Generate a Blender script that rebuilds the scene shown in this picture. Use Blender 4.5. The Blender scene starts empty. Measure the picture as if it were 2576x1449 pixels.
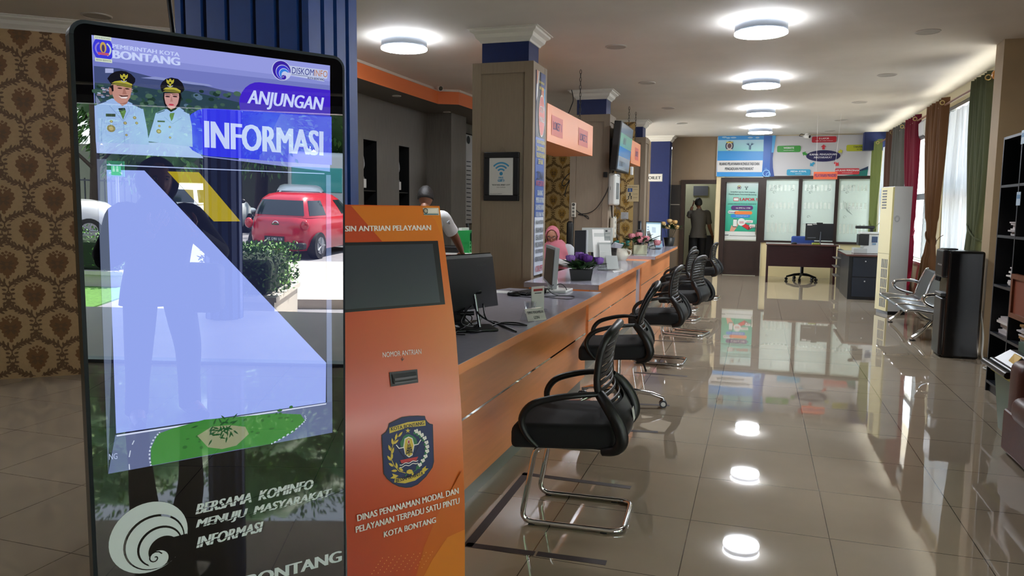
import bpy, bmesh, math, random
from mathutils import Vector as V, Matrix, Euler
random.seed(7)
S = bpy.context.scene
C = bpy.context.collection
PI = math.pi
sin, cos, rad = math.sin, math.cos, math.radians

# ---------------------------------------------------------------- camera
FPX, YAW, PIT, ROL, HC = 1893.03, .313782, .103776, -.0105846, 1.43
FW = V((-sin(YAW)*cos(PIT), cos(YAW)*cos(PIT), -sin(PIT)))
_r = V((cos(YAW), sin(YAW), 0)); _d = FW.cross(_r)
RT = _r*cos(ROL)+_d*sin(ROL); DN = _d*cos(ROL)-_r*sin(ROL)
EYE = V((0, 0, HC))
cd = bpy.data.cameras.new('camera'); cam = bpy.data.objects.new('camera', cd); C.objects.link(cam)
cd.sensor_fit = 'HORIZONTAL'; cd.sensor_width = 36; cd.lens = FPX/2576*36; cd.clip_start = .05; cd.clip_end = 300
m = Matrix.Identity(4)
for i in range(3):
    m[i][0], m[i][1], m[i][2], m[i][3] = RT[i], -DN[i], -FW[i], EYE[i]
cam.matrix_world = m
S.camera = cam

# ---------------------------------------------------------------- world, sun, exposure
S.view_settings.view_transform = 'Standard'; S.view_settings.look = 'None'
S.view_settings.exposure = 2.15; S.view_settings.gamma = 1; S.view_settings.use_curve_mapping = False
w = bpy.data.worlds.new('sky'); S.world = w; w.use_nodes = True
nt = w.node_tree; bg = nt.nodes['Background']
tc = nt.nodes.new('ShaderNodeTexCoord'); sx = nt.nodes.new('ShaderNodeSeparateXYZ'); cr = nt.nodes.new('ShaderNodeValToRGB')
nt.links.new(tc.outputs['Generated'], sx.inputs[0]); nt.links.new(sx.outputs[2], cr.inputs[0]); nt.links.new(cr.outputs[0], bg.inputs[0])
cr.color_ramp.elements[0].position = 0.0; cr.color_ramp.elements[0].color = (.93, .97, 1, 1)
cr.color_ramp.elements[1].position = .6; cr.color_ramp.elements[1].color = (.62, .78, 1, 1)
bg.inputs[1].default_value = 3.1
sd = bpy.data.lights.new('sun', 'SUN'); sun = bpy.data.objects.new('sun', sd); C.objects.link(sun)
sd.energy = 22; sd.angle = .01; sd.color = (1, .96, .88)
sun.rotation_euler = V((.45, .45, 1.2)).to_track_quat('Z', 'Y').to_euler()
S.cycles.use_denoising = True
S.cycles.max_bounces = 8; S.cycles.diffuse_bounces = 4; S.cycles.glossy_bounces = 4; S.cycles.transparent_max_bounces = 12
S.cycles.transmission_bounces = 4
S.cycles.sample_clamp_indirect = 6; S.cycles.sample_clamp_direct = 0
S.cycles.caustics_reflective = False; S.cycles.caustics_refractive = False
S.cycles.use_adaptive_sampling = True; S.cycles.adaptive_threshold = .03
def portal(name, loc, rot, sx_, sy_):      # sampling hint for the daylight of an opening
    l = bpy.data.lights.new(name, 'AREA'); l.shape = 'RECTANGLE'; l.size = sx_; l.size_y = sy_; l.cycles.is_portal = True
    o = bpy.data.objects.new(name, l); C.objects.link(o); o.location = loc; o.rotation_euler = rot
portal('window_daylight', (2.62, 13.3, 1.75), (0, PI/2, 0), 2.3, 9.0)
portal('entrance_daylight', (2.66, 0.4, 1.0), (0, PI/2, 0), 2.0, 6.4)

# ---------------------------------------------------------------- pixels of the photograph to points on known planes
def ray(x, y): return FW + RT*((x-1288)/FPX) + DN*((y-724.5)/FPX)
def hit(x, y, o, n):
    r = ray(x, y); return EYE + r*((V(o)-EYE).dot(n)/r.dot(n))
def atx(x, y, X): return hit(x, y, (X, 0, 0), V((1, 0, 0)))
def aty(x, y, Y): return hit(x, y, (0, Y, 0), V((0, 1, 0)))
def atz(x, y, Z): return hit(x, y, (0, 0, Z), V((0, 0, 1)))

# ---------------------------------------------------------------- materials
def lin(h, k=1):
    h = h.lstrip('#'); o = []
    for i in (0, 2, 4):
        c = int(h[i:i+2], 16)/255; o.append((c/12.92 if c <= .04045 else ((c+.055)/1.055)**2.4)*k)
    return (*o, 1)
MC = {}
def mat(h, rough=.5, metal=0, spec=.5, emit=0, var=0, vs=6, bump=0, bs=60, coat=0, trans=0, alpha=1, stretch=None, sheen=0):
    key = (h, rough, metal, spec, emit, var, vs, bump, bs, coat, trans, alpha, stretch, sheen)
    if key in MC: return MC[key]
    M = bpy.data.materials.new('finish_'+h.lstrip('#')); M.use_nodes = True
    N, L = M.node_tree.nodes, M.node_tree.links; b = N['Principled BSDF']
    b.inputs['Base Color'].default_value = lin(h); b.inputs['Roughness'].default_value = rough
    b.inputs['Metallic'].default_value = metal; b.inputs['Specular IOR Level'].default_value = spec
    b.inputs['Coat Weight'].default_value = coat; b.inputs['Coat Roughness'].default_value = .05
    b.inputs['Sheen Weight'].default_value = sheen
    if trans: b.inputs['Transmission Weight'].default_value = trans
    if alpha < 1: b.inputs['Alpha'].default_value = alpha
    if emit:
        b.inputs['Emission Color'].default_value = lin(h); b.inputs['Emission Strength'].default_value = emit
    if var or bump:
        t = N.new('ShaderNodeTexCoord'); mp = N.new('ShaderNodeMapping'); L.new(t.outputs['Object'], mp.inputs[0])
        if stretch: mp.inputs['Scale'].default_value = stretch
    if var:
        n = N.new('ShaderNodeTexNoise'); n.inputs['Scale'].default_value = vs; n.inputs['Detail'].default_value = 5
        L.new(mp.outputs[0], n.inputs[0])
        r = N.new('ShaderNodeValToRGB'); c = lin(h)
        r.color_ramp.elements[0].position = .3; r.color_ramp.elements[1].position = .7
        r.color_ramp.elements[0].color = (*[q*(1-var) for q in c[:3]], 1); r.color_ramp.elements[1].color = (*[min(1, q*(1+var)) for q in c[:3]], 1)
        L.new(n.outputs[0], r.inputs[0]); L.new(r.outputs[0], b.inputs['Base Color'])
    if bump:
        n = N.new('ShaderNodeTexNoise'); n.inputs['Scale'].default_value = bs; n.inputs['Detail'].default_value = 4
        L.new(mp.outputs[0], n.inputs[0]); q = N.new('ShaderNodeBump'); q.inputs['Strength'].default_value = bump; q.inputs['Distance'].default_value = .01
        L.new(n.outputs[0], q.inputs['Height']); L.new(q.outputs[0], b.inputs['Normal'])
    MC[key] = M; return M
ES = .2
def scr(h, k=1):      # a lit pixel area of the big display under its glossy glass
    key = ('scr', h, k)
    if key in MC: return MC[key]
    M = bpy.data.materials.new('lit_'+h.lstrip('#')); M.use_nodes = True
    b = M.node_tree.nodes['Principled BSDF']; b.inputs['Base Color'].default_value = (.002, .002, .003, 1)
    b.inputs['Roughness'].default_value = 0.0; b.inputs['Specular IOR Level'].default_value = 1.15
    b.inputs['Emission Color'].default_value = lin(h); b.inputs['Emission Strength'].default_value = ES*k
    MC[key] = M; return M
def mixmat(name, build):
    if name in MC: return MC[name]
    M = bpy.data.materials.new(name); M.use_nodes = True; N, L = M.node_tree.nodes, M.node_tree.links
    for n in list(N): N.remove(n)
    out = N.new('ShaderNodeOutputMaterial'); L.new(build(N, L), out.inputs[0]); MC[name] = M; return M
def _sheer(N, L, a=.45, col=(.93, .93, .92, 1)):
    t = N.new('ShaderNodeBsdfTransparent'); tr = N.new('ShaderNodeBsdfTranslucent'); d = N.new('ShaderNodeBsdfDiffuse')
    tr.inputs[0].default_value = col; d.inputs[0].default_value = col
    x = N.new('ShaderNodeMixShader'); x.inputs[0].default_value = .35; L.new(tr.outputs[0], x.inputs[1]); L.new(d.outputs[0], x.inputs[2])
    y = N.new('ShaderNodeMixShader'); y.inputs[0].default_value = a; L.new(x.outputs[0], y.inputs[1]); L.new(t.outputs[0], y.inputs[2]); return y.outputs[0]
def sheer(): return mixmat('sheer_voile', lambda N, L: _sheer(N, L, .03, (.27, .275, .28, 1)))
def drape(h, tl=.05):
    def f(N, L):
        p = N.new('ShaderNodeBsdfPrincipled'); p.inputs['Base Color'].default_value = lin(h); p.inputs['Roughness'].default_value = .7; p.inputs['Specular IOR Level'].default_value = .12
        tr = N.new('ShaderNodeBsdfTranslucent'); tr.inputs[0].default_value = lin(h)
        x = N.new('ShaderNodeMixShader'); x.inputs[0].default_value = tl; L.new(p.outputs[0], x.inputs[1]); L.new(tr.outputs[0], x.inputs[2]); return x.outputs[0]
    return mixmat('drape_'+h, f)
def clear(name='clear_acrylic', tint=(.95, .97, .97, 1), g=.12):
    def f(N, L):
        t = N.new('ShaderNodeBsdfTransparent'); t.inputs[0].default_value = tint
        gl = N.new('ShaderNodeBsdfGlossy'); gl.inputs['Roughness'].default_value = .02
        fr = N.new('ShaderNodeLayerWeight'); fr.inputs[0].default_value = .25
        a = N.new('ShaderNodeMath'); a.operation = 'MULTIPLY_ADD'; a.inputs[1].default_value = .35; a.inputs[2].default_value = g; L.new(fr.outputs['Facing'], a.inputs[0])
        x = N.new('ShaderNodeMixShader'); L.new(a.outputs[0], x.inputs[0]); L.new(t.outputs[0], x.inputs[1]); L.new(gl.outputs[0], x.inputs[2]); return x.outputs[0]
    return mixmat(name, f)
def glass(): return clear('window_glass', (.96, .98, .98, 1), .05)
def frosted(name='frosted_pane', k=.12):
    def f(N, L):
        t = N.new('ShaderNodeBsdfTransparent'); tr = N.new('ShaderNodeBsdfTranslucent'); d = N.new('ShaderNodeBsdfPrincipled')
        tr.inputs[0].default_value = (.86, .95, .91, 1); d.inputs['Base Color'].default_value = (.62, .7, .67, 1); d.inputs['Roughness'].default_value = .35
        x = N.new('ShaderNodeMixShader'); x.inputs[0].default_value = .45; L.new(tr.outputs[0], x.inputs[1]); L.new(d.outputs[0], x.inputs[2])
        y = N.new('ShaderNodeMixShader'); y.inputs[0].default_value = k; L.new(x.outputs[0], y.inputs[1]); L.new(t.outputs[0], y.inputs[2]); return y.outputs[0]
    return mixmat(name, f)
def chrome(): return mat('#D8D8DA', .08, 1)

# ---------------------------------------------------------------- geometry
TX = {}
def textgeo(s, bold=0, shear=0, space=1.0):
    k = (s, shear, space)
    if k in TX: return TX[k]
    cu = bpy.data.curves.new('t', 'FONT'); cu.body = s; cu.size = 1; cu.shear = shear; cu.resolution_u = 3; cu.space_character = space; cu.space_line = .9
    cu.fill_mode = 'FRONT'
    o = bpy.data.objects.new('t', cu); me = bpy.data.meshes.new_from_object(o)
    vs = [(v.co.x, v.co.y) for v in me.vertices]; fs = [tuple(p.vertices) for p in me.polygons]
    bpy.data.objects.remove(o); bpy.data.curves.remove(cu); bpy.data.meshes.remove(me)
    if vs:
        x0, x1 = min(v[0] for v in vs), max(v[0] for v in vs); y0, y1 = min(v[1] for v in vs), max(v[1] for v in vs)
        asp = (x1-x0)/max(1e-6, y1-y0); wu = max(.05, x1-x0)
        vs = [((x-x0)/max(1e-6, x1-x0), (y-y0)/max(1e-6, y1-y0)) for x, y in vs]
    else: asp = wu = 1
    TX[k] = (vs, fs, asp, wu); return TX[k]

class MB:
    def __init__(s): s.v, s.f, s.fm, s.sm, s.mats, s.M = [], [], [], [], [], Matrix.Identity(4)
    def mi(s, mt):
        if mt not in s.mats: s.mats.append(mt)
        return s.mats.index(mt)
    def add(s, vs, fs, mt, smooth=False):
        n = len(s.v); i = s.mi(mt); s.v += [s.M @ V(p) for p in vs]
        for f in fs: s.f.append([q+n for q in f]); s.fm.append(i); s.sm.append(smooth)
        return s
    def box(s, a, b, mt):
        e = (len(s.f) % 97)*1.2e-5     # hairline steps keep abutting faces from coinciding
        x0, y0, z0 = [min(p, q)-e for p, q in zip(a, b)]; x1, y1, z1 = [max(p, q)+e for p, q in zip(a, b)]
        return s.add([(x0,y0,z0),(x1,y0,z0),(x1,y1,z0),(x0,y1,z0),(x0,y0,z1),(x1,y0,z1),(x1,y1,z1),(x0,y1,z1)],
                     [(0,3,2,1),(4,5,6,7),(0,1,5,4),(1,2,6,5),(2,3,7,6),(3,0,4,7)], mt)
    def rbox(s, a, b, r, mt, seg=3, smooth=False):
        bm = bmesh.new(); bmesh.ops.create_cube(bm, size=1)
        c = [(p+q)/2 for p, q in zip(a, b)]; d = [abs(q-p) for p, q in zip(a, b)]
        for v in bm.verts: v.co = V((c[0]+v.co.x*d[0], c[1]+v.co.y*d[1], c[2]+v.co.z*d[2]))
        bmesh.ops.bevel(bm, geom=bm.edges[:], offset=min(r, min(d)*.49), segments=seg, profile=.5, affect='EDGES')
        bm.verts.index_update(); s.add([v.co[:] for v in bm.verts], [[v.index for v in f.verts] for f in bm.faces], mt, smooth); bm.free(); return s
    def hexa(s, p, mt):          # 8 corners: bottom ring then top ring
        return s.add(p, [(0,3,2,1),(4,5,6,7),(0,1,5,4),(1,2,6,5),(2,3,7,6),(3,0,4,7)], mt)
    def poly(s, pts, mt): return s.add(pts, [tuple(range(len(pts)))], mt)
    def prism(s, pts, off, mt, smooth=False):    # polygon swept along a vector
        n = len(pts); off = V(off); a = [V(p) for p in pts]; b = [p+off for p in a]
        s.add([*a, *b], [tuple(range(n-1, -1, -1)), tuple(range(n, 2*n))], mt)
        return s.add([*a, *b], [(i, (i+1) % n, (i+1) % n+n, i+n) for i in range(n)], mt, smooth)
    def tube(s, pts, r, mt, seg=8, closed=False, cap=True, flat=None):
        P = [V(p) for p in pts]; n = len(P); R = r if isinstance(r, (list, tuple)) else [r]*n
        T = []
        for i in range(n):
            a = P[(i-1) % n] if (closed or i > 0) else P[i]; b = P[(i+1) % n] if (closed or i < n-1) else P[i]
            t = (b-a); T.append(t.normalized() if t.length > 1e-9 else V((0, 0, 1)))
        u = T[0].orthogonal().normalized(); vs = []
        if flat is not None: u = (V(flat[0])-T[0]*V(flat[0]).dot(T[0])).normalized()
        for i in range(n):
            u = (u-T[i]*u.dot(T[i])).normalized(); w_ = T[i].cross(u)
            ku, kw = (1, 1) if flat is None else (1, flat[1])
            for k in range(seg):
                a = 2*PI*k/seg; vs.append(P[i]+(u*cos(a)*ku+w_*sin(a)*kw)*R[i])
        fs = [(i*seg+k, i*seg+(k+1) % seg, (i+1)*seg+(k+1) % seg, (i+1)*seg+k) for i in range(n-1) for k in range(seg)]
        if closed: fs += [((n-1)*seg+k, (n-1)*seg+(k+1) % seg, (k+1) % seg, k) for k in range(seg)]
        s.add(vs, fs, mt, True)
        if cap and not closed: s.add(vs[:seg], [tuple(range(seg-1, -1, -1))], mt); s.add(vs[-seg:], [tuple(range(seg))], mt)
        return s
    def lathe(s, prof, c, mt, seg=24, smooth=True, sx=1, sy=1):
        vs = [(c[0]+r*cos(2*PI*k/seg)*sx, c[1]+r*sin(2*PI*k/seg)*sy, c[2]+z) for r, z in prof for k in range(seg)]; n = len(prof)
        return s.add(vs, [(i*seg+k, i*seg+(k+1) % seg, (i+1)*seg+(k+1) % seg, (i+1)*seg+k) for i in range(n-1) for k in range(seg)], mt, smooth)
    def cyl(s, c, r, h, mt, seg=24, axis='z'):
        old = s.M
        if axis == 'y': s.M = s.M @ Matrix.Translation(c) @ Matrix.Rotation(-PI/2, 4, 'X'); c = (0, 0, 0)
        if axis == 'x': s.M = s.M @ Matrix.Translation(c) @ Matrix.Rotation(PI/2, 4, 'Y'); c = (0, 0, 0)
        ring = [(c[0]+r*cos(2*PI*k/seg), c[1]+r*sin(2*PI*k/seg)) for k in range(seg)]
        lo = [(x, y, c[2]) for x, y in ring]; hi = [(x, y, c[2]+h) for x, y in ring]
        s.add(lo+hi, [(k, (k+1) % seg, (k+1) % seg+seg, k+seg) for k in range(seg)], mt, True)
        s.add(lo, [tuple(range(seg-1, -1, -1))], mt); s.add(hi, [tuple(range(seg))], mt); s.M = old; return s
    def ell(s, c, r, mt, seg=16, rings=10, fn=None):
        vs = []
        for i in range(rings+1):
            t = PI*i/rings
            for k in range(seg):
                a = 2*PI*k/seg; d = V((sin(t)*cos(a), sin(t)*sin(a), cos(t)))
                p = V((d.x*r[0], d.y*r[1], d.z*r[2]))
                if fn: p = fn(d, p)
                vs.append(V(c)+p)
        return s.add(vs, [(i*seg+k, (i+1)*seg+k, (i+1)*seg+(k+1) % seg, i*seg+(k+1) % seg) for i in range(rings) for k in range(seg)], mt, True)
    def grid(s, fn, nu, nv, mt, smooth=True):
        vs = [fn(i/nu, j/nv) for j in range(nv+1) for i in range(nu+1)]; W = nu+1
        return s.add(vs, [(j*W+i, j*W+i+1, (j+1)*W+i+1, (j+1)*W+i) for j in range(nv) for i in range(nu)], mt, smooth)
    def leaf(s, o, d, n, L_, W_, mt, bend=0.0):     # a folded leaf of six corners
        o, d, n = V(o), V(d).normalized(), V(n); sd_ = d.cross(n)
        if sd_.length < 1e-6: sd_ = d.orthogonal()
        sd_.normalize(); up = sd_.cross(d)
        mid = o+d*L_*.5+up*bend; tip = o+d*L_
        return s.add([o, o+d*L_*.35+sd_*W_*.5+up*(bend*.6), tip-d*L_*.3+sd_*W_*.35+up*bend*.5, tip, tip-d*L_*.3-sd_*W_*.35+up*bend*.5, o+d*L_*.35-sd_*W_*.5+up*(bend*.6)],
                     [(0, 1, 2, 3), (0, 3, 4, 5)], mt)
    def mesh(s, name):
        me = bpy.data.meshes.new(name); me.from_pydata([p[:] for p in s.v], [], s.f)
        for mt in s.mats: me.materials.append(mt)
        me.polygons.foreach_set('material_index', s.fm); me.polygons.foreach_set('use_smooth', s.sm); me.update(); return me
    def build(s, name, parent=None, world=True):
        o = bpy.data.objects.new(name, s.mesh(name)); C.objects.link(o)
        if parent is not None:
            o.parent = parent
            if world: o.matrix_parent_inverse = wm(parent).inverted()
        return o
def wm(o):
    mb = Matrix.LocRotScale(o.location, o.rotation_euler, o.scale)
    return mb if o.parent is None else wm(o.parent) @ o.matrix_parent_inverse @ mb

class Art(MB):       # flat printing on a plane; coordinates are pixels of the photograph or metres on the plane
    def __init__(s, o, u, v, eps=.0006):
        super().__init__(); s.o, s.u, s.w = V(o), V(u).normalized(), V(v).normalized(); s.n = s.u.cross(s.w).normalized(); s.eps = eps
    def px(s, x, y): return hit(x, y, s.o, s.n)
    def m(s, a, b): return s.o+s.u*a+s.w*b
    def L(s, pts, lay): s.k = (getattr(s, 'k', 0)+1) % 40; return [V(p)+s.n*(s.eps*(lay+s.k*.02)) for p in pts]
    def P(s, pts, mt, lay=1): return MB.poly(s, s.L([s.px(*p) for p in pts], lay), mt)
    def Q(s, pts, mt, lay=1): return MB.poly(s, s.L([s.m(*p) for p in pts], lay), mt)
    def R(s, a0, b0, a1, b1, mt, lay=1, r=0):
        if r <= 0: return s.Q([(a0,b0),(a1,b0),(a1,b1),(a0,b1)], mt, lay)
        pts = []
        for cx, cy, t0 in ((a1-r,b0+r,-90),(a1-r,b1-r,0),(a0+r,b1-r,90),(a0+r,b0+r,180)):
            pts += [(cx+r*cos(rad(t0+k*18)), cy+r*sin(rad(t0+k*18))) for k in range(6)]
        return s.Q(pts, mt, lay)
    def E(s, a, b, ra, rb, mt, lay=1, n=28, t0=0, t1=360):
        pts = [(a+ra*cos(rad(t0+(t1-t0)*k/n)), b+rb*sin(rad(t0+(t1-t0)*k/n))) for k in range(n+(t1-t0 < 360))]
        return s.Q(pts, mt, lay)
    def ring(s, a, b, r0, r1, mt, lay=1, t0=0, t1=360, n=28):
        vs = []
        for k in range(n+1):
            t = rad(t0+(t1-t0)*k/n); vs += [(a+r0*cos(t), b+r0*sin(t)), (a+r1*cos(t), b+r1*sin(t))]
        return s.add(s.L([s.m(*p) for p in vs], lay), [(2*k, 2*k+1, 2*k+3, 2*k+2) for k in range(n)], mt)
    def line(s, pts, wd, mt, lay=1):       # polyline in metres on the plane
        vs = []
        for i, p in enumerate(pts):
            a, b = pts[max(0, i-1)], pts[min(len(pts)-1, i+1)]; dx, dy = b[0]-a[0], b[1]-a[1]; l = math.hypot(dx, dy) or 1
            vs += [(p[0]-dy/l*wd/2, p[1]+dx/l*wd/2), (p[0]+dy/l*wd/2, p[1]-dx/l*wd/2)]
        return s.add(s.L([s.m(*p) for p in vs], lay), [(2*k, 2*k+1, 2*k+3, 2*k+2) for k in range(len(pts)-1)], mt)
    def uv(s, x, y): d = s.px(x, y)-s.o; return (d.dot(s.u), d.dot(s.w))
    def lineP(s, pts, wd, mt, lay=1): return s.line([s.uv(*p) for p in pts], wd, mt, lay)
    def T(s, t, a, b, h, mt, lay=2, w=None, bold=0, shear=0, align='l', space=1.0):    # text in metres, h = cap height
        vs, fs, asp, wu = textgeo(t, bold, shear, space); w_ = w if w else h*asp
        a0 = a if align == 'l' else a-w_/2 if align == 'c' else a-w_
        for d in s.heavy(bold, wu): s.add(s.L([s.m(a0+(x+d)*w_, b+y*h) for x, y in vs], lay), fs, mt)
        return s
    def heavy(s, bold, wu):      # strokes are thickened by repeating the letters a hair apart
        b = max(0, bold)/wu; return (0,) if b == 0 else (-b, 0, b) if bold < .028 else (-b, -b/2, 0, b/2, b)
    def TP(s, t, bl, br, tl, mt, lay=2, bold=0, shear=0, space=1.0):      # text fitted to three pixel corners
        O, U, W_ = s.px(*bl), s.px(*br), s.px(*tl); U -= O; W_ -= O
        vs, fs, asp, wu = textgeo(t, bold, shear, space)
        for d in s.heavy(bold, wu): s.add(s.L([O+U*(x+d)+W_*y for x, y in vs], lay), fs, mt)
        return s

# ---------------------------------------------------------------- objects
def tag(o, label, cat, group=None, kind=None):
    o['label'] = label; o['category'] = cat
    if group: o['group'] = group
    if kind: o['kind'] = kind
    return o
def thing(name, label, cat, loc=(0, 0, 0), rz=0, group=None, rot=None):
    o = bpy.data.objects.new(name, None); C.objects.link(o); o.location = loc; o.rotation_euler = rot if rot else (0, 0, rz); o.empty_display_size = .1
    return tag(o, label, cat, group)
def solo(mb, name, label, cat, group=None, base=None):
    if base is not None: mb.v = [p-V(base) for p in mb.v]
    o = mb.build(name)
    if base is not None: o.location = base
    return tag(o, label, cat, group)
def struct(mb, name, parent=None):
    o = mb.build(name, parent)
    if parent is None: o['kind'] = 'structure'
    return o
def kids(o): return [c for c in bpy.data.objects if c.parent == o]
def dup(o, loc, rz=None, label=None, parent=None):
    c = o.copy(); C.objects.link(c)
    if parent is not None: c.parent = parent; c.matrix_parent_inverse = o.matrix_parent_inverse.copy()
    else:
        c.location = loc
        if rz is not None: c.rotation_euler = (0, 0, rz)
        if label: c['label'] = label
    for k in kids(o): dup(k, None, parent=c)
    return c
def box1(a, b, mt): return MB().box(a, b, mt)
def arc(c, r, t0, t1, n, ax='xz', k=0):
    o = []
    for i in range(n+1):
        t = rad(t0+(t1-t0)*i/n); p, q = c[0]+r*cos(t), c[1]+r*sin(t)
        o.append((p, k, q) if ax == 'xz' else (p, q, k) if ax == 'xy' else (k, p, q))
    return o
def spline(pts, n=6):      # Catmull-Rom through points
    P = [V(p) for p in pts]; o = []
    for i in range(len(P)-1):
        a, b, c_, d = P[max(0, i-1)], P[i], P[i+1], P[min(len(P)-1, i+2)]
        for k in range(n):
            t = k/n; o.append(.5*((2*b)+(c_-a)*t+(2*a-5*b+4*c_-d)*t*t+(3*b-a-3*c_+d)*t**3))
    o.append(P[-1]); return o
def fillet(pts, r, n=4):
    P = [V(p) for p in pts]; o = [P[0]]
    for i in range(1, len(P)-1):
        a = (P[i-1]-P[i]); b = (P[i+1]-P[i]); rr = min(r, a.length*.49, b.length*.49); a = P[i]+a.normalized()*rr; b = P[i]+b.normalized()*rr
        for k in range(n+1):
            t = k/n; o.append(a*(1-t)**2+P[i]*2*t*(1-t)+b*t*t)
    o.append(P[-1]); return o

# ================================================================ the setting
CZ = 3.122
# floor: polished tiles
def _floor():
    M = bpy.data.materials.new('polished_tile'); M.use_nodes = True; N, L = M.node_tree.nodes, M.node_tree.links; b = N['Principled BSDF']
    t = N.new('ShaderNodeTexCoord'); s = N.new('ShaderNodeSeparateXYZ'); L.new(t.outputs['Object'], s.inputs[0])
    def math_(op, a, v=None, c=None):
        n = N.new('ShaderNodeMath'); n.operation = op
        for i, q in enumerate((a, v, c)):
            if q is None: continue
            if isinstance(q, (int, float)): n.inputs[i].default_value = q
            else: L.new(q, n.inputs[i])
        return n.outputs[0]
    g = []
    for i, off in ((0, .359-30), (1, 3.472-30)):
        f = math_('FRACT', math_('DIVIDE', math_('SUBTRACT', s.outputs[i], off), .6))
        g.append(math_('ABSOLUTE', math_('SUBTRACT', f, .5)))
    mk = math_('GREATER_THAN', math_('MAXIMUM', g[0], g[1]), .4965)
    n = N.new('ShaderNodeTexNoise'); n.inputs['Scale'].default_value = 3; n.inputs['Detail'].default_value = 6; L.new(t.outputs['Object'], n.inputs[0])
    r = N.new('ShaderNodeValToRGB'); r.color_ramp.elements[0].color = lin('#8F8371'); r.color_ramp.elements[1].color = lin('#9E917E'); L.new(n.outputs[0], r.inputs[0])
    mx = N.new('ShaderNodeMix'); mx.data_type = 'RGBA'; L.new(mk, mx.inputs[0]); L.new(r.outputs[0], mx.inputs[6]); mx.inputs[7].default_value = lin('#4A4238')
    L.new(mx.outputs[2], b.inputs['Base Color'])
    b.inputs['Roughness'].default_value = .025; b.inputs['Specular IOR Level'].default_value = .75
    n2 = N.new('ShaderNodeTexNoise'); n2.inputs['Scale'].default_value = 5; n2.inputs['Detail'].default_value = 1; L.new(t.outputs['Object'], n2.inputs[0])
    q = N.new('ShaderNodeBump'); q.inputs['Strength'].default_value = .006; q.inputs['Distance'].default_value = .01; L.new(n2.outputs[0], q.inputs['Height']); L.new(q.outputs[0], b.inputs['Normal'])
    return M
FLOORM = _floor()
struct(MB().box((-9, -4.2, -.3), (2.6, 21.2, 0), FLOORM), 'floor')
CEIL = mat('#CCC8C0', .75, var=.04, vs=2, bump=.05, bs=40)
struct(MB().box((-9, -4.2, CZ), (2.62, 21.2, CZ+.2), CEIL), 'ceiling'); struct(MB().box((-9, -4.2, 2.91), (-3.2, 5.45, CZ-.001), CEIL), 'ceiling_lower')
TAU = mat('#8B7C69', .6, var=.06, vs=14, stretch=(6, 6, .4))
TAUD = mat('#7C6C58', .65, var=.05, vs=3)
CREAM = mat('#C9BB96', .6, var=.03, vs=3)
WHITE = mat('#D8D6CE', .5)
NAVY = mat('#0B2158', .5, var=.08, vs=20)
DGREY = mat('#6B675F', .6, var=.12, vs=16, stretch=(5, 5, .25))
DARKW = mat('#2A1C17', .35, var=.15, vs=8)
BLK = mat('#0B0B0C', .45)
ORA = mat('#EE9860', .28, var=.05, vs=10, stretch=(1, .3, 4), spec=.4)
ORAP = mat('#DE763C', .5)
GREYL = mat('#A6A4B2', .14, spec=.6, var=.03, vs=30)

# crown moulding profile (out, down) swept round corners
CROWN = [(0, -.13), (.012, -.13), (.02, -.112), (.05, -.085), (.062, -.05), (.095, -.03), (.1, -.012), (.12, -.01), (.12, 0), (0, 0)]
def crown_box(x0, x1, y0, y1, z=CZ, k=1.0):
    mb = MB(); vs = []
    for o, d in CROWN:
        o *= k; vs += [(x0-o, y0-o, z+d*k), (x1+o, y0-o, z+d*k), (x1+o, y1+o, z+d*k), (x0-o, y1+o, z+d*k)]
    n = len(CROWN); return mb.add(vs, [(i*4+j, i*4+(j+1) % 4, ((i+1) % n)*4+(j+1) % 4, ((i+1) % n)*4+j) for i in range(n) for j in range(4)], WHITE)
def crown_run(p, q, nrm, z=CZ, k=1.0):
    p, q, nrm = V(p), V(q), V(nrm).normalized(); vs = []
    for o, d in CROWN: vs += [p+nrm*o*k+V((0, 0, z+d*k)), q+nrm*o*k+V((0, 0, z+d*k))]
    n = len(CROWN); return MB().add(vs, [(i*2, i*2+1, ((i+1) % n)*2+1, ((i+1) % n)*2) for i in range(n)], WHITE)

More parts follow.
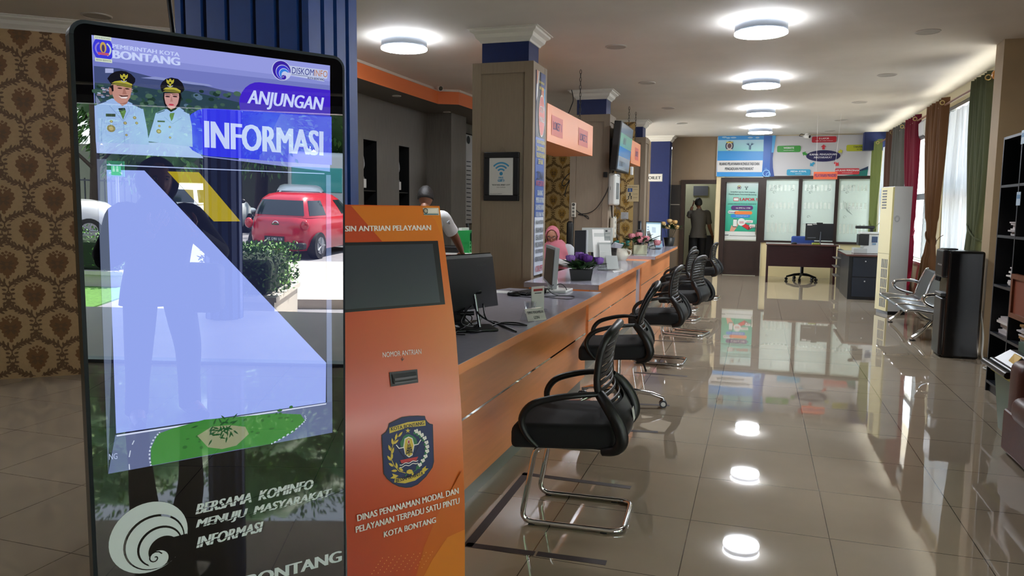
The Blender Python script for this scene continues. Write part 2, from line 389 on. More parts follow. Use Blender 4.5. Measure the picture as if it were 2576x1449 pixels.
# ---- damask wallpaper: pattern lies in the wall's own mesh
def damask(mb, o, u, W_, H_, ground, ink, ink2, du=.178, dv=.262, a0=0, b0=0):
    o, u = V(o), V(u).normalized(); up = V((0, 0, 1)); n = u.cross(up)
    mb.poly([o, o+u*W_, o+u*W_+up*H_, o+up*H_], ground)
    def P(a, b, k): return o+u*a+up*b+n*(.0012*k+(len(mb.f) % 53)*.00002)
    def clip(pts): return all(0 <= a <= W_ and 0 <= b <= H_ for a, b in pts)
    def lf(a, b, t, l, w_, mt, k=1):
        c_, s_ = cos(t), sin(t)
        pts = [(0, 0), (.3, .42), (.65, .5), (.9, .25), (1, 0), (.9, -.25), (.65, -.5), (.3, -.42)]
        q = [(a+c_*x*l-s_*y*w_, b+s_*x*l+c_*y*w_) for x, y in pts]
        if clip(q): mb.poly([P(*p, k) for p in q], mt)
    def dot(a, b, r, mt, k=2, n_=9):
        q = [(a+r*cos(2*PI*i/n_), b+r*sin(2*PI*i/n_)) for i in range(n_)]
        if clip(q): mb.poly([P(*p, k) for p in q], mt)
    def strip(pts, w_, mt, k=1):
        vs = []
        for i, p in enumerate(pts):
            a, b = pts[max(0, i-1)], pts[min(len(pts)-1, i+1)]; dx, dy = b[0]-a[0], b[1]-a[1]; l = math.hypot(dx, dy) or 1
            vs.append(((p[0]-dy/l*w_/2, p[1]+dx/l*w_/2), (p[0]+dy/l*w_/2, p[1]-dx/l*w_/2)))
        for (a, b), (c_, d) in zip(vs, vs[1:]):
            if clip((a, b, c_, d)): mb.poly([P(*p, k) for p in (a, b, d, c_)], mt)
    def motif(a, b):
        for t, l, w_, y in ((172,.085,.05,.0),(8,.085,.05,.0),(150,.09,.05,.005),(30,.09,.05,.005),(128,.085,.045,.01),(52,.085,.045,.01),(200,.07,.04,-.01),(-20,.07,.04,-.01),(228,.075,.04,-.015),(-48,.075,.04,-.015),(252,.075,.035,-.02),(-72,.075,.035,-.02),(90,.06,.05,-.02),(270,.1,.03,-.02)):
            lf(a, b+y, rad(t), l, w_, ink)
        for t in (140, 40, 165, 15, 215, -35, 240, -60): lf(a, b-.005, rad(t), .055, .018, ink2, 2)
        dot(a, b, .021, ink2, 3); dot(a, b, .014, ink, 4)
        for x, y in ((0,.1),(-.025,.09),(.025,.09),(-.05,.078),(.05,.078),(-.012,.072),(.012,.072)): dot(a+x, b+y, .0105, ink)
        lf(a, b-.09, rad(270), .03, .03, ink)
    def node(a, b):
        for sgn in (-1, 1):
            strip([(a+sgn*.022*sin(PI*i/6), b+.045-.09*i/6) for i in range(7)], .009, ink2)
            for i, yy in enumerate((.05, .02, -.02, -.05)): lf(a+sgn*.012, b+yy, rad(90-sgn*(75+i*10)), .035, .018, ink2)
            strip([(a+sgn*(.03+.022*cos(t)), b+.105+.022*sin(t)) for t in [rad(-60+i*40) if sgn > 0 else rad(240-i*40) for i in range(7)]] if False else [(a+sgn*(.036-.02*cos(rad(i*45))), b+.1+.02*sin(rad(i*45))) for i in range(7)], .006, ink2)
        dot(a, b+.015, .016, ink2); dot(a, b-.03, .012, ink2); strip([(a, b+.04), (a, b+.075)], .009, ink2)
    def vine(a, b, sgn):      # from the fork above one node up to the foot of the next
        pts = []
        for i in range(15):
            t = i/14; x = sgn*du*t; y = .072+(dv-.13)*(t+.1*sin(2*PI*t)); pts.append((a+x, b+y))
        strip(pts, .013, ink2)
        for i in range(1, 14):
            dx, dy = pts[i+1][0]-pts[i-1][0], pts[i+1][1]-pts[i-1][1]; t = math.atan2(dy, dx)
            lf(*pts[i], t+(.8 if i % 2 else -.8), .032+.008*(i % 3), .015, ink2)
            if i % 2: lf(*pts[i], t, .045, .024, ink2)
    nr, nc = int(H_/dv)+3, int(W_/du)+3
    for j in range(-1, nr):
        for i in range(-1, nc):
            a, b = a0+i*du, b0+j*dv
            if (i+j) % 2 == 0:
                motif(a, b)
            else:
                node(a, b); vine(a, b, 1); vine(a, b, -1)
GROUND = mat('#B5976C', .55, var=.05, vs=30); INK = mat('#7C5732', .55); INK2 = mat('#6C5033', .55)
wd = V((cos(rad(40)), sin(rad(40)), 0)); wo = V((-5.62, 4.66, 0))-wd*1.9
mb = MB(); damask(mb, wo, wd, 3.3, 2.91, GROUND, INK, INK2, a0=.09, b0=.16)
struct(mb, 'wall_left')
struct(crown_run(wo-wd*.2, wo+wd*3.3, V((wd.y, -wd.x, 0)), z=2.91, k=.78), 'trim_1')
struct(MB().box((-8.9, -4.2, 0), (-7.2, 4.2, CZ), TAUD), 'wall_rear_left')
struct(MB().box((-9, -4.2, 0), (2.6, -4, CZ), mat('#A89C88', .7)), 'wall_back')

# ---- the dark grey wall behind the counters, its niches, the orange soffit
mb = MB(); XW = -5.0
def nwall(mb, x, y0, y1, z1, holes, mt):
    ys = sorted({y0, y1, *[h for q in holes for h in q[:2]]})
    for a, b in zip(ys, ys[1:]):
        hz = [q for q in holes if q[0] <= a and b <= q[1]]
        if not hz: mb.box((x-.3, a, 0), (x, b, z1), mt)
        else:
            mb.box((x-.3, a, 0), (x, b, hz[0][2]), mt); mb.box((x-.3, a, hz[0][3]), (x, b, z1), mt)
NICH = [(8.98, 9.35, 0.5, 2.34), (10.02, 10.36, .5, 2.34)]
nwall(mb, XW, 5.4, 11.0, CZ, NICH, DGREY)
mb.box((XW, 10.98, 0), (XW+.42, 11.6, CZ), DGREY)
mb.box((XW-.3, 11.6, 0), (XW+.1, 14.3, CZ), DGREY)
struct(mb, 'wall_grey')
mb = MB()
for a, b, c_, d in NICH:
    mb.box((XW-.32, a-.02, c_-.02), (XW-.28, b+.02, d+.02), BLK)
    for p, q in (((a-.001, c_), (a+.004, d)), ((b-.004, c_), (b+.001, d))): mb.box((XW-.3, p[0], p[1]), (XW-.002, q[0], q[1]), BLK)
    mb.box((XW-.3, a, d-.004), (XW-.002, b, d+.001), BLK)
struct(mb, 'trim_2')
mb = MB(); SOF = mat('#5E5A54', .7)
fp = [(-4.47, 5.3), (-4.40, 10.06), (-4.14, 10.2), (-4.05, 14.2), (-5.1, 14.2), (-5.1, 5.3)]
zb = 2.915
mb.add([(x, y, zb) for x, y in fp]+[(x, y, CZ) for x, y in fp], [(0,1,7,6),(1,2,8,7),(2,3,9,8)], ORAP)
mb.add([(x, y, zb) for x, y in fp], [(5, 4, 3, 2, 1, 0)], SOF)
struct(mb, 'trim_3')
mb = MB()
for (a, b), (c_, d) in zip(fp[:3], fp[1:4]):
    n_ = V((d-b, a-c_, 0)).normalized()*.012
    mb.hexa([(a, b, CZ-.03), (c_, d, CZ-.03), (c_+n_.x, d+n_.y, CZ-.03), (a+n_.x, b+n_.y, CZ-.03), (a, b, CZ), (c_, d, CZ), (c_+n_.x, d+n_.y, CZ), (a+n_.x, b+n_.y, CZ)], mat('#CFC8BC', .6))
struct(mb, 'trim_4')
# wallpapered wall at the rear between the pillars
GR2 = mat('#C2A366', .5, var=.05, vs=30); IN3 = mat('#A07A2E', .5); IN4 = mat('#6E5426', .5)
mb = MB(); damask(mb, (-5.0, 14.3, 0), V((1, 0, 0)), 2.75, CZ, GR2, IN3, IN4, a0=.12, b0=.05)
struct(mb, 'wall_wallpaper')

# ---- pillars along the counter
def pillar(i, x0, x1, y0, y1, zc=2.805):
    a = .07
    mb = MB(); mb.box((x0+a, y0+a, 0), (x1-a, y1-a, CZ), NAVY)
    struct(mb, 'pillar_core_%s' % i)
    mb = MB(); fw = .085
    mb.box((x0+.02, y0+.02, 0), (x1-.02, y1-.02, zc-.01), TAU)
    for xa, xb in ((x0, x0+fw), (x1-fw, x1)):
        for ya, yb in ((y0, y0+fw), (y1-fw, y1)): mb.box((xa, ya, 0), (xb, yb, zc), TAU)
    for za, zb_ in ((zc-.1, zc), (0, .1)):
        mb.box((x0+fw, y0+.002, za), (x1-fw, y1-.002, zb_), TAU); mb.box((x0+.002, y0+fw, za), (x1-.002, y1-fw, zb_), TAU)
    struct(mb, 'pillar_%s' % i)
    struct(crown_box(x0+a, x1-a, y0+a, y1-a, k=.95), 'pillar_cornice_%s' % i)
pillar('front', -2.64, -2.035, 6.85, 7.32)
pillar('middle', -2.60, -2.035, 10.65, 11.12, 2.78)
pillar('rear', -2.58, -2.05, 14.3, 14.8, 2.80)
mb = MB().box((-2.38, 17.45, 0), (-1.955, 17.85, CZ), NAVY); struct(mb, 'pillar_toilet')
struct(crown_box(-2.38, -1.955, 17.45, 17.85, k=.95), 'pillar_cornice_toilet')
# the ribbed blue pillar behind the display
mb = MB(); x0, x1 = -2.80, -2.035; y0, y1 = 3.15, 3.62
NB = mat('#1B3F84', .45, var=.08, vs=20); ND = mat('#06112E', .5)
mb.box((x0+.02, y0+.02, 0), (x1-.02, y1-.02, CZ), ND)
xs = [x0, x0+.035, x0+.065, x0+.155, x0+.19, x0+.295, x0+.325, x0+.445, x0+.475, x0+.575, x0+.605, x0+.7, x0+.73, x1]
for k in range(0, len(xs)-1, 2): mb.box((xs[k], y0, 0), (xs[k+1], y0+.03, CZ), NB)
for k in range(4): mb.box((x1-.03, y0+.02+k*.115, 0), (x1, y0+.10+k*.115, CZ), NB)
mb.box((x0, y0+.06, 0), (x0+.03, y1, CZ), NB)
struct(mb, 'pillar_blue')

# ---- far wall with door, glass partition, opening
YF = 17.8
mb = MB()
mb.box((-.93, YF, 2.225), (2.6, YF+.15, CZ), CREAM)             # above
mb.box((-.93, YF, 0), (-.83, YF+.15, 2.225), CREAM)            # post
mb.box((.085, YF, 0), (2.6, YF+.15, .77), mat('#CDBF92', .5))      # dado under the panes
struct(mb, 'wall_far')
mb = MB(); mb.box((-1.95, YF+.05, 2.10), (-.93, YF+.15, CZ), TAUD); mb.box((-1.95, YF+.05, 0), (-1.72, YF+.15, 2.2), TAUD)
mb.box((-3.4, YF+.05, 0), (-2.3, YF+.15, CZ), TAUD)
struct(mb, 'wall_corridor')
mb = MB(); mb.box((-1.72, YF, 0), (-1.62, YF+.16, 2.12), DARKW); mb.box((-1.72, YF, 2.06), (-.93, YF+.16, 2.15), DARKW)
struct(mb, 'trim_5')
PALE = mat('#C8C6A6', .6)
mb = MB(); mb.box((-3.4, 20.2, 0), (-.6, 20.4, CZ), PALE); mb.box((-.95, YF+.15, 0), (-.85, 20.2, CZ), PALE); mb.box((-3.5, YF+.1, 0), (-3.4, 20.4, CZ), TAUD)
mb.box((-.85, 20.2, 0), (2.6, 20.4, CZ), mat('#D6DAD2', .6))
struct(mb, 'wall_back_rooms')
# door
mb = MB(); DX0, DX1 = -.83, .075
mb.box((DX0, YF-.02, 0), (DX0+.1, YF+.13, 2.2), DARKW); mb.box((DX1-.085, YF-.02, 0), (DX1, YF+.13, 2.2), DARKW); mb.box((DX0, YF-.02, 2.1), (DX1, YF+.13, 2.2), DARKW)
door = struct(mb, 'door_1')
mb = MB(); mb.box((DX0+.1, YF+.02, 0.01), (DX1-.085, YF+.07, .78), DARKW); mb.box((DX0+.16, YF+.01, .12), (DX1-.14, YF+.03, .68), DARKW)
mb.box((DX0+.1, YF+.02, .78), (DX0+.125, YF+.07, 2.1), DARKW); mb.box((DX1-.10, YF+.02, .78), (DX1-.085, YF+.07, 2.1), DARKW)
struct(mb, 'door_leaf', door)
mb = MB(); mb.rbox((DX1-.125, YF-.0, .93), (DX1-.095, YF+.03, 1.17), .006, chrome()); mb.tube([(DX1-.11, YF+.02, 1.09), (DX1-.11, YF-.045, 1.09), (DX1-.24, YF-.045, 1.08)], .009, chrome())
mb.cyl((DX1-.11, YF-.015, .97), .012, .03, chrome(), 10, 'y')
struct(mb, 'door_handle', door)
# printed pane in the door
A = Art((0, YF+.03, 0), (1, 0, 0), (0, 0, 1), .002)
px = lambda x, y: (1810+x/8.05, 440+y/8.05)
def gradmat(name, stops, z0, z1, ax=2, rough=.35):
    M = bpy.data.materials.new(name); M.use_nodes = True; N, L = M.node_tree.nodes, M.node_tree.links; b = N['Principled BSDF']
    t = N.new('ShaderNodeTexCoord'); s = N.new('ShaderNodeSeparateXYZ'); L.new(t.outputs['Object'], s.inputs[0])
    r = N.new('ShaderNodeMapRange'); r.inputs[1].default_value = z0; r.inputs[2].default_value = z1; L.new(s.outputs[ax], r.inputs[0])
    c = N.new('ShaderNodeValToRGB'); c.color_ramp.elements[0].color = lin(stops[0][1]); c.color_ramp.elements[0].position = stops[0][0]
    c.color_ramp.elements[1].color = lin(stops[-1][1]); c.color_ramp.elements[1].position = stops[-1][0]
    for p, h in stops[1:-1]: c.color_ramp.elements.new(p).color = lin(h)
    L.new(r.outputs[0], c.inputs[0]); L.new(c.outputs[0], b.inputs['Base Color']); b.inputs['Roughness'].default_value = rough; return M
G1 = gradmat('poster_green', [(0, '#1F9A78'), (.5, '#45AE97'), (1, '#B7C6C4')], 1.0, 2.08)
W1, K1 = mat('#C9CFCB', .4), mat('#1B2A33', .5)
A.P([px(90,1305), px(755,1320), px(818,150), px(145,150)], W1, 0)
A.P([px(100,1140), px(760,1150), px(818,150), px(145,150)], G1, 1)
A.P([px(98,1210), px(185,1210), px(185,1225), px(98,1225)], K1, 2); A.P([px(200,1225), px(755,1235), px(755,1240), px(200,1232)], K1, 2)
def emblem(A, a, b, h, lay=2):      # the round town crest, small
    A.E(a, b, h*.42, h*.5, mat('#2D3350', .5), lay); A.E(a, b, h*.3, h*.36, mat('#B9B7B2', .5), lay+1); A.E(a, b, h*.2, h*.25, mat('#574048', .5), lay+2)
    A.R(a-h*.34, b+h*.32, a+h*.34, b+h*.44, mat('#C8B64C', .5), lay+2); A.R(a-h*.3, b-h*.46, a+h*.3, b-h*.34, mat('#B9B7B2', .5), lay+2)
def fountain(A, a, b, h, col, lay=2):      # the second logo: stems that fan out into leaves
    for k in (-1, 0, 1): A.R(a+k*h*.1-h*.035, b-h*.5, a+k*h*.1+h*.035, b+h*.1, col, lay)
    for sg in (-1, 1):
        for j in range(3):
            t = rad(35+j*22); x0, y0 = a+sg*h*.06, b+h*.05
            A.Q([(x0, y0), (x0+sg*h*.3*cos(t)*.9-sg*.0, y0+h*.3*sin(t)+h*.06), (x0+sg*h*.62*cos(t), y0+h*.5*sin(t)), (x0+sg*h*.34*cos(t), y0+h*.3*sin(t)-h*.05)], col, lay)
emblem(A, *A.uv(*px(398,258)), .1); fountain(A, *A.uv(*px(545,265)), .085, K1)
DT = mat('#27474A', .5)
A.TP('Sampaikan Laporan Anda Langsung', px(225,362), px(718,370), px(226,328), DT, 3, .02)
A.TP('Kepada Instansi Pemerintah Berwenang', px(192,410), px(745,422), px(193,375), DT, 3, .02)
RD = mat('#B3202C', .5)
A.TP('LAPOR !', px(415,522), px(760,528), px(416,465), RD, 3, .04)
A.P([px(280,530), px(388,533), px(390,460), px(282,458)], RD, 3); A.P([px(288,520), px(380,523), px(382,470), px(290,468)], W1, 4)
A.TP('LAYANAN ASPIRASI DAN PENGADUAN ONLINE RAKYAT', px(172,600), px(745,605), px(173,575), DT, 3, .02)
def pill(A, p0, p1, h, mt, lay):
    a0, b0 = A.uv(*p0); a1, b1 = A.uv(*p1); A.R(a0, (b0+b1)/2-h/2, a1, (b0+b1)/2+h/2, mt, lay, h*.49)
pill(A, px(232,662), px(680,672), .1, mat('#4B2A66', .4), 3); A.TP('via SMS ke 1708', px(330,682), px(622,686), px(331,655), W1, 4, .02)
pill(A, px(170,750), px(400,755), .07, W1, 3); pill(A, px(300,765), px(662,770), .075, mat('#D8783A', .4), 4); A.TP('Website', px(180,768), px(325,772), px(181,742), mat('#1C3C7A', .5), 5, .03)
pill(A, px(225,830), px(620,835), .075, mat('#2B7CC4', .4), 3); A.TP('www.lapor.go.id', px(330,842), px(575,846), px(331,820), W1, 4, .02)
A.P([px(270,1050), px(352,1055), px(358,895), px(280,890)], BLK, 4); A.P([px(272,1040), px(350,1043), px(355,905), px(281,902)], W1, 5)
A.P([px(205,1140), px(290,1142), px(380,1020), px(370,960), px(340,1060), px(270,1055), px(245,1010)], mat('#C48E78', .6), 3)
a, b = A.uv(*px(445,955)); A.E(a, b, .085, .085, W1, 4)
A.P([px(515,965), px(670,975), px(680,920), px(525,912)], W1, 4); A.P([px(440,1030), px(580,1120), px(680,1065), px(520,985)], mat('#7A1F26', .4), 3); A.P([px(455,1030), px(575,1105), px(600,1030), px(520,995)], mat('#C0262E', .4), 4)
A.P([px(600,1050), px(715,1058), px(722,1005), px(610,998)], W1, 4)
for p, q in (((400,945),(490,945)), ((400,968),(490,968)), ((545,942),(650,946)), ((620,1030),(700,1034))): A.P([px(*p), px(*q), px(q[0], q[1]+9), px(p[0], p[1]+9)], RD, 5)
struct(A, 'door_poster', door)

# ---- glass partition in the far wall
PZ0, PZ1 = .77, 2.2
FROST = frosted(); FR2 = frosted('frosted_band', .55)
mb = MB()
for a, b in ((.075, .145), (.82, .895), (1.565, 1.632), (2.28, 2.36)): mb.box((a, YF-.03, PZ0), (b, YF+.1, PZ1), DARKW)
mb.box((.075, YF-.03, PZ1-.035), (2.36, YF+.1, PZ1+.03), DARKW); mb.box((.075, YF-.03, PZ0-.01), (2.36, YF+.1, PZ0+.035), DARKW)
win = struct(mb, 'window_1')
INKP = mat('#7E8C88', .4); INKD = mat('#59656A', .4)
for a, b in ((.145, .82), (.895, 1.565), (1.632, 2.28)):
    mb = MB(); h0, h1 = PZ0+.035, PZ1-.035; bands = [(.22, .42), (.75, .88), (1.14, 1.27)]
    z = h0
    for p, q in bands:
        mb.box((a, YF+.03, z), (b, YF+.036, PZ0+p), FROST); z = PZ0+q
        w_ = (b-a-.1)/7
        mb.box((a, YF+.03, PZ0+p), (a+.05, YF+.036, PZ0+q), FROST); mb.box((b-.05, YF+.03, PZ0+p), (b, YF+.036, PZ0+q), FROST)
        for k in range(7):
            mb.box((a+.05+k*w_, YF+.03, PZ0+p), (a+.05+(k+.62)*w_, YF+.036, PZ0+q), FR2); mb.box((a+.05+(k+.62)*w_, YF+.03, PZ0+p), (a+.05+(k+1)*w_, YF+.036, PZ0+q), FROST)
    mb.box((a, YF+.03, z), (b, YF+.036, h1), FROST)
    def curl(cx, cz, r, sg):
        pts = [(cx+sg*r*(1-t/14)*cos(t*.5), YF+.028, cz+r*(1-t/14)*sin(t*.5)) for t in range(13)]
        mb.tube(pts, .004, INKP, 4)
    for cx, cz, r, sg in ((a+.12, 1.93, .05, 1), (a+.2, 1.98, .045, -1), (a+.17, 1.87, .04, 1), (a+.28, 2.0, .04, 1), (b-.12, 1.93, .04, -1), (a+.15, 1.34, .04, 1)): curl(cx, cz, r, sg)
    struct(mb, 'pane', win)
A = Art((0, YF+.029, 0), (1, 0, 0), (0, 0, 1), .002)
for k in range(5): A.lineP([(2122+k*4, 505+k*3), (2124+k*3, 520+k*3), (2132+k*3, 533+k*2)], .007, INKP, 1)
A.TP('PRIVATE', (2135, 531), (2168, 533), (2135, 519), mat('#D7DEDA', .3), 2)
struct(A, 'pane_lettering', win)

# ---- banner over the partition
mb = MB(); BX0, BX1, BZ0, BZ1 = -.945, 2.36, 2.232, 3.10
mb.box((BX0, YF-.03, BZ0), (BX1, YF-.004, BZ1), mat('#B8B8BA', .45))
ban = thing('banner', 'wide complaint-channel banner with blue left panel above the glass partition', 'banner', (.6, YF-.02, BZ0))
mb.build('banner_sheet', ban)
A = Art((0, YF-.031, 0), (1, 0, 0), (0, 0, 1), .003); q = lambda x, y: (1780+x/6.133, 330+y/6.133)
BL1, BL2, BL3 = mat('#2E86C8', .4), mat('#1C57A8', .4), mat('#143C86', .4)
A.P([q(140,700), q(1020,700), q(1008,560), q(1005,420), q(1025,250), q(1055,68), q(165,72)], BL1, 1)
A.P([q(845,700), q(1025,700), q(1005,560), q(1000,420), q(1020,250), q(1050,68), q(870,68)], BL2, 2)
A.P([q(960,690), q(1028,700), q(1008,560), q(1002,420), q(1025,250), q(1045,120), q(1000,80), q(975,300), q(960,520)], BL3, 3)
A.P([q(1000,70), q(1055,68), q(1020,330), q(985,330)], mat('#3C96CE', .4), 4)
A.P([q(160,305), q(862,310), q(866,130), q(162,138)], gradmat('banner_mint', [(0, '#6FB7B0'), (1, '#9CC3D4')], 2.74, 3.0), 2)
A.P([q(148,630), q(838,632), q(852,450), q(152,455)], mat('#C9C9C8', .4), 3)
for cx, cy, r in ((260,95,22), (400,100,26), (320,105,18), (660,100,22), (770,100,18)): a, b = A.uv(*q(cx, cy)); A.E(a, b, r*.0024, .018, mat('#8FB4D0', .5), 3)
emblem(A, *A.uv(*q(338,228)), .21, 4); fountain(A, *A.uv(*q(655,230)), .16, mat('#1E3F66', .5), 4)
A.TP('RUANG PELAYANAN KONSULTASI DAN', q(185,528), q(795,526), q(187,484), K1, 5, .03)
A.TP('PENGADUAN MASYARAKAT', q(268,602), q(708,600), q(270,560), K1, 5, .03)
for cx, cy, r in ((905,650,44), (935,670,28), (898,585,12)): a, b = A.uv(*q(cx, cy)); A.ring(a, b, r*.0014, r*.0018, mat('#7FB6DE', .4), 5)
def badge(x0, y0, x1, y1, h, t1, t2, ink='#E4E4E4'):
    a0, b0 = A.uv(*q(x0, y1)); a1, b1 = A.uv(*q(x1, y0)); A.R(a0, b0, a1, b1, mat(h, .4), 4, .03)
    iw = mat(ink, .5); A.T(t1, (a0+a1)/2, b0+(b1-b0)*.52, (b1-b0)*.28, iw, 5, bold=.02, align='c'); A.T(t2, (a0+a1)/2, b0+(b1-b0)*.2, (b1-b0)*.13, iw, 5, bold=.02, align='c')
badge(1606, 78, 1990, 178, '#B2202F', 'E-LAPOR', 'via SMS ke 1708   via Website www.lapor.go.id')
badge(1070, 222, 1438, 326, '#2E8B2E', 'WEBSITE', 'dpmptsp.bontangkota.go.id')
badge(2138, 205, 2600, 310, '#A9AE1C', 'TANYA PTSP', '0811 5888 8800', '#1B2233')
badge(1218, 588, 1588, 682, '#2F93B8', 'MEDIA SOSIAL', 'dpmptsp bontang')
badge(1962, 572, 2344, 668, '#C23038', 'APLIKASI PERIZINAN', 'perizinan.bontangkota.go.id')
a, b = A.uv(*q(1782, 382)); A.E(a, b, .345, .122, mat('#14124A', .4), 4); iw = mat('#D8D8E0', .5)
A.T('KANAL PENGADUAN', a, b+.012, .04, iw, 5, bold=.02, align='c'); A.T('MASYARAKAT', a, b-.052, .04, iw, 5, bold=.02, align='c')
def arrow(x0, y0, x1, y1, h):
    p, t = V((*A.uv(*q(x0, y0)), 0)), V((*A.uv(*q(x1, y1)), 0)); d = (t-p); l = d.length; d.normalize(); n_ = V((-d.y, d.x, 0)); k = p+d*l*.5
    A.Q([tuple((k+n_*.055)[:2]), tuple(t[:2]), tuple((k-n_*.055)[:2])], mat(h, .4), 4); A.Q([tuple((p+n_*.024)[:2]), tuple((k+n_*.024)[:2]), tuple((k-n_*.024)[:2]), tuple((p-n_*.024)[:2])], mat(h, .4), 4)
arrow(1787, 282, 1789, 205, '#BE2936'); arrow(1540, 366, 1460, 330, '#2E8B2E'); arrow(1645, 486, 1578, 540, '#2F93B8'); arrow(1957, 480, 2022, 535, '#C23038'); arrow(2018, 324, 2082, 298, '#B5B53A')
A.P([q(2080,690), q(2460,690), q(2480,570), q(2340,625), q(2240,670)], mat('#1E6B62', .4), 2); A.P([q(2150,660), q(2470,590), q(2480,540), q(2340,600)], mat('#22344E', .4), 3)
A.build('banner_print', ban)

# ---- right side: pillar, window wall, entrance opening
XR = 2.5
PILR = mat('#9A8564', .6, var=.05, vs=4)
struct(MB().box((2.2, 8.6, 0), (2.95, 8.87, CZ), PILR), 'pillar_right'); struct(MB().box((2.75, 4.0, 0), (2.95, 8.6, CZ), PILR), 'wall_right')
GRN = mat('#B9B08C', .6)
mb = MB(); mb.box((XR, 8.85, 0), (XR+.12, 17.8, .67), GRN); mb.box((XR, 8.85, 2.93), (XR+.12, 17.8, CZ), GRN)
for a, b in ((12.3, 12.62), (15.55, 15.75)): mb.box((XR, a, 0), (XR+.12, b, CZ), GRN)
struct(mb, 'wall_windows')
mb = MB(); mb.box((XR, -4.2, 2.03), (XR+.12, 4.0, CZ), mat('#4A4640', .7)); mb.box((XR, -4.2, 0), (XR+.12, -3.0, CZ), CREAM)
struct(mb, 'wall_entrance')
ALU = mat('#8E9396', .35, .7)
mb = MB(); mb.box((XR-.01, -3.0, 0), (XR+.1, 4.0, .025), ALU); mb.box((XR-.01, -3, 1.99), (XR+.1, 4.0, 2.05), ALU); mb.tube([(XR-.04, -3, 2.13), (XR-.04, 3.9, 2.13)], .012, mat('#E8E2D0', .3))
struct(mb, 'trim_6')
FRM = mat('#6F7477', .4, .4)
def window(n, y0, y1):
    mb = MB(); z0, z1 = .67, 2.93; f = .05; X0, X1 = XR+.02, XR+.08
    mb.box((X0, y0, z0), (X1, y0+f, z1), FRM); mb.box((X0, y1-f, z0), (X1, y1, z1), FRM); mb.box((X0, y0, z0), (X1, y1, z0+f), FRM); mb.box((X0, y0, z1-f), (X1, y1, z1), FRM)
    mb.box((X0, y0, 1.66), (X1, y1, 1.76), FRM)
    k = max(1, round((y1-y0)/1.1))
    for i in range(1, k): y = y0+(y1-y0)*i/k; mb.box((X0, y-f/2, z0), (X1, y+f/2, z1), FRM)
    wn = struct(mb, 'window_%d' % n)
    mb = MB()
    for i in range(k):
        a, b = y0+(y1-y0)*i/k+.03, y0+(y1-y0)*(i+1)/k-.03; mb.box((XR+.045, a, z0+.04), (XR+.05, b, 1.67), glass()); mb.box((XR+.045, a, 1.75), (XR+.05, b, z1-.04), glass())
    struct(mb, 'window_glass', wn)
    struct(MB().box((XR-.06, y0, z0-.04), (XR+.02, y1, z0), WHITE), 'window_sill', wn)
window(2, 8.9, 12.3); window(3, 12.62, 15.55); window(4, 15.75, 17.75)
struct(crown_run((XR, 17.8, CZ), (XR, 8.85, CZ), (-1, 0, 0), k=.9), 'trim_7')
struct(crown_run((2.2, 8.6, CZ), (2.75, 8.6, CZ), (0, -1, 0), k=1.2), 'trim_8')
mb = crown_run((2.75, 8.6, CZ), (2.75, 4, CZ), (-1, 0, 0), k=1.2); struct(mb, 'trim_9')
struct(MB().box((2.05, 17.5, 2.75), (2.5, 17.75, CZ), NAVY), 'trim_10')
struct(crown_run((-1.95, YF, CZ), (-.93, YF, CZ), (0, -1, 0), k=.7), 'trim_11')

# curtains
def curtain(label, y0, y1, z1, z0, col, folds, x=2.27, amp=.045, tie=None, group='tied curtains on the window rod', name='curtain', sh=False, yt=None, ring=True):
    base = thing(name, label, 'curtain', (x, (y0+y1)/2, z0), 0, group)
    mt = sheer() if sh else drape(col); nu, nv = folds*10, 46
    def fn(u, v):
        z = z0+(z1-z0)*v; yc = yt if yt is not None else (y0+y1)/2; k = 1.0; ctr = (y0+y1)/2
        if tie:
            tz, tk = tie; d = (z-tz)
            if d < 0: f = min(1, -d/.55); k = tk+(.75-tk)*f**.8
            else:
                f = min(1, d/(z1-tz)); k = tk+(1-tk)*(f**.55)
            g = 1-min(1, abs(d)/(1.5 if d > 0 else .9))**1.3; ctr = ctr*(1-g)+yc*g
        y = ctr+(u-.5)*(y1-y0)*k
        a = amp*(1.0 if k > .5 else .7)*(.85+.3*sin(u*37)); ph = u*folds*2*PI
        return V((x+a*cos(ph)+.008*sin(v*9+u*25), y+.012*sin(ph*2+v*3)*k, z))
    mb = MB(); mb.grid(fn, nu, nv, mt); mb.build('drape', base)
    if tie:
        tz, tk = tie; yc = yt if yt is not None else (y0+y1)/2; h = (y1-y0)*tk*.5+.03
        tb = MB(); tb.tube([(x+(amp*.8+.02)*cos(t), yc+h*sin(t), tz+.1*sin(t)) for t in [2*PI*k/20 for k in range(20)]], .011, drape(col), 6, closed=True)
        tb.tube([(x-.0, yc-h, tz-.1+.0), (x+.06, yc-h-.05, tz+.02), (x+.1, yc-h-.07, tz+.05)], .004, drape(col), 6); tb.build('tieback', base)
    if ring and not sh:
        n = max(2, folds)
        for i in range(n):
            y = y0+(y1-y0)*(i+.5)/n
            rb = MB(); rb.tube([(x+.03*0, y+.026*cos(t), z1-.075+.026*sin(t)) for t in [2*PI*k/14 for k in range(14)]], .006, mat('#B9A46A', .3, .8), 5, closed=True); rb.build('eyelet', base)
        y = y0; rb = MB(); rb.tube([(x+.026*cos(t)-.05, y-.004, z1-.075+.026*sin(t)) for t in [2*PI*k/14 for k in range(14)]], .006, mat('#B9A46A', .3, .8), 5, closed=True)
        rb.build('eyelet', base)
    return base
curtain('olive green drape gathered by a tie beside the black water dispenser', 9.18, 9.95, 2.93, .06, '#4A4F38', 6, tie=(1.25, .55), yt=9.45)
curtain('copper brown drape tied low between two white sheers', 11.25, 12.35, 2.95, .06, '#5C3F26', 6, tie=(1.1, .26), yt=11.65)
curtain('crimson drape hanging beside the wall air conditioner', 13.05, 13.95, 2.95, .06, '#5A0A1E', 5, tie=(1.2, .35), yt=13.2)
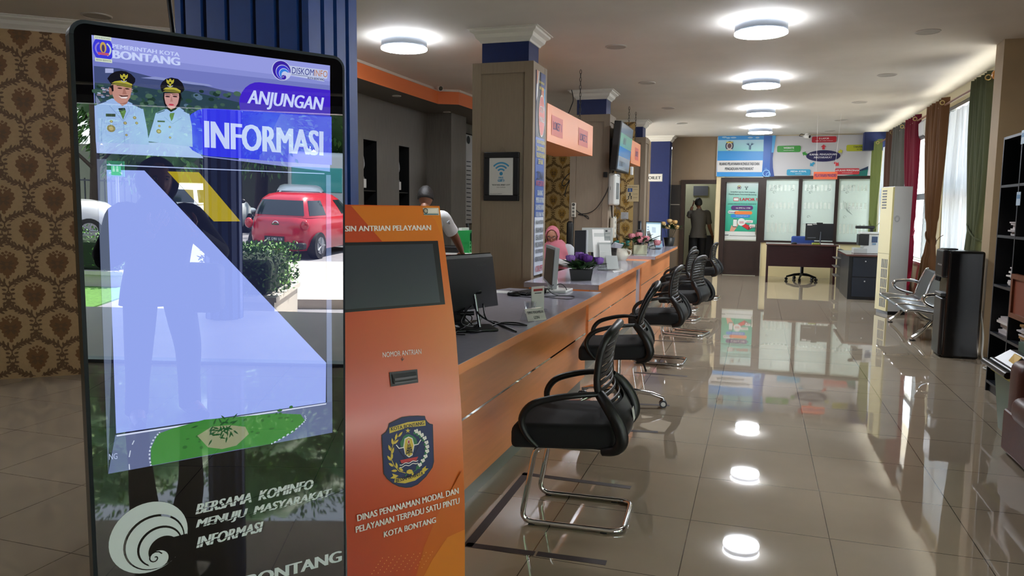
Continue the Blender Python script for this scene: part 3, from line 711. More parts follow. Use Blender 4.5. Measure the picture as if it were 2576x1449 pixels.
curtain('grey satin drape hanging behind the tall standing air conditioner', 14.15, 15.1, 2.95, .06, '#4A4943', 5, amp=.05)
curtain('dark brown drape hanging next to the grey satin one', 15.15, 15.9, 2.95, .06, '#3E271B', 4)
curtain('bright lime green drape hanging at the corner by the glass partition', 16.85, 17.7, 2.92, .06, '#646E3C', 5, tie=(1.2, .6))
SG = 'white sheers over the windows'
curtain('white sheer between the olive and the copper brown drapes', 9.9, 11.7, 2.78, .1, '', 12, x=2.4, amp=.025, group=SG, name='sheer_curtain', sh=True)
curtain('white sheer falling beside the grey satin drape', 14.0, 15.3, 2.78, .1, '', 9, x=2.4, amp=.025, group=SG, name='sheer_curtain', sh=True)
curtain('white sheer at the far corner beside the lime green drape', 15.9, 17.4, 2.78, .1, '', 10, x=2.4, amp=.025, group=SG, name='sheer_curtain', sh=True)
t = thing('curtain_rod', 'brass curtain rod with an amber ball at its near end', 'curtain rod', (2.27, 9.0, 2.85))
mb = MB(); mb.tube([(2.27, 9.08, 2.855), (2.27, 17.6, 2.855)], .014, mat('#7A4A2A', .35, .3), 8); mb.build('rod', t)
mb = MB()
for y in (9.12, 12.5, 15.6): mb.tube([(2.27, y, 2.855), (2.49, y, 2.855), (2.49, y, 2.89)], .01, mat('#B9A46A', .3, .8), 6)
mb.build('bracket', t)
MB().ell((2.27, 9.04, 2.86), (.055, .055, .055), mat('#B97A1E', .25, coat=.5), 14, 10).build('finial', t)

# ---- ceiling fittings
RIM = mat('#7E8794', .4); LEMT = mat('#F4F8FF', .5, emit=26); LEMR = mat('#F4F8FF', .5, emit=4.5)
def lamp(x, y, label, CZ=CZ, LEMT=LEMT, LEMR=LEMR):
    t = thing('ceiling_light', label, 'ceiling light', (x, y, CZ), 0, 'round drum ceiling lights')
    mb = MB(); r = .225; mb.lathe([(r, -.105), (r, -.022), (r-.03, -.02)], (x, y, CZ), RIM, 40); mb.cyl((x, y, CZ-.1), .03, .1, RIM, 8); mb.build('drum', t)
    mb = MB(); mb.lathe([(r+.004, -.022), (r+.004, -.004)], (x, y, CZ), LEMR, 40); mb.build('glow_ring', t)
    mb = MB(); mb.lathe([(r+.003, -.106), (r+.003, -.118), (r-.035, -.122), (r-.036, -.112)], (x, y, CZ), LEMT, 40); mb.build('lens_ring', t)
    mb = MB(); mb.lathe([(r-.05, -.112), (r-.05, -.124), (.0, -.126)], (x, y, CZ), LEMT, 40); mb.build('diffuser', t)
lamp(-.045, 7.22, 'round drum ceiling light nearest to the camera in the central row')
lamp(-.035, 10.2, 'second drum ceiling light of the central row from the camera')
lamp(-.03, 13.12, 'third drum ceiling light of the central row from the camera')
lamp(-.03, 16.08, 'drum ceiling light closest to the far wall banner')
lamp(-3.42, 6.98, 'drum ceiling light on its own over the counters by the first pillar')
lamp(-4.3, 2.2, 'added unseen drum light that brightens the corner by the damask wall', 2.91, mat('#F4F8FF', .5, emit=9), mat('#F4F8FF', .5, emit=2))  # added out of view to lift the left wall and low ceiling
SPK = mat('#A3A099', .6)
def disc(x, y, label):
    CZ = 2.91 if x < -4 else 3.122
    t = thing('ceiling_speaker', label, 'ceiling disc', (x, y, CZ), 0, 'flat round discs set in the ceiling')
    mb = MB(); mb.lathe([(.112, 0), (.112, -.008), (.1, -.01), (.098, -.004)], (x, y, CZ), mat('#BBB8B0', .5), 30); mb.build('ring', t)
    MB().cyl((x, y, CZ-.006), .099, .006, SPK, 30).build('grille', t)
for x, y, l in ((-1.475, 7.95, 'flat ceiling disc just right of the first pillar cornice'), (-1.475, 10.25, 'flat ceiling disc right of the middle pillar cornice'), (-1.48, 12.8, 'flat ceiling disc above the television'), (-1.48, 15.05, 'flat ceiling disc right of the rear pillar cornice'),
                (1.43, 8.06, 'flat ceiling disc nearest the olive drape'), (1.43, 10.4, 'second ceiling disc along the window side'), (1.4, 12.8, 'third ceiling disc along the window side'), (1.36, 15.15, 'fourth ceiling disc along the window side'), (1.33, 17.1, 'ceiling disc nearest the banner on the window side'), (-5.0, 4.78, 'flat ceiling disc above the damask wall behind the display')):
    disc(x, y, l)
for y, l in ((7.9, 'small downlight in the orange soffit nearest the display'), (9.2, 'small downlight in the orange soffit before the corner'), (10.9, 'small downlight in the orange soffit behind the first pillar')):
    t = thing('downlight', l, 'downlight', (-4.62, y, zb), 0, 'soffit downlights'); MB().lathe([(.06, 0), (.06, -.008), (.045, -.008), (.04, 0)], (-4.62, y, zb), mat('#C9C4BA', .4), 20).build('ring', t); MB().cyl((-4.62, y, zb-.003), .041, .003, mat('#8E8A84', .3), 16).build('lens', t)
def cctv(p, d, label):
    p = V(p); d = V(d).normalized(); t = thing('security_camera', label, 'security camera', p); 
    MB().lathe([(.05, 0), (.05, -.02), (.02, -.03)], p, mat('#C8C6C0', .4), 16).build('mount', t)
    c = p+V((0, 0, -.06)); mb = MB(); mb.tube([c-d*.07, c-d*.065, c+d*.05, c+d*.06], [.02, .045, .045, .036], mat('#C8C6C0', .4), 14); mb.build('housing', t)
    mb = MB(); mb.tube([c+d*.058, c+d*.068], [.032, .028], mat('#0A0A0C', .1), 12); mb.build('lens', t)
    mb = MB(); mb.tube(spline([p, p+V((-.05, 0, -.03)), p+V((-.12, .0, -.01)), p+V((-.16, 0, -.05)), p+V((-.1, 0, -.06))], 5), .006, BLK, 5); mb.build('cable', t)
cctv(aty(1104, 222, 9.9)+V((0, 0, .07)), (.75, -.6, -.35), 'white dome camera fixed on the orange soffit corner')
cctv((.93, 17.55, CZ), (.75, -.6, -.2), 'small white camera fixed over the banner')

# ================================================================ the information display
KA, KT = .98, -.0229
ku = V((cos(KA), sin(KA), 0)); kn0 = V((sin(KA), -cos(KA), 0)); kup = V((0, 0, cos(KT)))-kn0*sin(KT); kn = ku.cross(kup)
P0 = V((-1.569, 1.473, .739))
D = thing('information_display', 'tall black totem display with a lit lavender screen, left of the orange kiosk', 'display', (P0.x+ku.x*.31-kn0.x*.03, P0.y+ku.y*.31-kn0.y*.03, 0), KA)
EDGE = mat('#20262C', .25, .6); GLB = scr('#000000', 0)
def rr(a0, b0, a1, b1, r, n=6):
    pts = []
    for cx, cy, t0 in ((a1-r,b0+r,-90),(a1-r,b1-r,0),(a0+r,b1-r,90),(a0+r,b0+r,180)):
        pts += [(cx+r*cos(rad(t0+90*k/n)), cy+r*sin(rad(t0+90*k/n))) for k in range(n+1)]
    return pts
A = Art(P0, ku, kup, .00035)
mb = MB(); a0, b0, a1, b1 = -.045, -.64, .664, 1.133
mb.prism([A.m(*p)-kn*.002 for p in rr(a0, b0, a1, b1, .035)], -kn*.055, EDGE)
ring = rr(a0, b0, a1, b1, .035); rin = rr(a0+.009, b0+.009, a1-.009, b1-.009, .028); n = len(ring)
mb.add([A.m(*p)-kn*.002 for p in ring]+[A.m(*p)+kn*.003 for p in rin], [(i, (i+1) % n, (i+1) % n+n, i+n) for i in range(n)], mat('#4A5660', .2, .8))
mb.build('frame', D)
mb = MB(); B_ = V((P0.x, P0.y, 0))
mb.hexa([B_+ku*.0+kn0*.12, B_+ku*.62+kn0*.12, B_+ku*.62-kn0*.26, B_-kn0*.26]+[B_+ku*.04+kn0*.1+V((0,0,.035)), B_+ku*.58+kn0*.1+V((0,0,.035)), B_+ku*.58-kn0*.24+V((0,0,.035)), B_+ku*.04-kn0*.24+V((0,0,.035))], EDGE)
mb.hexa([B_+ku*.1-kn0*.005, B_+ku*.52-kn0*.005, B_+ku*.52-kn0*.05, B_+ku*.1-kn0*.05]+[B_+ku*.1-kn0*.005+V((0,0,.115)), B_+ku*.52-kn0*.005+V((0,0,.115)), B_+ku*.52-kn0*.05+V((0,0,.115)), B_+ku*.1-kn0*.05+V((0,0,.115))], EDGE)
mb.build('base', D)
G = Art(P0+kn*.0032, ku, kup, .00035); G.Q(rin, GLB, 0); G.build('front_glass', D)
A = Art(P0+kn*.0036, ku, kup, .00025)
c1 = lambda x, y: (180+x/3.623, 30+y/3.623); c2 = lambda x, y: (225+x/4.83, 80+y/4.83); c3 = lambda x, y: (540+x/4.997, 130+y/4.997)
c4 = lambda x, y: (200+x/3.622, 400+y/3.622); c5 = lambda x, y: (200+x/2.2323, 800+y/2.2323)
UL, UR, LL, LR = (230, 88), (830, 165), (272, 1192), (836, 1088)
A.P([LL, LR, UR, UL], scr('#1A1E34'), 0)
# photograph of sea, coast and forest
A.P([(241, 362), (830, 432), UR, UL], scr('#8C94DC'), 1)
A.P([(232, 130), (830, 205), UR, UL], scr('#9BA2EA'), 2)
A.P([(236, 240), (830, 300), (830, 215), (233, 150)], scr('#767EC8'), 2)
A.P([(241, 362), (600, 402), (620, 240), (540, 222), (470, 205), (400, 198), (330, 180), (300, 172), (236, 166)], scr('#44507E'), 3)
A.P([(241, 362), (600, 402), (620, 262), (560, 248), (470, 228), (420, 230), (330, 214), (238, 208)], scr('#2C4450'), 4)
rnd = random.Random(3)
for k in range(230):
    x = rnd.uniform(240, 615); y = rnd.uniform(200+(x-240)*.1, 352+(x-240)*.1); a, b = A.uv(x, y); s_ = rnd.uniform(.002, .007)
    A.E(a, b, s_*1.5, s_, scr(rnd.choice(['#3E5C50', '#2A4A3C', '#365058', '#4B6A58', '#56708A', '#1E3830'])), 5, 7)
for k in range(26):
    x = rnd.uniform(242, 330); y = rnd.uniform(222, 250); a, b = A.uv(x, y); A.R(a, b, a+.007, b+.003, scr(rnd.choice(['#8C9CC4', '#9A8A98', '#B8C4E0'])), 6)
A.P([(241, 240), (256, 262), (262, 275), (250, 275), (240, 255)], scr('#7C88A8'), 6)
A.P([c2(190, 500), c2(290, 500), c2(290, 448), c2(190, 445)], scr('#AEB6E2'), 6)
A.P([c2(620, 560), c2(900, 590), c2(1250, 640), c2(1500, 665), c2(1450, 640), c2(1100, 590), c2(800, 545)], scr('#8E98D0'), 6)
# title pills
A.P([c3(*p) for p in ((340,790),(1450,830),(1450,485),(560,385),(500,388),(440,410),(385,450),(340,510),(312,580),(306,650),(318,730))], scr('#4426CE'), 7)
A.P([c3(*p) for p in ((420,800),(1450,830),(1450,700),(310,640),(318,720))], scr('#5340C8', .9), 8)
A.P([c1(*p) for p in ((2368,1395),(2366,955),(1700,905),(1300,882),(1210,880),(1150,895),(1090,930),(1045,985),(1018,1060),(1020,1130),(1045,1200),(1100,1262),(1170,1298),(1250,1315))], scr('#3538EE'), 9)
A.P([c1(*p) for p in ((2368,1395),(2366,960),(1900,930),(1700,1350))], scr('#5A62EA'), 10)
WT = scr('#C6D2FA', 1.1)
A.TP('ANJUNGAN', c3(412, 705), c3(1362, 790), c3(412, 478), WT, 12, .04, .22)
A.TP('INFORMASI', c1(1220, 1238), c1(2282, 1312), c1(1216, 990), scr('#C2D0F8', 1.1), 12, .05)
# crest and titles
A.TP('PEMERINTAH KOTA', c2(278, 200), c2(1088, 302), c2(278, 150), WT, 12, .02)
A.TP('BONTANG', c2(285, 322), c2(1092, 412), c2(282, 222), WT, 12, .05)
a, b = A.uv(*c2(165, 213)); A.E(a, b, .0225, .030, scr('#3E3CE0'), 8); A.ring(a, b, .0145, .018, scr('#8E7EDC'), 9, 120, 240); A.ring(a, b, .0145, .018, scr('#C9D8D0'), 9, -60, 60)
A.E(a, b+.004, .007, .013, scr('#C8A858'), 10); A.E(a, b+.002, .0035, .009, scr('#4A3A70'), 11); A.R(a-.012, b-.014, a+.012, b-.008, scr('#C05A78'), 10)
for s_, y in ((1, .0265), (-1, -.026)):
    A.R(a-.0185, b+y-.0045, a+.0185, b+y+.004, scr('#D8E4D0'), 9); A.T('KOTA BONTANG' if s_ > 0 else 'BESSAI BERINTA', a, b+y-.0025, .0045, scr('#4A5A4A'), 10, w=.032, align='c')
def swirl(A, a, b, R, cols, gap, lay):      # the swirl logo: crescents closing on a curl
    E = A.E
    E(a, b, R, R, cols[0], lay, 44)
    for i, (dx, dy, r) in enumerate(((.13, -.17, .785), (.26, -.32, .58))):
        E(a+dx*R, b+dy*R, r*R, r*R, gap, lay+1+2*i, 40); E(a+(dx+.012)*R, b+(dy-.02)*R, (r-.045)*R, (r-.045)*R, cols[i+1], lay+2+2*i, 40)
    E(a+.36*R, b-.45*R, .40*R, .40*R, gap if len(cols) < 4 else cols[3], lay+6, 36)
    A.Q([(a+.55*R, b-.15*R), (a+.97*R, b-.14*R), (a+1.02*R, b-.36*R), (a+.8*R, b-.72*R), (a+.5*R, b-.75*R)], gap if len(cols) < 4 else cols[3], lay+6)
    E(a+.2*R, b-.68*R, .27*R, .25*R, cols[0], lay+7, 30)
    pts = [(a+.12*R+(.2-.013*k)*R*cos(k*.55+.4), b-.62*R+(.2-.013*k)*R*sin(k*.55+.4)) for k in range(15)]
    A.line(pts, .035*R, gap, lay+8)
a, b = A.uv(*c3(838, 238)); A.E(a, b, .0275, .0275, scr('#C8D0F4'), 8, 36); 
A.P([c3(*p) for p in ((900,290),(1375,378),(1370,345),(1410,340),(1420,235),(930,175))], scr('#C2CCEE'), 9)
swirl(A, a, b, .0258, [scr('#3A22A8'), scr('#3A3AD8'), scr('#3A86E8'), scr('#C8D0F4')], scr('#C8D0F4'), 10)
A.TP('DISKOM', c3(965, 275), c3(1240, 305), c3(970, 195), scr('#262A86'), 12, .0); A.TP('INFO', c3(1248, 308), c3(1410, 325), c3(1250, 228), scr('#C07A4A'), 12, .0)
A.TP('KOTA BONTANG', c3(1165, 345), c3(1370, 368), c3(1167, 315), scr('#2A2E6A'), 12, .03); A.P([c3(960, 285), c3(1165, 308), c3(1165, 313), c3(960, 290)], scr('#2A2E6A'), 12)
# two officials in pale uniforms
SU, SU2, SK, SK2, CAP, GLD = scr('#9DBBEC'), scr('#86A4D8'), scr('#C49084'), scr('#A87468'), scr('#15151F'), scr('#B8B040')
A.P([c2(*p) for p in ((75,1340),(720,1375),(700,1200),(650,940),(560,890),(470,850),(270,810),(200,840),(110,880),(60,900))], SU, 13)
A.P([c2(*p) for p in ((700,1330),(1250,1400),(1240,1150),(1210,1000),(1090,920),(900,945),(800,990),(775,1090))], SU, 13)
for q_, w_ in ((((145,1330),(140,1180),(150,1060)), .0018), (((425,1340),(410,1090),(240,900)), .0018), (((410,1080),(480,960),(460,880)), .0018), (((1000,1120),(905,1035)), .0015), (((1000,1120),(1120,1045)), .0015), (((170,1110),(330,1130)), .0012)):
    A.lineP([c2(*p) for p in q_], w_, SU2, 14)
for q_ in (((205,848),(100,885),(95,870),(195,835)), ((520,870),(640,930),(640,942),(515,885)), ((815,985),(910,950),(908,962),(820,995)), ((1145,955),(1200,985),(1200,998),(1140,968))): A.P([c2(*p) for p in q_], scr('#3A4A68'), 14)
for pts in (((345,930),(430,940),(440,970),(405,1070),(370,985)), ((975,990),(1030,985),(1010,1060),(990,1088),(968,1020))): A.P([c2(*p) for p in pts], scr('#587A40'), 15)
A.P([c2(345,930), c2(425,925), c2(435,950), c2(360,975)], scr('#182030'), 16)
for x0, y0, x1, y1 in ((195,995,312,1030), (822,1078,912,1098)): A.P([c2(x0,y1), c2(x1,y1+3), c2(x1,y0+3), c2(x0,y0)], scr('#3A443C'), 15)
for x, y, r in ((260,1175,.0095), (262,1090,.0035), (545,1045,.004), (570,1110,.0035), (430,1110,.004), (445,1255,.003), (838,1210,.006), (845,1145,.003), (972,1158,.003), (975,1285,.003)):
    a, b = A.uv(*c2(x, y)); A.E(a, b, r, r*.95, scr('#8A7A50'), 15, 14); A.E(a, b, r*.55, r*.5, scr('#B8A878'), 16, 12)
A.P([c2(*p) for p in ((285,790),(395,905),(455,870),(470,830),(460,780))], SK2, 14)
A.P([c2(*p) for p in ((265,640),(255,700),(275,760),(300,830),(350,870),(400,870),(455,850),(490,800),(505,730),(510,660),(480,620),(330,610))], SK, 15)
A.E(*A.uv(*c2(255, 715)), .0045, .011, SK2, 16, 12)
A.P([c2(*p) for p in ((235,670),(285,640),(290,720),(270,730),(262,690))], scr('#1A1418'), 16)
A.P([c2(*p) for p in ((345,780),(385,795),(460,790),(445,812),(385,810))], scr('#EEE4E4'), 17); A.P([c2(*p) for p in ((350,768),(400,778),(465,775),(462,788),(385,792))], scr('#4A2A2A'), 17)
for x, y in ((365, 688), (455, 695)): a, b = A.uv(*c2(x, y)); A.E(a, b, .0055, .0016, scr('#33201E'), 17, 10); A.R(a-.007, b+.005, a+.007, b+.0068, scr('#4A3430'), 17)
A.P([c2(*p) for p in ((395,760),(450,762),(425,690),(412,690))], SK2, 16)
A.P([c2(*p) for p in ((895,740),(890,800),(905,880),(940,940),(985,975),(1040,950),(1090,900),(1115,800),(1105,740))], scr('#141016'), 14)
A.P([c2(*p) for p in ((908,750),(905,800),(920,870),(955,925),(990,945),(1035,925),(1070,870),(1085,800),(1080,750))], scr('#CE9C98'), 15)
for x in (945, 1035): a, b = A.uv(*c2(x, 788)); A.E(a, b, .006, .0018, scr('#2A1A1E'), 16, 10); A.R(a-.007, b+.004, a+.007, b+.0055, scr('#4A2E30'), 16)
a, b = A.uv(*c2(990, 887)); A.E(a, b, .0065, .0022, scr('#C43A52'), 16, 14); A.P([c2(975,850), c2(1010,852), c2(995,790), c2(988,790)], scr('#B4827C'), 16)
for dx, dy, k in ((0, 0, 1), (0, 0, 2)):
    if k == 1: cap = ((212,570),(235,605),(260,640),(300,640),(400,655),(515,680),(520,650),(550,610),(552,570),(500,515),(440,485),(380,475),(310,485),(250,520)); vis = ((262,640),(350,655),(450,680),(515,685),(505,650),(430,625),(330,618)); band = ((262,628),(300,605),(370,595),(450,610),(515,640),(515,655),(430,630),(330,618)); cx, cy = 415, 560
    else: cap = ((855,660),(865,710),(880,735),(960,730),(1110,745),(1140,720),(1145,680),(1120,620),(1070,575),(990,558),(920,575),(875,615)); vis = ((885,730),(960,735),(1040,745),(1105,745),(1090,715),(1000,700),(920,705)); band = ((888,705),(920,680),(980,675),(1050,685),(1105,720),(1095,732),(1020,705),(920,702)); cx, cy = 975, 620
    A.P([c2(*p) for p in cap], CAP, 18); A.P([c2(*p) for p in vis], scr('#7A7430'), 19); A.P([c2(*p) for p in band], GLD, 20)
    for sg in (-1, 1): A.P([c2(cx+sg*x, cy+y) for x, y in ((8,-20),(30,-30),(46,-45),(46,-10),(32,12),(14,18))], GLD, 20)
    A.P([c2(cx-14,cy+10), c2(cx+14,cy+12), c2(cx+10,cy+45), c2(cx-10,cy+45)], GLD, 20); a, b = A.uv(*c2(cx, cy-28)); A.E(a, b, .003, .004, GLD, 20, 10)
    A.P([c2(cx-36,cy+30), c2(cx,cy+48), c2(cx+32,cy+32), c2(cx+30,cy+44), c2(cx,cy+58), c2(cx-34,cy+42)], scr('#B8BCC0'), 21)
# pale band, frame lines, lavender field with its slanted edge, yellow slash, aerial view
A.P([(243, 385), (512, 398), (490, 372), (478, 360), (241, 357)], scr('#A9BEF2'), 7)
A.P([c4(158, 0), c4(245, 0), c4(300, 1449), (272, 1192), (268, 1090)], scr('#7C8AA8', .55), 2)
A.P([(820, 440), (832, 440), (836, 1088), (822, 1012)], scr('#8A9CC8', .6), 2)
A.P([c4(245,48), c4(2230,130), c4(2230,138), c4(245,58)], scr('#AEBEEC'), 6)
LAV = scr('#98ABF4', 1.05)
A.P([c4(245, 98), (278, 700), (292, 1090), (819, 1012), (820, 912), c4(1860, 1449), c4(590, 105)], LAV, 5)
A.P([c4(800,113), c4(1085,120), c4(1465,568), c4(1222,568)], scr('#B8A428', .9), 6)
A.P([c4(285,62), c4(375,66), c4(378,150), c4(288,146)], scr('#4FB08C'), 7)  # mirror image of the green outdoor sign, put into the screen picture
A.P([(293, 1098), (820, 1017), (820, 1014), (293, 1094)], scr('#D8E0FA'), 6)
A.P([LL, LR, (835, 1010), (290, 1094)], scr('#6C78A4', .8), 3)
A.P([c5(*p) for p in ((400,828),(870,740),(1080,705),(1200,640),(1265,575),(1240,540),(1100,535),(700,570),(520,620),(440,650),(400,730))], scr('#3E8C3A', .8), 6)
A.P([c5(*p) for p in ((660,660),(720,725),(800,735),(880,715),(950,650),(930,610),(840,600),(740,610))], scr('#9AA07C', .8), 7)
for k in range(40):
    a, b = A.uv(*c5(rnd.gauss(810, 45), rnd.gauss(615, 28))); A.leaf(A.m(a, b)+A.n*.00255, ku*rnd.uniform(-1, 1)+kup*rnd.uniform(-1, 1), kn, .02, .005, scr('#1E5A2C', .7))
for k in range(26):
    x = rnd.uniform(430, 1220); y = 800-(x-430)*.26+rnd.uniform(-110, 10); a, b = A.uv(*c5(x, y)); A.E(a, b, rnd.uniform(.003, .009), rnd.uniform(.002, .005), scr('#2E6E30', .8), 7, 8)
def dashes(pts, n_, w_, c_):
    P_ = [A.uv(*c5(*p)) for p in pts]; Q_ = spline([(*p, 0) for p in P_], n_)
    for i in range(0, len(Q_)-1, 2): A.line([Q_[i][:2], Q_[i+1][:2]], w_, c_, 8)
dashes([(400,828),(392,760),(410,690),(450,640)], 7, .004, scr('#C8D4E8')); dashes([(1075,706),(1150,665),(1230,610),(1268,570),(1262,545)], 7, .004, scr('#C8D4E8'))
dashes([(280,850),(278,780),(295,710),(315,672)], 2, .0025, scr('#C8D4E8'))
A.TP('NG', c5(165, 795), c5(212, 790), c5(165, 762), scr('#B8C4E8'), 8)
A.build('screen', D)
# printed lettering and logo on the lower glass
WL = mat('#CDD6D2', .4)
for t, bl, br, tl in (('BERSAMA  KOMINFO', (655,1103), (1310,958), (655,1046)), ('MENUJU  MASYARAKAT', (657,1195), (1413,1012), (657,1134)), ('INFORMASI', (660,1292), (1029,1198), (660,1232))):
    A = Art(P0+kn*.0036, ku, kup, .0003); A.TP(t, c5(*bl), c5(*br), c5(*tl), WL, 1, .055, .25)
    L0 = V((*bl, 0)); dx, dy = br[0]-bl[0], br[1]-bl[1]
    for k in range(int(dx/75)+1):      # each word is sliced by thin slanted cuts
        x = bl[0]+k*75; y = bl[1]+dy*(k*75/dx)
        A.lineP([c5(x-5, y-14), c5(x+78, y-48)], .0018, GLB, 2)
    A.build('lettering', D)
A = Art(P0+kn*.0036, ku, kup, .0003); A.TP('BONTANG', c5(940, 1512), c5(1468, 1366), c5(940, 1446), WL, 1, .05)
A.build('lettering', D); A = Art(P0+kn*.0036, ku, kup, .0003)
a, b = A.uv(*c5(392, 1232)); swirl(A, a, b, .098, [WL, WL, WL], GLB, 1)
A.build('lower_logo', D)

# ================================================================ the orange queue-ticket kiosk
OA = rad(55.9); ou, on = V((cos(OA), sin(OA), 0)), V((sin(OA), -cos(OA), 0)); OC, U0, U1 = -2.26, 1.066, 1.547
PR = [(0, 0), (.34, .002), (.68, .026), (.97, .065), (1.33, .153), (1.441, .179)]
def ok(u, z, back=0):
    for (z0, b0), (z1, b1) in zip(PR, PR[1:]):
        if z <= z1+1e-6: o = b0+(b1-b0)*(z-z0)/(z1-z0); break
    return ou*u+on*(OC-o-back)+V((0, 0, z))
K = thing('queue_kiosk', 'orange queue-ticket kiosk with a dark touch screen beside the black display', 'kiosk', tuple(ou*1.3+on*(OC-.12)), OA)
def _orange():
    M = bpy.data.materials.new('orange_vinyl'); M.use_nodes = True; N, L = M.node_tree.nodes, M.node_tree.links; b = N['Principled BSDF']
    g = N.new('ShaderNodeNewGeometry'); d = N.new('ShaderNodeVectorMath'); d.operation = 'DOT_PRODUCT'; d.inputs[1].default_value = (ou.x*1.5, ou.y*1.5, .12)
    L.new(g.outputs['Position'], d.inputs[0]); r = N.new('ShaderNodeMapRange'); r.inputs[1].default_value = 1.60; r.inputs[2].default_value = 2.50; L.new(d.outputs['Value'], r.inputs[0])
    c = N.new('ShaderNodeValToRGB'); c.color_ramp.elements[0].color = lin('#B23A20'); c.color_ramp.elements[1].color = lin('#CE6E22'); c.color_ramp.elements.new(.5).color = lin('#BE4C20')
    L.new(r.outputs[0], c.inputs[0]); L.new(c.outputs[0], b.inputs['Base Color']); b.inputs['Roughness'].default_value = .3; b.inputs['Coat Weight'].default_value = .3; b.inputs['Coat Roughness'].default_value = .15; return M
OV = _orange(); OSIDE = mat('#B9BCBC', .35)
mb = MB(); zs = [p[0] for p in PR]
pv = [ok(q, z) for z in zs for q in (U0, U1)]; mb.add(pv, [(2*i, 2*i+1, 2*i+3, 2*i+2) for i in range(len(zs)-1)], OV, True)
for u_ in (U0, U1):
    side = [ok(u_, z) for z in zs]+[ou*u_+on*(OC-.25)+V((0, 0, 1.441)), ou*u_+on*(OC-.25)]
    mb.poly(side if u_ == U1 else side[::-1], OSIDE)
mb.poly([ok(U0, 1.441), ok(U1, 1.441), ou*U1+on*(OC-.25)+V((0, 0, 1.441)), ou*U0+on*(OC-.25)+V((0, 0, 1.441))], OSIDE)
mb.poly([ou*U1+on*(OC-.25), ou*U0+on*(OC-.25), ou*U0+on*(OC-.25)+V((0, 0, 1.441)), ou*U1+on*(OC-.25)+V((0, 0, 1.441))], OSIDE)
mb.build('cabinet', K)
class KArt(Art):
    def __init__(s, seg, eps=.0008):
        (z0, b0), (z1, b1) = PR[seg], PR[seg+1]; up = V((0, 0, z1-z0))-on*(b1-b0); super().__init__(ok(U0, z0), ou, up, eps)
k5 = lambda x, y: (850+x/1.5275, 500+y/1.5275); k7 = lambda x, y: (940+x/4.2625, 1030+y/4.2625)
k8 = lambda x, y: (860+x/4.262, 320+y/4.262)
AMB, AMB2, PW = mat('#D27A24', .3), mat('#C4621F', .3), mat('#E2DFD6', .35)
# printed facets
A = KArt(0); A.P([k5(300,1449), k5(487,1449), k5(487,1180), k5(478,1040), k5(440,1110), k5(380,1220), k5(330,1340)], AMB2, 1); A.P([k5(330,1449), k5(487,1449), k5(487,1270), k5(420,1300), k5(360,1390)], AMB, 2)
for i in range(9):
    for j in range(6):
        a, b = A.uv(*k5(130+i*24+j*8, 1440-j*12-i*3)); A.E(a, b, .002, .002, mat('#E09A58', .4), 2, 8)
A.TP('DINAS PENANAMAN MODAL DAN', (899, 1311), (1153, 1241), (897.5, 1295), PW, 3, .035); A.TP('PELAYANAN TERPADU SATU PINTU', (895, 1340), (1155, 1266), (894, 1324), PW, 3, .035); A.TP('KOTA BONTANG', k7(108, 1370), k7(662, 1210), k7(106, 1308), PW, 3, .035)
A.build('footer_print', K)
A = KArt(1)
B1, Y1 = mat('#0D2350', .5), mat('#CDB23C', .4)
shield = ((548,68),(470,64),(380,68),(300,80),(160,148),(150,200),(125,240),(80,275),(92,500),(102,690),(140,745),(200,795),(270,828),(340,840),(400,835),(470,805),(560,720),(630,620),(645,560),(633,158),(600,150),(575,130),(555,100))
A.P([k7(*p) for p in shield[::-1]], mat('#0B0D14', .4), 2)
cx, cy = 365, 455
A.P([k7(cx+(x-cx)*.97, cy+(y-cy)*.975) for x, y in shield[::-1]], B1, 3)
A.P([k7(*p) for p in ((165,255),(360,190),(552,172),(548,115),(360,135),(165,195))], Y1, 4); A.TP('KOTA BONTANG', k7(182, 228), k7(535, 160), k7(178, 190), mat('#14161C', .4), 5, .03)
A.P([k7(*p) for p in ((215,780),(330,790),(440,760),(545,680),(530,640),(430,710),(330,740),(225,730))], Y1, 4); A.TP('BESSAI BERINTA', k7(235, 783), k7(525, 700), k7(232, 742), mat('#14161C', .4), 5, .03)
for p in (((172,735),(215,740),(262,708),(195,685),(205,712)), ((545,665),(582,632),(550,628),(558,600),(510,640))): A.P([k7(*q_) for q_ in p], Y1, 4)
A.P([k7(362+r*sin(rad(36*i)), 226-r*cos(rad(36*i))) for i in range(10) for r in ((28, 11)[i % 2],)], Y1, 4)
A.P([k7(*p) for p in ((285,400),(275,350),(300,320),(310,290),(345,265),(380,265),(420,285),(450,310),(465,360),(440,380),(420,400))], mat('#1E6A3E', .4), 4)
A.P([k7(*p) for p in ((372,512),(328,480),(312,395),(325,310),(368,288),(410,305),(430,385),(410,490))], PW, 5); A.P([k7(*p) for p in ((372,500),(335,475),(321,395),(332,318),(368,300),(402,312),(420,385),(402,482))], Y1, 6)
TW = mat('#14161C', .5)
for pa, pb in (((338,490),(362,365)), ((412,470),(378,362)), ((372,495),(370,365)), ((342,470),(408,455)), ((346,440),(402,428)), ((352,412),(396,402)), ((342,470),(402,428)), ((408,455),(346,440)), ((346,440),(396,402)), ((402,428),(352,412))): A.lineP([k7(*pa), k7(*pb)], .0022, TW, 7)
a, b = A.uv(*k7(367, 345)); A.E(a, b, .0045, .009, PW, 7, 14); A.E(a, b, .003, .0065, mat('#B8282C', .4), 8, 12)
A.P([k7(*p) for p in ((290,575),(450,545),(470,502),(275,542))], mat('#B62A30', .4), 6)
for dy in (0, 26): A.lineP([k7(272+i*14, 592+dy-i*3.6+7*sin(i*1.1)) for i in range(15)], .0028, PW, 6)
for p in (((235,378),(265,415),(315,405)), ((500,322),(470,370),(425,380))): A.lineP([k7(*q_) for q_ in p], .0035, PW, 5)
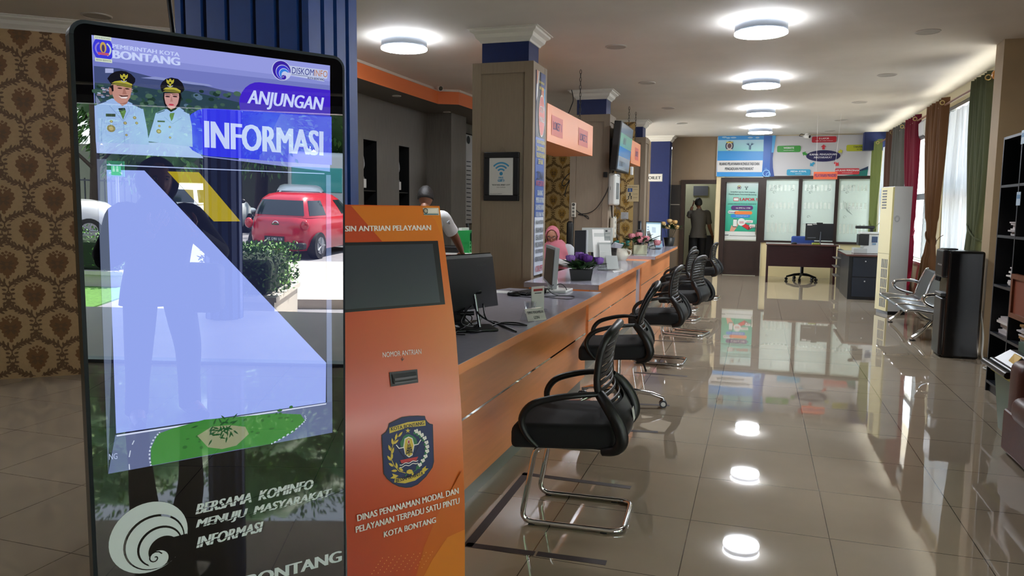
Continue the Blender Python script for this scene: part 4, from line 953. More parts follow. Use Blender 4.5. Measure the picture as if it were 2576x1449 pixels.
for p in (((255,420),(330,520)), ((480,385),(415,505))): A.lineP([k7(*q_) for q_ in p], .002, TW, 5)
for (x, y), t in zip(((280,265),(235,290),(235,345),(195,340),(200,440),(165,410),(190,500),(160,520),(180,590),(240,600),(215,655),(285,640)), (40, 75, 30, 95, 70, 110, 80, 125, 140, 100, 170, 140)):
    a, b = A.uv(*k7(x, y)); c_, s_ = cos(rad(t)), sin(rad(t)); l, w_ = .0125, .0048; A.Q([(a+c_*l*p-s_*w_*r, b+s_*l*p+c_*w_*r) for p, r in ((-1,0),(-.4,-.9),(.3,-.8),(1,0),(.3,.8),(-.4,.9))], Y1, 5)
A.lineP([k7(*p) for p in ((255,280),(215,340),(185,430),(180,520),(215,600),(270,660),(340,680))], .0022, Y1, 4)
for x, y in ((448,230),(478,248),(508,272),(538,305),(558,352),(567,398),(566,445),(548,500),(520,545),(487,590)):
    a, b = A.uv(*k7(x, y))
    A.E(a-.004, b-.006, .007, .006, mat('#1E6A3E', .4), 4, 10)
    for dx, dy in ((-.004, .002), (.004, .003), (0, -.004), (.005, -.002)): A.E(a+dx, b+dy, .0042, .004, PW, 5, 10)
A.P([k7(*p) for p in ((345,680),(380,690),(420,680),(405,645),(375,640),(348,655))], Y1, 5); A.P([k7(*p) for p in ((400,700),(415,704),(425,680),(408,676))], Y1, 5)
A.P([k7(*p) for p in ((445,640),(500,630),(470,595),(455,600))], mat('#1E6A3E', .4), 4); A.lineP([k7(415,670), k7(460,640)], .003, mat('#1E6A3E', .4), 4); A.lineP([k7(350,690), k7(335,715)], .005, mat('#1E6A3E', .4), 4)
A.build('town_crest', K)
A = KArt(2); TN = mat('#D9D5CB', .4)
A.TP('NOMOR ANTRIAN', k5(172, 610), k5(320, 596), k5(171, 590), TN, 2, -.005); A.lineP([k5(247, 607), k5(247, 621)], .0018, K1, 2); A.lineP([k5(241, 614), k5(247, 622), k5(253, 614)], .0018, K1, 2)
A.build('slot_caption', K)
A = KArt(2, .004); A.P([k5(202,722), k5(307,706), k5(303,655), k5(196,667)], BLK, 1); A.build('ticket_slot', K)
sl = [o for o in kids(K) if o.name.startswith('ticket_slot')][0]
A = KArt(2, .004); A.P([k5(210,712), k5(299,699), k5(296,664), k5(205,675)], mat('#050505', .6), 2); A.P([k5(212,690), k5(296,678), k5(296,686), k5(213,699)], mat('#26282A', .3), 3); A.P([k5(212,706), k5(298,694), k5(298,698), k5(213,711)], mat('#303336', .3), 3); A.build('slot_lip', sl)
A = KArt(3); TLx = k5(-40, 167)
A.P([k5(-40,443), k5(411,406), k5(383,162), k5(-40,170)], mat('#0A0A0B', .35), 3); A.build('screen_bezel', K)
bz = [o for o in kids(K) if o.name.startswith('screen_bezel')][0]
A = KArt(3); A.P([k5(-38,432), k5(392,400), k5(363,173), k5(-38,180)], mat('#050506', .5), 4)
A.P([k5(-38,431), k5(391,399), k5(362,174), k5(-38,182)], mat('#30353C', .3, spec=.7), 5); A.build('touch_screen', bz)
# facets and heading above the screen are split where the panel changes slope
for seg in (3, 4):
    A = KArt(seg); zlo, zhi = PR[seg][0], PR[seg+1][0]
    def cl(pts):      # clip a pixel outline to this stretch of the panel
        P_ = [A.uv(*p) for p in pts]; hi = (A.w*1).dot(A.w)*0+math.hypot(zhi-zlo, PR[seg+1][1]-PR[seg][1]); o = []
        for lim, sg in ((0, 1), (hi, -1)):
            o = []
            for i, p in enumerate(P_):
                q_ = P_[(i+1) % len(P_)]; dp, dq = (p[1]-lim)*sg, (q_[1]-lim)*sg
                if dp >= 0: o.append(p)
                if dp*dq < 0: t = dp/(dp-dq); o.append((p[0]+(q_[0]-p[0])*t, p[1]+(q_[1]-p[1])*t))
            P_ = o
        return P_
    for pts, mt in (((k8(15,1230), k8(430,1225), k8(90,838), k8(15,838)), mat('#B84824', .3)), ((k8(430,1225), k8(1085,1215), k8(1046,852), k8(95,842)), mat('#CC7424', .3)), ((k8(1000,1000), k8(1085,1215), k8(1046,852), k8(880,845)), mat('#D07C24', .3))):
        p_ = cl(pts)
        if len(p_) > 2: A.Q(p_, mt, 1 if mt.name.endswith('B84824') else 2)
    if seg == 4:
        A.TP('MESIN ANTRIAN PELAYANAN', k8(-70, 1122), k8(950, 1106), k8(-70, 1062), PW, 4, .035)
        A.P([k8(876,945), k8(1040,945), k8(1030,868), k8(862,868)], mat('#C7C4B2', .4), 4); A.P([k8(872,942), k8(1030,942), k8(1028,930), k8(872,930)], mat('#3E6E74', .4), 5)
        a, b = A.uv(*k8(893, 900)); A.E(a, b, .011, .011, mat('#4A4F4C', .4), 5, 18); A.E(a, b, .007, .007, mat('#A9A68F', .4), 6, 14); A.P([k8(915,920), k8(1020,918), k8(1014,880), k8(918,880)], mat('#DCD8C8', .4), 5)
    A.build('header_print', K)

# ================================================================ the three counters
def counter(label, body, slab, zt=.785, split=None):
    (bx0, by0), (bx1, by1), bd = body; (sx0, sy0), (sx1, sy1), sdp = slab
    t = thing('service_counter', label, 'counter', (bx0-.3, (by0+by1)/2, 0), 0, 'orange service counters')
    def wall(o0, d, z0, z1, mt, mb=None, ya=by0, yb=by1):
        mb = mb or MB(); return mb.hexa([(bx0+o0-d, ya, z0), (bx0+o0, ya, z0), (bx1+o0, yb, z0), (bx1+o0-d, yb, z0), (bx0+o0-d, ya, z1), (bx0+o0, ya, z1), (bx1+o0, yb, z1), (bx1+o0-d, yb, z1)], mt)
    mb = wall(0, bd, .11, .452, ORA); wall(0, bd, .464, zt-.045, ORA, mb); wall(-.004, bd-.008, .45, .466, ORA, mb); mb.build('front_panel', t)
    wall(.001, .01, .4525, .4635, mat('#C9C4BC', .06, 1)).build('trim_strip', t)
    wall(-.035, bd-.06, 0, .11, mat('#8E918C', .3, .3)).build('kick_board', t)
    mb = MB(); mb.prism(slab_pts(slab, zt-.045), (0, 0, .045), GREYL); mb.build('worktop', t)
    mb = MB(); mb.hexa([(sx0-.004, sy0, zt-.044), (sx0+.0015, sy0, zt-.044), (sx1+.0015, sy1, zt-.044), (sx1-.004, sy1, zt-.044), (sx0-.004, sy0, zt-.002), (sx0+.0015, sy0, zt-.002), (sx1+.0015, sy1, zt-.002), (sx1-.004, sy1, zt-.002)], ORA); mb.build('front_edge', t)
    return t
def slab_pts(slab, z):
    if len(slab) > 3 and slab[3]: return [(x, y, z) for x, y in slab[3]]
    (a, b), (c_, d), dp = slab[:3]; return [(a-dp, b, z), (a, b, z), (c_, d, z), (c_-dp, d, z)]
def counter2(label, body, slab, poly=None):
    global slab_pts
    old = slab_pts
    if poly: slab_pts = lambda s, z: [(x, y, z) for x, y in poly]
    t = counter(label, body, slab); slab_pts = old; return t
ZT = .785
counter2('orange counter nearest the queue kiosk with a grey worktop', ((-1.265, 2.86), (-1.265, 5.8), .62), ((-1.162, 2.80), (-1.162, 5.88), .9), [(-2.02, 2.80), (-1.162, 2.80), (-1.162, 5.88), (-1.93, 5.88), (-2.02, 5.6)])
counter2('middle orange counter carrying the purple roses', ((-1.385, 6.46), (-1.412, 9.36), .55), ((-1.292, 6.42), (-1.342, 9.77), .68))
counter2('far orange counter carrying the yellow roses', ((-1.425, 9.9), (-1.45, 13.45), .55), ((-1.372, 10.86), (-1.40, 14.25), .62))
solo(MB().box((-1.60, 9.38, 0), (-1.445, 9.89, .74), GREYL), 'filler_panel', 'grey upright panel closing the gap between the middle and far counters', 'panel', base=(-1.52, 9.6, 0))

# ---- things on the first counter
def plate(mb, p, n_off, mt, mt2=None):    # a slab from four corner points, thickened along a vector
    p = [V(q) for q in p]; o = V(n_off); mb.hexa([p[0], p[1], p[1]+o, p[0]+o, p[3], p[2], p[2]+o, p[3]+o], mt); return mb
SCRB = mat('#26272A', .35)
BR, BL, TR = atz(1253, 768, .87), atz(1143, 785, .87), atz(1239, 645, 1.20)
h = (BL-BR); L_ = h.length; h.normalize(); up = TR-BR; nrm = h.cross(up).normalized()
BLx = BR+h*.53; TLx = BLx+up
t = thing('all_in_one_computer', 'black desktop monitor seen from behind on the nearest counter', 'computer', ((BR.x+BLx.x)/2, (BR.y+BLx.y)/2, ZT), 0)
back = nrm if nrm.dot(BR-EYE) > 0 else -nrm
mb = MB(); plate(mb, [BLx, BR, TR, TLx], back*.018, mat('#424345', .45)); mb.build('back_cover', t)
mb = MB(); plate(mb, [BLx+back*.0185, BR+back*.0185, TR+back*.0185, TLx+back*.0185], back*.006, mat('#101114', .1)); mb.build('screen', t)
A = Art(BLx-back*.0005, -h, up); 
A.TP('ASUS', (1200, 670), (1222, 668), (1199, 664), mat('#4A4C50', .4), 1); A.build('maker_mark', t)
mc = (BR+BLx)/2; mb = MB(); 
s0 = mc+back*.02; mb.hexa([s0-h*.05+V((0,0,.08)), s0+h*.05+V((0,0,.08)), s0+h*.05+back*.012+V((0,0,.08)), s0-h*.05+back*.012+V((0,0,.08)), s0-h*.05+V((0,0,.12)), s0+h*.05+V((0,0,.12)), s0+h*.05+back*.012+V((0,0,.12)), s0-h*.05+back*.012+V((0,0,.12))], SCRB)
f0 = V((s0.x, s0.y, ZT))+V((back.x, back.y, 0))*.1; mb.hexa([f0-h*.05, f0+h*.05, f0+h*.05+back*.02, f0-h*.05+back*.02, s0-h*.05+V((0,0,.1)), s0+h*.05+V((0,0,.1)), s0+h*.05+back*.012+V((0,0,.1)), s0-h*.05+back*.012+V((0,0,.1))], SCRB)
mb.rbox((f0.x-.12, f0.y-.09, ZT), (f0.x+.1, f0.y+.09, ZT+.012), .004, SCRB); mb.build('stand', t)
# document camera
rb = atz(1207, 822, .80)
t = thing('document_camera', 'black document camera on a chrome rod in front of the desktop monitor', 'camera', (rb.x, rb.y, ZT))
mb = MB(); mb.M = Matrix.Translation((rb.x-.06, rb.y-.03, ZT)) @ Matrix.Rotation(rad(35), 4, 'Z'); mb.rbox((-.17, -.09, 0), (.15, .09, .014), .005, BLK); mb.build('base_plate', t)
rt = aty(1193, 737, rb.y); mb = MB(); mb.tube([(rb.x, rb.y, ZT+.01), tuple(rt)], .0095, mat('#77787C', .2, .9), 10); mb.build('rod', t)
mb = MB(); hd = (RT*1.0+V((0, 0, .02))).normalized(); mb.M = Matrix.Identity(4); mb.tube([rt-hd*.06+V((0, 0, .01)), rt-hd*.05+V((0, 0, .01)), rt+hd*.03+V((0, 0, .012)), rt+hd*.04+V((0, 0, .012))], [.012, .019, .019, .014], BLK, 10); mb.build('camera_head', t)
mb = MB(); mb.tube([rt+V((0, 0, -.11)), rt+V((0, 0, -.11))-hd*.075], .011, BLK, 8); mb.build('microphone_arm', t)
W2 = mat('#CFCFCB', .45)
pa = [(1138, 752), (1163, 757), (1195, 738), (1178, 735)]
mb = MB(); zc = .93; mb.prism([atz(x, y, zc) for x, y in pa], (0, 0, .006), W2); mb.tube([atz(1150, 754, zc), atz(1142, 768, .90), (rb.x-.2, rb.y-.0, ZT)], .012, BLK, 6)
solo(mb, 'copy_stand', 'white tilted paper tray behind the document camera rod', 'tray', base=tuple(atz(1150, 790, ZT)))
def cable(name, label, pts, z, r, group, mt=BLK, n=6):
    P_ = [atz(x, y, z+(k[0] if k else 0)) for x, y, *k in pts]; mb = MB(); mb.tube(spline(P_, n), r, mt, 5); return solo(mb, name, label, 'cable', group, base=tuple(P_[0]))
CG = 'black leads on the nearest counter'
cable('cable', 'looped black lead trailing towards the counter edge', [(1215,765,.12),(1222,800,.06),(1240,808,.005),(1275,815),(1325,818),(1300,812),(1262,812),(1235,820),(1200,835),(1150,830)], ZT+.006, .0045, CG)
cable('cable', 'black lead ending in a bare plug near the counter edge', [(1190,760,.12),(1205,790,.08),(1240,812,.0),(1270,822),(1296,832),(1298,834)], ZT+.006, .0055, CG)
cable('cable', 'thin black lead coiled at the foot of the document camera', [(1145,765,.1),(1175,760,.1),(1165,790,.06),(1190,820,.03),(1160,812,.06),(1180,775,.1),(1210,760,.1),(1218,790,.05),(1185,830,.0),(1150,822)], ZT+.006, .003, CG)
cable('cable', 'thin black lead drooping left of the document camera', [(1140,785,.08),(1170,775,.1),(1150,790,.07),(1185,795,.05),(1180,815,.02),(1145,838),(1170,842)], ZT+.006, .003, CG)
CG2 = 'tangled leads under the thin monitor'
cable('cable', 'black keyboard lead looping beside the thin monitor stand', [(1350,745),(1380,735),(1405,715,.06),(1420,720,.05),(1425,735),(1400,742),(1380,728,.05),(1400,712,.08)], ZT+.004, .0035, CG2)
cable('cable', 'black mouse lead running along the counter', [(1305,745),(1340,748),(1380,745),(1430,744),(1446,748),(1430,752),(1400,750),(1360,746)], ZT+.004, .003, CG2)
# mouse, keyboard
p = atz(1293, 744, ZT); t = thing('computer_mouse', 'black computer mouse on the grey worktop', 'mouse', tuple(p)); mb = MB(); mb.ell((p.x, p.y, ZT+.012), (.055, .036, .026), BLK, 16, 10, lambda d, q: V((q.x, q.y, max(q.z, -.012)))); mb.build('shell', t)
mb = MB(); mb.cyl((p.x-.025, p.y-.004, ZT+.03), .008, .008, mat('#333336', .4), 10, 'y'); mb.build('scroll_wheel', t)
p = atz(1343, 737, ZT); t = thing('keyboard', 'black keyboard lying by the thin monitor', 'keyboard', tuple(p), rad(75)); mb = MB(); mb.M = Matrix.Translation(p) @ Matrix.Rotation(rad(75), 4, 'Z'); mb.rbox((-.21, -.065, 0), (.21, .065, .02), .006, BLK); mb.build('keyboard_case', t)
mb = MB(); mb.M = Matrix.Translation(p) @ Matrix.Rotation(rad(75), 4, 'Z')
for j in range(5):
    for i in range(16): mb.box((-.2+i*.025, -.055+j*.023, .018), (-.2+i*.025+.021, -.055+j*.023+.019, .025), mat('#1C1C1F', .4))
mb.build('keys', t)
solo(MB().box((p.x-.42, p.y-.12, ZT), (p.x-.12, p.y+.05, ZT+.0015), W2), 'paper_sheet', 'white sheet of paper lying left of the keyboard', 'paper', base=(p.x-.27, p.y, ZT))
# thin monitor seen from its edge
b0, b1, t1, t0 = atz(1389, 727, .83), atz(1367, 703, .81), None, None
t1_ = aty(1397, 624, b0.y+.02); bl = aty(1367, 703, b0.y+.45); tl = aty(1374, 615, b0.y+.47)
t = thing('monitor', 'slim grey monitor seen nearly edge-on beside the first pillar', 'monitor', (b0.x, b0.y, ZT), 0)
nv = (b0-bl).cross(t1_-b0).normalized(); nv = nv if nv.x > 0 else -nv
mb = MB(); plate(mb, [bl, b0, t1_, tl], nv*.035, mat('#8E8F91', .4)); mb.build('casing', t)
sc = [bl*.94+t1_*.06, b0*.93+tl*.07, t1_*.94+bl*.06, tl*.93+b0*.07]
mb = MB(); plate(mb, [q-nv*.002 for q in sc], -nv*.001, mat('#3A3B3F', .12)); mb.build('screen', t)
mb = MB(); c_ = (b0+bl)*.5+nv*.06; mb.hexa([c_+V((-.05,-.05,-.05)), c_+V((.02,-.05,-.05)), c_+V((.02,.05,-.05)), c_+V((-.05,.05,-.05)), c_+V((-.04,-.03,.2)), c_+V((-.01,-.03,.2)), c_+V((-.01,.03,.2)), c_+V((-.04,.03,.2))], W2); mb.rbox((c_.x-.12, c_.y-.12, ZT), (c_.x+.12, c_.y+.12, ZT+.02), .006, W2); mb.build('stand', t)
# name plate, card stand, cup
ACR = clear()
def tent(x, y, w_, h_, rz, label, txt=None, mt=None):
    t = thing('name_plate', label, 'name plate', (x, y, ZT), rz); Mx = Matrix.Translation((x, y, ZT)) @ Matrix.Rotation(rz, 4, 'Z')
    mb = MB(); mb.M = Mx; mb.prism([(-w_/2, -.035, 0), (-w_/2, 0, h_), (-w_/2, .035, 0), (-w_/2, .03, 0), (-w_/2, 0, h_-.01), (-w_/2, -.03, 0)], (w_, 0, 0), ACR); mb.build('acrylic_stand', t)
    o = Mx @ V((0, -.0365, 0)); u_ = Mx.to_3x3() @ V((1, 0, 0)); v_ = Mx.to_3x3() @ V((0, .035, h_)); A = Art(o, u_, v_); l = v_.length
    A.R(-w_/2+.003, .004, w_/2-.003, l-.004, mt or W2, 1)
    if txt:
        for i, s_ in enumerate(txt): A.T(s_, 0, l*(.56-.38*i), l*.2, K1, 2, w=min(w_*.84, l*.2*.62*len(s_)), bold=.02, align='c')
    A.build('card', t); return t
p = atz(1342, 806, ZT); tent(p.x, p.y, .15, .075, rad(58), 'acrylic tent name plate at the edge of the nearest counter', ('TEMPAT PENGAMBILAN', 'IZIN'))
p = atz(1352, 783, ZT); t = thing('card_stand', 'tall narrow white card in a holder behind the acrylic name plate', 'card stand', tuple(p), rad(60)); Mx = Matrix.Translation(p) @ Matrix.Rotation(rad(60), 4, 'Z')
mb = MB(); mb.M = Mx; mb.box((-.055, -.003, .01), (.055, .003, .16), W2); mb.build('card', t); mb = MB(); mb.M = Mx; mb.box((-.06, -.03, 0), (.06, .03, .012), ACR); mb.build('foot', t)
mb = MB(); mb.M = Mx; mb.box((-.04, -.0036, .13), (.04, -.003, .145), mat('#A83A3A', .5)); mb.box((-.03, -.0036, .115), (.03, -.003, .12), K1); mb.build('print', t)
p = atz(1333, 787, ZT); t = thing('glass_cup', 'small clear cup holding blue clips', 'cup', tuple(p)); MB().lathe([(.03, 0), (.04, .07), (.038, .07), (.028, .006), (0, .006)], p, clear('thin_glass', (.93, .95, .96, 1), .12), 20).build('bowl', t)
mb = MB(); mb.box((p.x-.018, p.y-.01, ZT+.008), (p.x+.015, p.y+.012, ZT+.022), mat('#2F5F8C', .4)); mb.build('clip', t)

# ---- flowers
def rose(mb, c, r, h, h2):
    c = V(c); m1, m2 = mat(h, .6, var=.1, vs=60), mat(h2, .6)
    mb.ell(c, (r*.5, r*.5, r*.55), m2, 10, 6)
    for ring, (n_, top, rr_) in enumerate(((3, 22, .62), (4, 34, .8), (5, 50, 1.0))):
        for k in range(n_):
            a0 = 2*PI*k/n_+ring*.7; wd_ = PI/n_*1.35
            def fn(u, v, a0=a0, wd_=wd_, top=top, rr_=rr_):
                w_ = (u-.5)*2; th = rad(150-(150-top)*v*(1-.22*w_*w_)); q = r*rr_*(1+(.14 if v > .85 else 0)+.05*w_*w_)
                return c+V((q*sin(th)*cos(a0+w_*wd_), q*sin(th)*sin(a0+w_*wd_), q*cos(th)*.95))
            mb.grid(fn, 5, 5, m1 if ring else m2)
def leaves(mb, c, n_, spread, L_, W_, h, rn, up0=-.2, up1=.7):
    for k in range(n_):
        a = rn.uniform(0, 2*PI); e = rn.uniform(up0, up1); d = V((cos(a), sin(a), e)); o = V(c)+V((cos(a), sin(a), 0))*rn.uniform(0, spread)+V((0, 0, rn.uniform(-.02, .02)))
        mb.leaf(o, d, V((0, 0, 1)), L_*rn.uniform(.7, 1.2), W_*rn.uniform(.7, 1.2), h, bend=L_*.12)
rn = random.Random(5)
LG, LG2 = mat('#26421F', .45, var=.2, vs=30), mat('#3C5B34', .45, var=.2, vs=30)
def bouquet(base, label, pot, roses, rr_, cols, nl, LL_, LW, spread, zl, name='flower_arrangement', group=None):
    x, y = base; t = thing(name, label, 'flowers', (x, y, ZT), 0, group); pot(t, x, y)
    for i, (dx, dy, dz) in enumerate(roses):
        mb = MB(); cc = cols[i % len(cols)]; rose(mb, (x+dx, y+dy, ZT+dz), rr_, *cc); mb.tube([(x+dx*.3, y+dy*.3, ZT+zl*.4), (x+dx, y+dy, ZT+dz-rr_*.4)], .004, LG, 5); mb.build('rose', t)
    mb = MB(); leaves(mb, (x, y, ZT+zl), nl, spread, LL_, LW, LG, rn); leaves(mb, (x, y, ZT+zl), nl//2, spread, LL_*.8, LW*.8, LG2, rn); mb.build('leaves', t); return t
def blackpot(w_, d_, h_):
    def f(t, x, y):
        mb = MB(); mb.M = Matrix.Translation((x, y, ZT)) @ Matrix.Rotation(rad(18), 4, 'Z'); o = .85
        mb.hexa([(-w_*o, -d_*o, 0), (w_*o, -d_*o, 0), (w_*o, d_*o, 0), (-w_*o, d_*o, 0), (-w_, -d_, h_), (w_, -d_, h_), (w_, d_, h_), (-w_, d_, h_)], mat('#070708', .5)); mb.build('pot', t)
    return f
p = atz(1458, 706, ZT)
bouquet((p.x, p.y+.05), 'purple roses in a black box pot on the middle counter', blackpot(.105, .06, .1), [(-.1, 0, .20), (.02, .03, .215), (.16, .04, .185), (-.04, .1, .225), (.07, -.03, .205)], .043, [('#9A6FC0', '#7A4FA6'), ('#6B2F9A', '#54207E'), ('#9467C2', '#7A4FA8')], 34, .14, .085, .1, .12)
def cream(t, x, y): mb = MB(); mb.M = Matrix.Translation((x, y, ZT)) @ Matrix.Rotation(rad(15), 4, 'Z'); mb.rbox((-.1, -.1, 0), (.1, .1, .14), .006, mat('#B9BC9C', .4)); mb.build('pot', t)
p = atz(1606, 640, ZT); bouquet((p.x, p.y+.1), 'pink roses in a square cream pot on the far counter', cream, [(-.12, 0, .27), (-.02, .05, .29), (.1, -.03, .24), (.26, .02, .18), (.02, -.08, .22)], .052, [('#DE8E9A', '#C86878'), ('#E0949E', '#CE7080')], 46, .16, .06, .18, .2)
p = atz(1681, 617, ZT); 
def bp3(t, x, y): MB().lathe([(.08, 0), (.11, .16), (.1, .16), (.0, .14)], (x, y, ZT), mat('#121214', .4), 18).build('pot', t)
bouquet((p.x+.05, p.y-.35), 'yellow roses in a black pot at the end of the far counter', bp3, [(-.11, -.05, .42), (0, 0, .47), (.1, -.02, .45), (-.02, -.12, .36), (.14, -.08, .36), (.03, .1, .4)], .046, [('#E0B878', '#D09A50'), ('#E6C68C', '#D2A25A')], 90, .12, .045, .18, .34)
def jug(t, x, y):
    mb = MB(); mb.lathe([(.055, 0), (.062, .008), (.085, .05), (.088, .085), (.07, .125), (.075, .15), (.082, .16), (.07, .155), (.06, .12), (0, .1)], (x, y, ZT), mat('#DAD6C4', .3), 28)
    for i, q in enumerate(mb.v):
        a = math.atan2(q.y-y, q.x-x); k = 1+.03*cos(a*10); mb.v[i] = V((x+(q.x-x)*k, y+(q.y-y)*k, q.z))
    mb.build('jug_body', t); mb = MB(); mb.tube(spline([(x+.078, y-.0, ZT+.14), (x+.12, y, ZT+.12), (x+.115, y, ZT+.08), (x+.085, y, ZT+.06)], 5), .009, mat('#DAD6C4', .3), 8); mb.build('jug_handle', t)
p = atz(1563, 655, ZT); t = thing('potted_flowers', 'small green blooms in a white ribbed ceramic jug', 'flowers', (p.x, p.y, ZT)); jug(t, p.x, p.y)
mb = MB(); leaves(mb, (p.x, p.y, ZT+.17), 40, .07, .09, .035, LG2, rn); mb.build('leaves', t)
mb = MB()
for k in range(9): rose(mb, (p.x+rn.uniform(-.09, .09), p.y+rn.uniform(-.07, .07), ZT+rn.uniform(.2, .25)), .022, '#2E7A70', '#A9C4BE')
mb.build('blooms', t)

# ---- computers and holders on the middle and far counters
def panel_box(name, label, cat, quad, Y, th, mt, parts=None, z0=ZT, group=None):
    P_ = [aty(x, y, Y) for x, y in quad]; t = thing(name, label, cat, (sum(q.x for q in P_)/4, Y, z0), 0, group); mb = MB(); plate(mb, P_, (0, th, 0), mt); mb.build(parts or 'casing', t); return t, P_
Y1_ = 8.5
t, P_ = panel_box('monitor', 'black upright monitor back behind the purple roses', 'monitor', [(1444, 655), (1473, 658), (1475, 579), (1446, 580)], 7.9, .05, SCRB, 'back_cover')
mb = MB(); mb.box((P_[1].x-.0, 7.9, P_[1].z), (P_[1].x+.012, 7.95, P_[2].z), mat('#A9ACAE', .4)); mb.build('silver_edge', t)
mb = MB(); c0 = (P_[0]+P_[1])/2; mb.box((c0.x-.02, 7.95, ZT), (c0.x+.03, 7.98, P_[0].z+.15), SCRB); mb.rbox((c0.x-.1, 7.88, ZT), (c0.x+.12, 8.05, ZT+.015), .005, SCRB); mb.build('stand', t)
t, P_ = panel_box('all_in_one_computer', 'large pale grey desktop computer seen from behind on the middle counter', 'computer', [(1466, 634), (1539, 634), (1540, 573), (1464, 573)], 8.9, .05, mat('#B4B9B4', .35), 'back_cover')
mb = MB(); a, b = P_[0], P_[1]; zc = a.z; mb.box((a.x+.1, 8.91, ZT), (b.x-.04, 8.96, zc), mat('#16171A', .4)); mb.build('lower_panel', t)
A = Art((0, 8.899, 0), (1, 0, 0), (0, 0, 1)); A.P([(1496, 634), (1533, 634), (1533, 600), (1496, 600)], mat('#C9CCC6', .4), 1); A.P([(1523, 583), (1528, 583), (1528, 579), (1523, 579)], mat('#4A4D50', .4), 1); A.P([(1530, 583), (1536, 583), (1536, 578), (1530, 578)], W2, 2); A.P([(1523, 594), (1535, 594), (1535, 589), (1523, 589)], mat('#D5D8D2', .4), 1); A.build('cover_print', t)
t = thing('brochure_holder', 'clear tiered brochure holder with white leaflets on the middle counter', 'holder', tuple(atz(1540, 680, ZT))); p = atz(1538, 681, ZT); Mx = Matrix.Translation(p) @ Matrix.Rotation(rad(25), 4, 'Z')
mb = MB(); mb.M = Mx
for i in range(3): yy = i*.07; zz = .1+i*.1; mb.hexa([(-.12+i*-.02, yy-.03, 0), (.1-i*.04, yy-.03, 0), (.1-i*.04, yy-.026, 0), (-.12-i*.02, yy-.026, 0), (-.12-i*.02, yy+.03, zz+.1), (.1-i*.04, yy+.03, zz+.1), (.1-i*.04, yy+.034, zz+.1), (-.12-i*.02, yy+.034, zz+.1)], ACR)
mb.build('pocket', t)
for i, (x, z, h_) in enumerate(((.01, .02, .14), (-.05, .08, .24), (-.11, .14, .3))):
    mb = MB(); mb.M = Mx; yy = i*.07; mb.hexa([(x-.06, yy-.02, z), (x+.07, yy-.02, z), (x+.07, yy-.012, z), (x-.06, yy-.012, z), (x-.07, yy+.04, z+h_), (x+.06, yy+.04, z+h_), (x+.06, yy+.046, z+h_), (x-.07, yy+.046, z+h_)], mat('#E6E5E0', .4)); mb.build('leaflet', t)
t, P_ = panel_box('card_reader', 'dark slanted terminal with a pale sheet on it beside the white jug', 'terminal', [(1533, 640), (1548, 645), (1551, 612), (1540, 610)], 8.6, .06, mat('#1E1F22', .4), 'terminal_body')
mb = MB(); mb.prism([aty(x, y, 8.58) for x, y in ((1533, 622), (1560, 625), (1566, 616), (1545, 610))], (0, .08, 0), mat('#A9AAB2', .5)); mb.build('sheet', t)
mb = MB(); mb.rbox((P_[0].x-.03, 8.55, ZT), (P_[1].x+.03, 8.7, ZT+.02), .004, BLK); mb.build('foot', t)
cable('cable', 'white lead hanging behind the purple roses', [(1475,630,.15),(1490,660,.05),(1510,668),(1540,672),(1500,676)], ZT+.004, .004, None, W2)
# far counter
t, P_ = panel_box('monitor', 'lit office monitor showing a pale web page on the far counter', 'monitor', [(1624, 612), (1663, 613), (1664, 558), (1625, 557)], 13.0, .05, SCRB, 'bezel')
A = Art((0, 12.999, 0), (1, 0, 0), (0, 0, 1), .002); LIT = mat('#CFE0EC', .3, emit=.2)
A.P([(1625, 606), (1661.5, 607), (1662.5, 560), (1626, 559)], LIT, 1); A.P([(1626, 563), (1662.5, 564), (1662.5, 560), (1626, 559)], mat('#8FB2C4', .3, emit=.13), 2)
for k in range(4): A.P([(1628, 572+k*6), (1633, 572+k*6), (1633, 570+k*6), (1628, 570+k*6)], mat('#7FA0B8', .3, emit=.1), 2)
A.P([(1640, 585), (1650, 586), (1650, 572), (1640, 571)], mat('#B9CBD8', .3, emit=.16), 2); A.build('screen', t)
mb = MB(); c0 = (P_[0]+P_[1])/2; mb.box((c0.x-.03, 13.05, ZT), (c0.x+.03, 13.08, P_[0].z+.1), SCRB); mb.rbox((c0.x-.12, 12.95, ZT), (c0.x+.12, 13.15, ZT+.015), .005, SCRB); mb.build('stand', t)
t, P_ = panel_box('monitor', 'narrow black monitor edge behind the pink roses', 'monitor', [(1601, 615), (1613, 616), (1614, 579), (1602, 578)], 11.6, .3, SCRB, 'casing'); mb = MB(); mb.rbox((P_[0].x-.05, 11.6, ZT), (P_[1].x+.08, 11.85, ZT+.015), .005, SCRB); mb.box((P_[0].x, 11.7, ZT), (P_[1].x, 11.75, P_[0].z+.05), SCRB); mb.build('stand', t)
t, P_ = panel_box('tablet_stand', 'tall dark slim tablet on a stand in front of the rear pillar', 'tablet', [(1604, 612), (1610, 612), (1611, 556), (1605, 556)], 12.6, .12, mat('#2A2B2F', .3), 'tablet'); mb = MB(); mb.rbox((P_[0].x-.06, 12.55, ZT), (P_[1].x+.06, 12.75, ZT+.02), .005, SCRB); mb.box((P_[0].x, 12.62, ZT), (P_[1].x, 12.66, P_[0].z+.05), SCRB); mb.build('foot', t)
p = atz(1640, 627, ZT); t = thing('leaflet_stand', 'tall clear leaflet stand leaning before the lit monitor', 'holder', tuple(p)); Q_ = [aty(x, y, p.y) for x, y in ((1636, 627), (1648, 625), (1634, 580), (1626, 582))]
mb = MB(); plate(mb, [Q_[0], Q_[1], Q_[2], Q_[3]], (0, .02, 0), mat('#C9CCC8', .4)); mb.build('leaflet', t); mb = MB(); mb.box((Q_[0].x-.08, p.y-.05, ZT), (Q_[1].x+.05, p.y+.12, ZT+.012), ACR); mb.build('foot', t)
